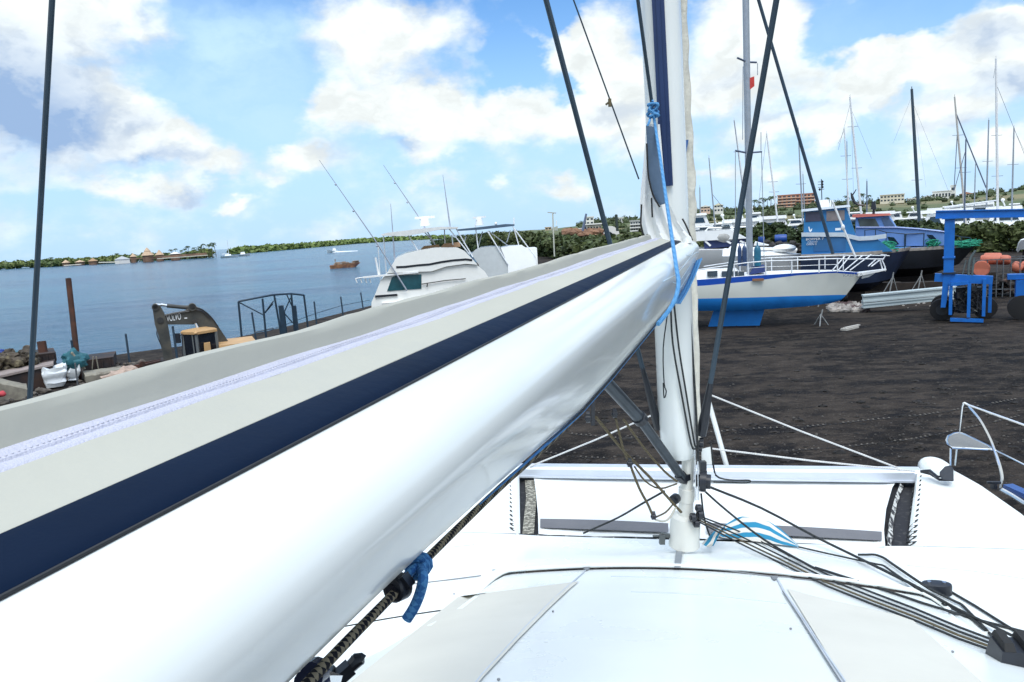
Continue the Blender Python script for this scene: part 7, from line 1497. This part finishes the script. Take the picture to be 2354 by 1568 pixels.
wh_ = ['just right of our own mast', 'second from our own mast', 'left of the big grey mast', 'behind the big grey mast', 'right of the big grey mast', 'left of the blue wheelhouse', 'behind the blue wheelhouse', 'right of the blue wheelhouse', 'above the red roof edge', 'left of the dark mast', 'behind the dark mast', 'right of the dark mast', 'above the crane beam end', 'above the middle of the crane beam', 'below the beige mast', 'below the tallest white mast', 'at the right edge']
for i, w_ in enumerate(wh_):
    u = 1612+i*45.5; hz_ = 530-.063*(u-1176.5); vt = hz_+random.uniform(6, 15)+(4 if u < 1900 else 0); d = random.uniform(150, 190); wpx = random.uniform(62, 105)
    motor_yacht(u-wpx/2, u+wpx/2, vt, hz_+6*1700/d-2, d, 'back row white motor yacht '+w_, 2 if i % 3 else 1, bool(i % 2), 60+i)
# ---- buildings on the hill and shore
def building(u0, u1, vtop, vbase, d, lab, wallm, floors=1, nw=5, roofm=None, depth=10, name='house', gable=False, balcony=None, cat_='house'):
    f = Fr((u0+u1)/2, vbase, d); p = f.W(0, 0, 0); z0 = f.P(((u0+u1)/2, vbase)).z-1.0; t = thing(name, lab, cat_, V((p.x, p.y, z0)))
    xa, xb_ = f.L((u0, vbase))[0], f.L((u1, vbase))[0]; z1 = f.L(((u0+u1)/2, vtop))[1]; h = (z1-z0-1)/floors
    mb = MB(); mb.box(f, xa, xb_, 0, depth, z0, z1-(.0 if not gable else h*.35)); part('wall', mb, wallm, t)
    if gable: mb = MB(); mb.prism([f.W(xa-.4, -.5, z1-h*.35), f.W(xb_+.4, -.5, z1-h*.35), f.W((xa+xb_)/2, -.5, z1+h*.2)], f.ey*(depth+1)); part('roof', mb, roofm or wallm, t)
    else: mb = MB(); mb.box(f, xa-.3, xb_+.3, -.3, depth+.3, z1+.003, z1+.35); part('roof', mb, roofm or wallm, t)
    for q in range(floors):
        zb = z0+1+q*h
        for k in range(nw):
            x = lerp(xa, xb_, (k+.5)/nw); wd = (xb_-xa)/nw*.30; mb = MB(); mb.box(f, x-wd, x+wd, -.06, .2, zb+h*.28, zb+h*.72); part('window', mb, glassd, t)
        if balcony: mb = MB(); mb.box(f, xa-.2, xb_+.2, -1.1, -.003, zb-.1, zb+h*.26); part('balcony', mb, balcony, t)
    return t
oran = mat('terracotta_wall', (.47, .235, .155), .85, var=.12, scale=.3); whw = mat('white_render', (.74, .73, .68), .8, var=.05, scale=.3); crm = mat('cream_render', (.68, .63, .50), .8, var=.06, scale=.3)
building(1787, 1829, 449, 476, 428, 'orange four-storey hotel wing with pale balcony bands, left half', oran, 4, 4, balcony=mat('peach_balcony', (.66, .45, .34), .8), name='hotel', cat_='hotel')
building(1829, 1872, 446, 476, 434, 'orange hotel wing with a lighter middle bay, right half', oran, 4, 5, balcony=mat('peach_balcony', (.66, .45, .34), .8), name='hotel', cat_='hotel')
building(2022, 2078, 448, 464, 425, 'cream two-storey building on the hill left of the dark mast', crm, 2, 7)
building(2086, 2112, 457, 464, 430, 'low white house just right of the cream building', whw, 1, 4)
building(2118, 2144, 451, 462, 432, 'white gabled house left end of the long white hall', whw, 1, 2, gable=True, roofm=whw)
building(2142, 2185, 440, 458, 436, 'long white hall on the hill right of the dark mast', whw, 1, 6)
building(2183, 2196, 427, 456, 438, 'white stair tower at the right end of the long hall', whw, 2, 1, name='tower', cat_='tower')
building(2205, 2235, 443, 452, 436, 'pale house on the ridge behind the beige mast', crm, 1, 4, gable=True, roofm=oran)
building(1610, 1632, 473, 488, 380, 'pinkish gabled house right of our own mast', mat('pink_render', (.66, .48, .38), .8), 2, 3, gable=True, roofm=whw)
building(1641, 1662, 469, 488, 385, 'white gabled house second right of our own mast', whw, 2, 3, gable=True, roofm=mat('cream_roof', (.70, .66, .5), .8))
def E8(x, y): return d8(x, y)
def bld8(x0, x1, yt, yb, d, lab, m, fl=1, nw=3, **k):
    (u0, vt), (u1, vb) = d8(x0, yt), d8(x1, yb); return building(u0, u1, vt, vb, d, lab, m, fl, nw, **k)
bld8(1020, 1180, 315, 470, 330, 'white block house on the ridge left of the mainsail', whw, 2, 2)
bld8(1680, 1790, 330, 400, 400, 'white low house on the ridge beside the dark post', whw, 1, 3)
bld8(1940, 2150, 400, 600, 240, 'grey and white three-storey building half hidden by the mainsail', mat('grey_render', (.42, .43, .41), .8, var=.1), 3, 4, balcony=whw)
bld8(980, 1340, 470, 620, 210, 'open white boathouse with a flat roof on posts', mat('beige_render', (.40, .38, .30), .85, var=.3, scale=.5), 1, 6, roofm=whw)
bld8(800, 925, 575, 640, 190, 'small white shed left of the boathouse', whw, 1, 2)
bld8(170, 300, 530, 580, 420, 'tan roofed hut on the horizon behind the mangroves', mat('tan_wall', (.55, .42, .28), .8), 1, 2)
f = Fr(*d8(1500, 620), 185); t = thing('tent', 'white arched tent with a dark opening left of the mainsail', 'tent', f.W(0, 0, 0)); A, B = f.L(d8(1310, 640))[0], f.L(d8(1710, 640))[0]; zt_ = f.L(d8(1490, 500))[1]; zb = f.L(d8(1490, 640))[1]-1
mb = MB(); outl = [f.W(lerp(A, B, .5)+(B-A)/2*cos(pi*k/12), 0, zb+(zt_-zb)*sin(pi*k/12)**.8) for k in range(13)]; mb.prism(outl, f.ey*8); part('cover', mb, whw, t); mb = MB(); outl = [f.W(lerp(A, B, .42)+(B-A)*.27*cos(pi*k/10), -.1, zb+(zt_-zb)*.5*sin(pi*k/10)) for k in range(11)]; mb.prism(outl, f.ey*.2); part('opening', mb, glassd, t)
mb = MB(); a, b_ = Pd(*d8(1020, 245), 170), Pd(*d8(910, 760), 170); mb.tube([a, b_], [.25, .45], 6); mb.tube([lerp(a, b_, .4), lerp(a, b_, .4)+V((1.2, 0, -3))], .1, 5); solo('crane_jib', mb, mastdark, 'dark leaning jib pole beside the white block house', 'pole')
mb = MB(); a, b_ = Pd(*d8(1640, 280), 175), Pd(*d8(1665, 600), 175); mb.tube([a, b_], .32, 8); mb.ball(a, .38, .38, .3, 8, 5); solo('dark_post', mb, mat('dark_green_post', (.02, .035, .03), .7), 'thick dark upright post left of the mainsail', 'post')
random.seed(41); rubble('rubble', [Pd(*d8(random.uniform(590, 1300), random.uniform(640, 740)), random.uniform(165, 180)) for _ in range(90)], mat('red_brown_earth', (.22, .12, .07), .95, var=.4, scale=.4), 'red-brown earth and clutter in front of the boathouse', .5, 1.4)
f = Fr(*d8(370, 540), 300); mb = MB(); a, b_ = f.P(d8(300, 545)), f.P(d8(440, 480)); t = thing('motor_yacht', 'white boat bow showing above the mangroves behind the street lamp', 'motor yacht', V((a.x, a.y, 0))); mb.loft([[f.P(d8(300, y), q) for y, q in ((545, 0), (600, 1), (545, 4))], [f.P(d8(430, y), q) for y, q in ((495, 0), (600, 1), (495, 4))]]); mb.tube([f.P(d8(400, 480)), f.P(d8(405, 380))], .2, 5); part('hull', mb, boatwhite, t)
# ---- tyre tracks pressed into the gravel
trk = mat('pressed_gravel', (.006, .0055, .006), .9, var=.3); trk2 = mat('loose_gravel_ridge', (.10, .092, .08), .95, var=.4, scale=8)
mb = MB()
for k0, PTS, w_ in ((0, [(1240, 988), (1330, 1000), (1420, 1008), (1520, 1004), (1640, 994), (1750, 985), (1850, 982), (2000, 966), (2120, 955), (2215, 940), (2353, 915)], .10), (1, [(1250, 1040), (1340, 1052), (1450, 1056), (1560, 1052), (1700, 1046), (1830, 1036), (1960, 1026), (2100, 1010), (2220, 985), (2353, 955)], .07)):
    P = [Pz(u, v, .004) for u, v in PTS]; L_ = 0
    for a, b_ in zip(P, P[1:]):
        n = max(1, int((b_-a).length/.15)); d = (b_-a).normalized(); s_ = V((-d.y, d.x, 0))
        for i in range(n):
            c = lerp(a, b_, i/n)+V((0, 0, .004)); q = w_*.55
            mb.add([c-d*.035-s_*q, c+d*.035-s_*q*.8, c+d*.035+s_*q, c-d*.035+s_*q*.8], [(0, 1, 2, 3)], 0)
            c2_ = c+d*.08+V((0, 0, .02)); q *= .7
            if fnoise(i*.3, k0) > -.15: mb.add([c2_-d*.03-s_*q, c2_+d*.03-s_*q, c2_+d*.02+s_*q, c2_-d*.02+s_*q, c2_+V((0, 0, .03))], [(0, 1, 4), (1, 2, 4), (2, 3, 4), (3, 0, 4)], 1)
o = build('tyre_tracks', mb, [trk, trk2], origin=V((0, 0, 0)), smooth=False); o['kind'] = 'stuff'; o['label'] = 'two dotted rows of tread marks curving across the black gravel'; o['category'] = 'tyre marks'
random.seed(77); rubble('gravel_stones', [Pz(random.uniform(1230, 2420), 700+random.random()**.6*380, 0) for _ in range(420)], mat('grey_pebbles', (.07, .065, .058), .95, var=.6, scale=3), 'loose grey stones strewn on the black gravel yard', .012, .045)

random.seed(88); mb = MB()                           # low dark clods and heaps over the yard
for _ in range(330):
    c = Pz(random.uniform(1230, 2500), 712+random.random()**.75*360, 0); r = random.uniform(.03, .17); o0 = len(mb.v); mb.ball(c, r, r*random.uniform(.5, 1), r*random.uniform(.25, .5), 10, 6)
    for k in range(o0, len(mb.v)): mb.v[k] = mb.v[k]+V((fnoise(k*.7, 1)*r*.5, fnoise(k*.5, 5)*r*.5, fnoise(k*.9, 2)*r*.2))
solo('gravel_clods', mb, mat('dark_clods', (.0085, .007, .006), .95, var=.6, scale=6, bump=.6, bscale=30, col2=(.04, .033, .028), c2lo=.5, c2hi=.65), 'low dark clods and loose gravel heaps over the black yard', 'gravel', kind='stuff')
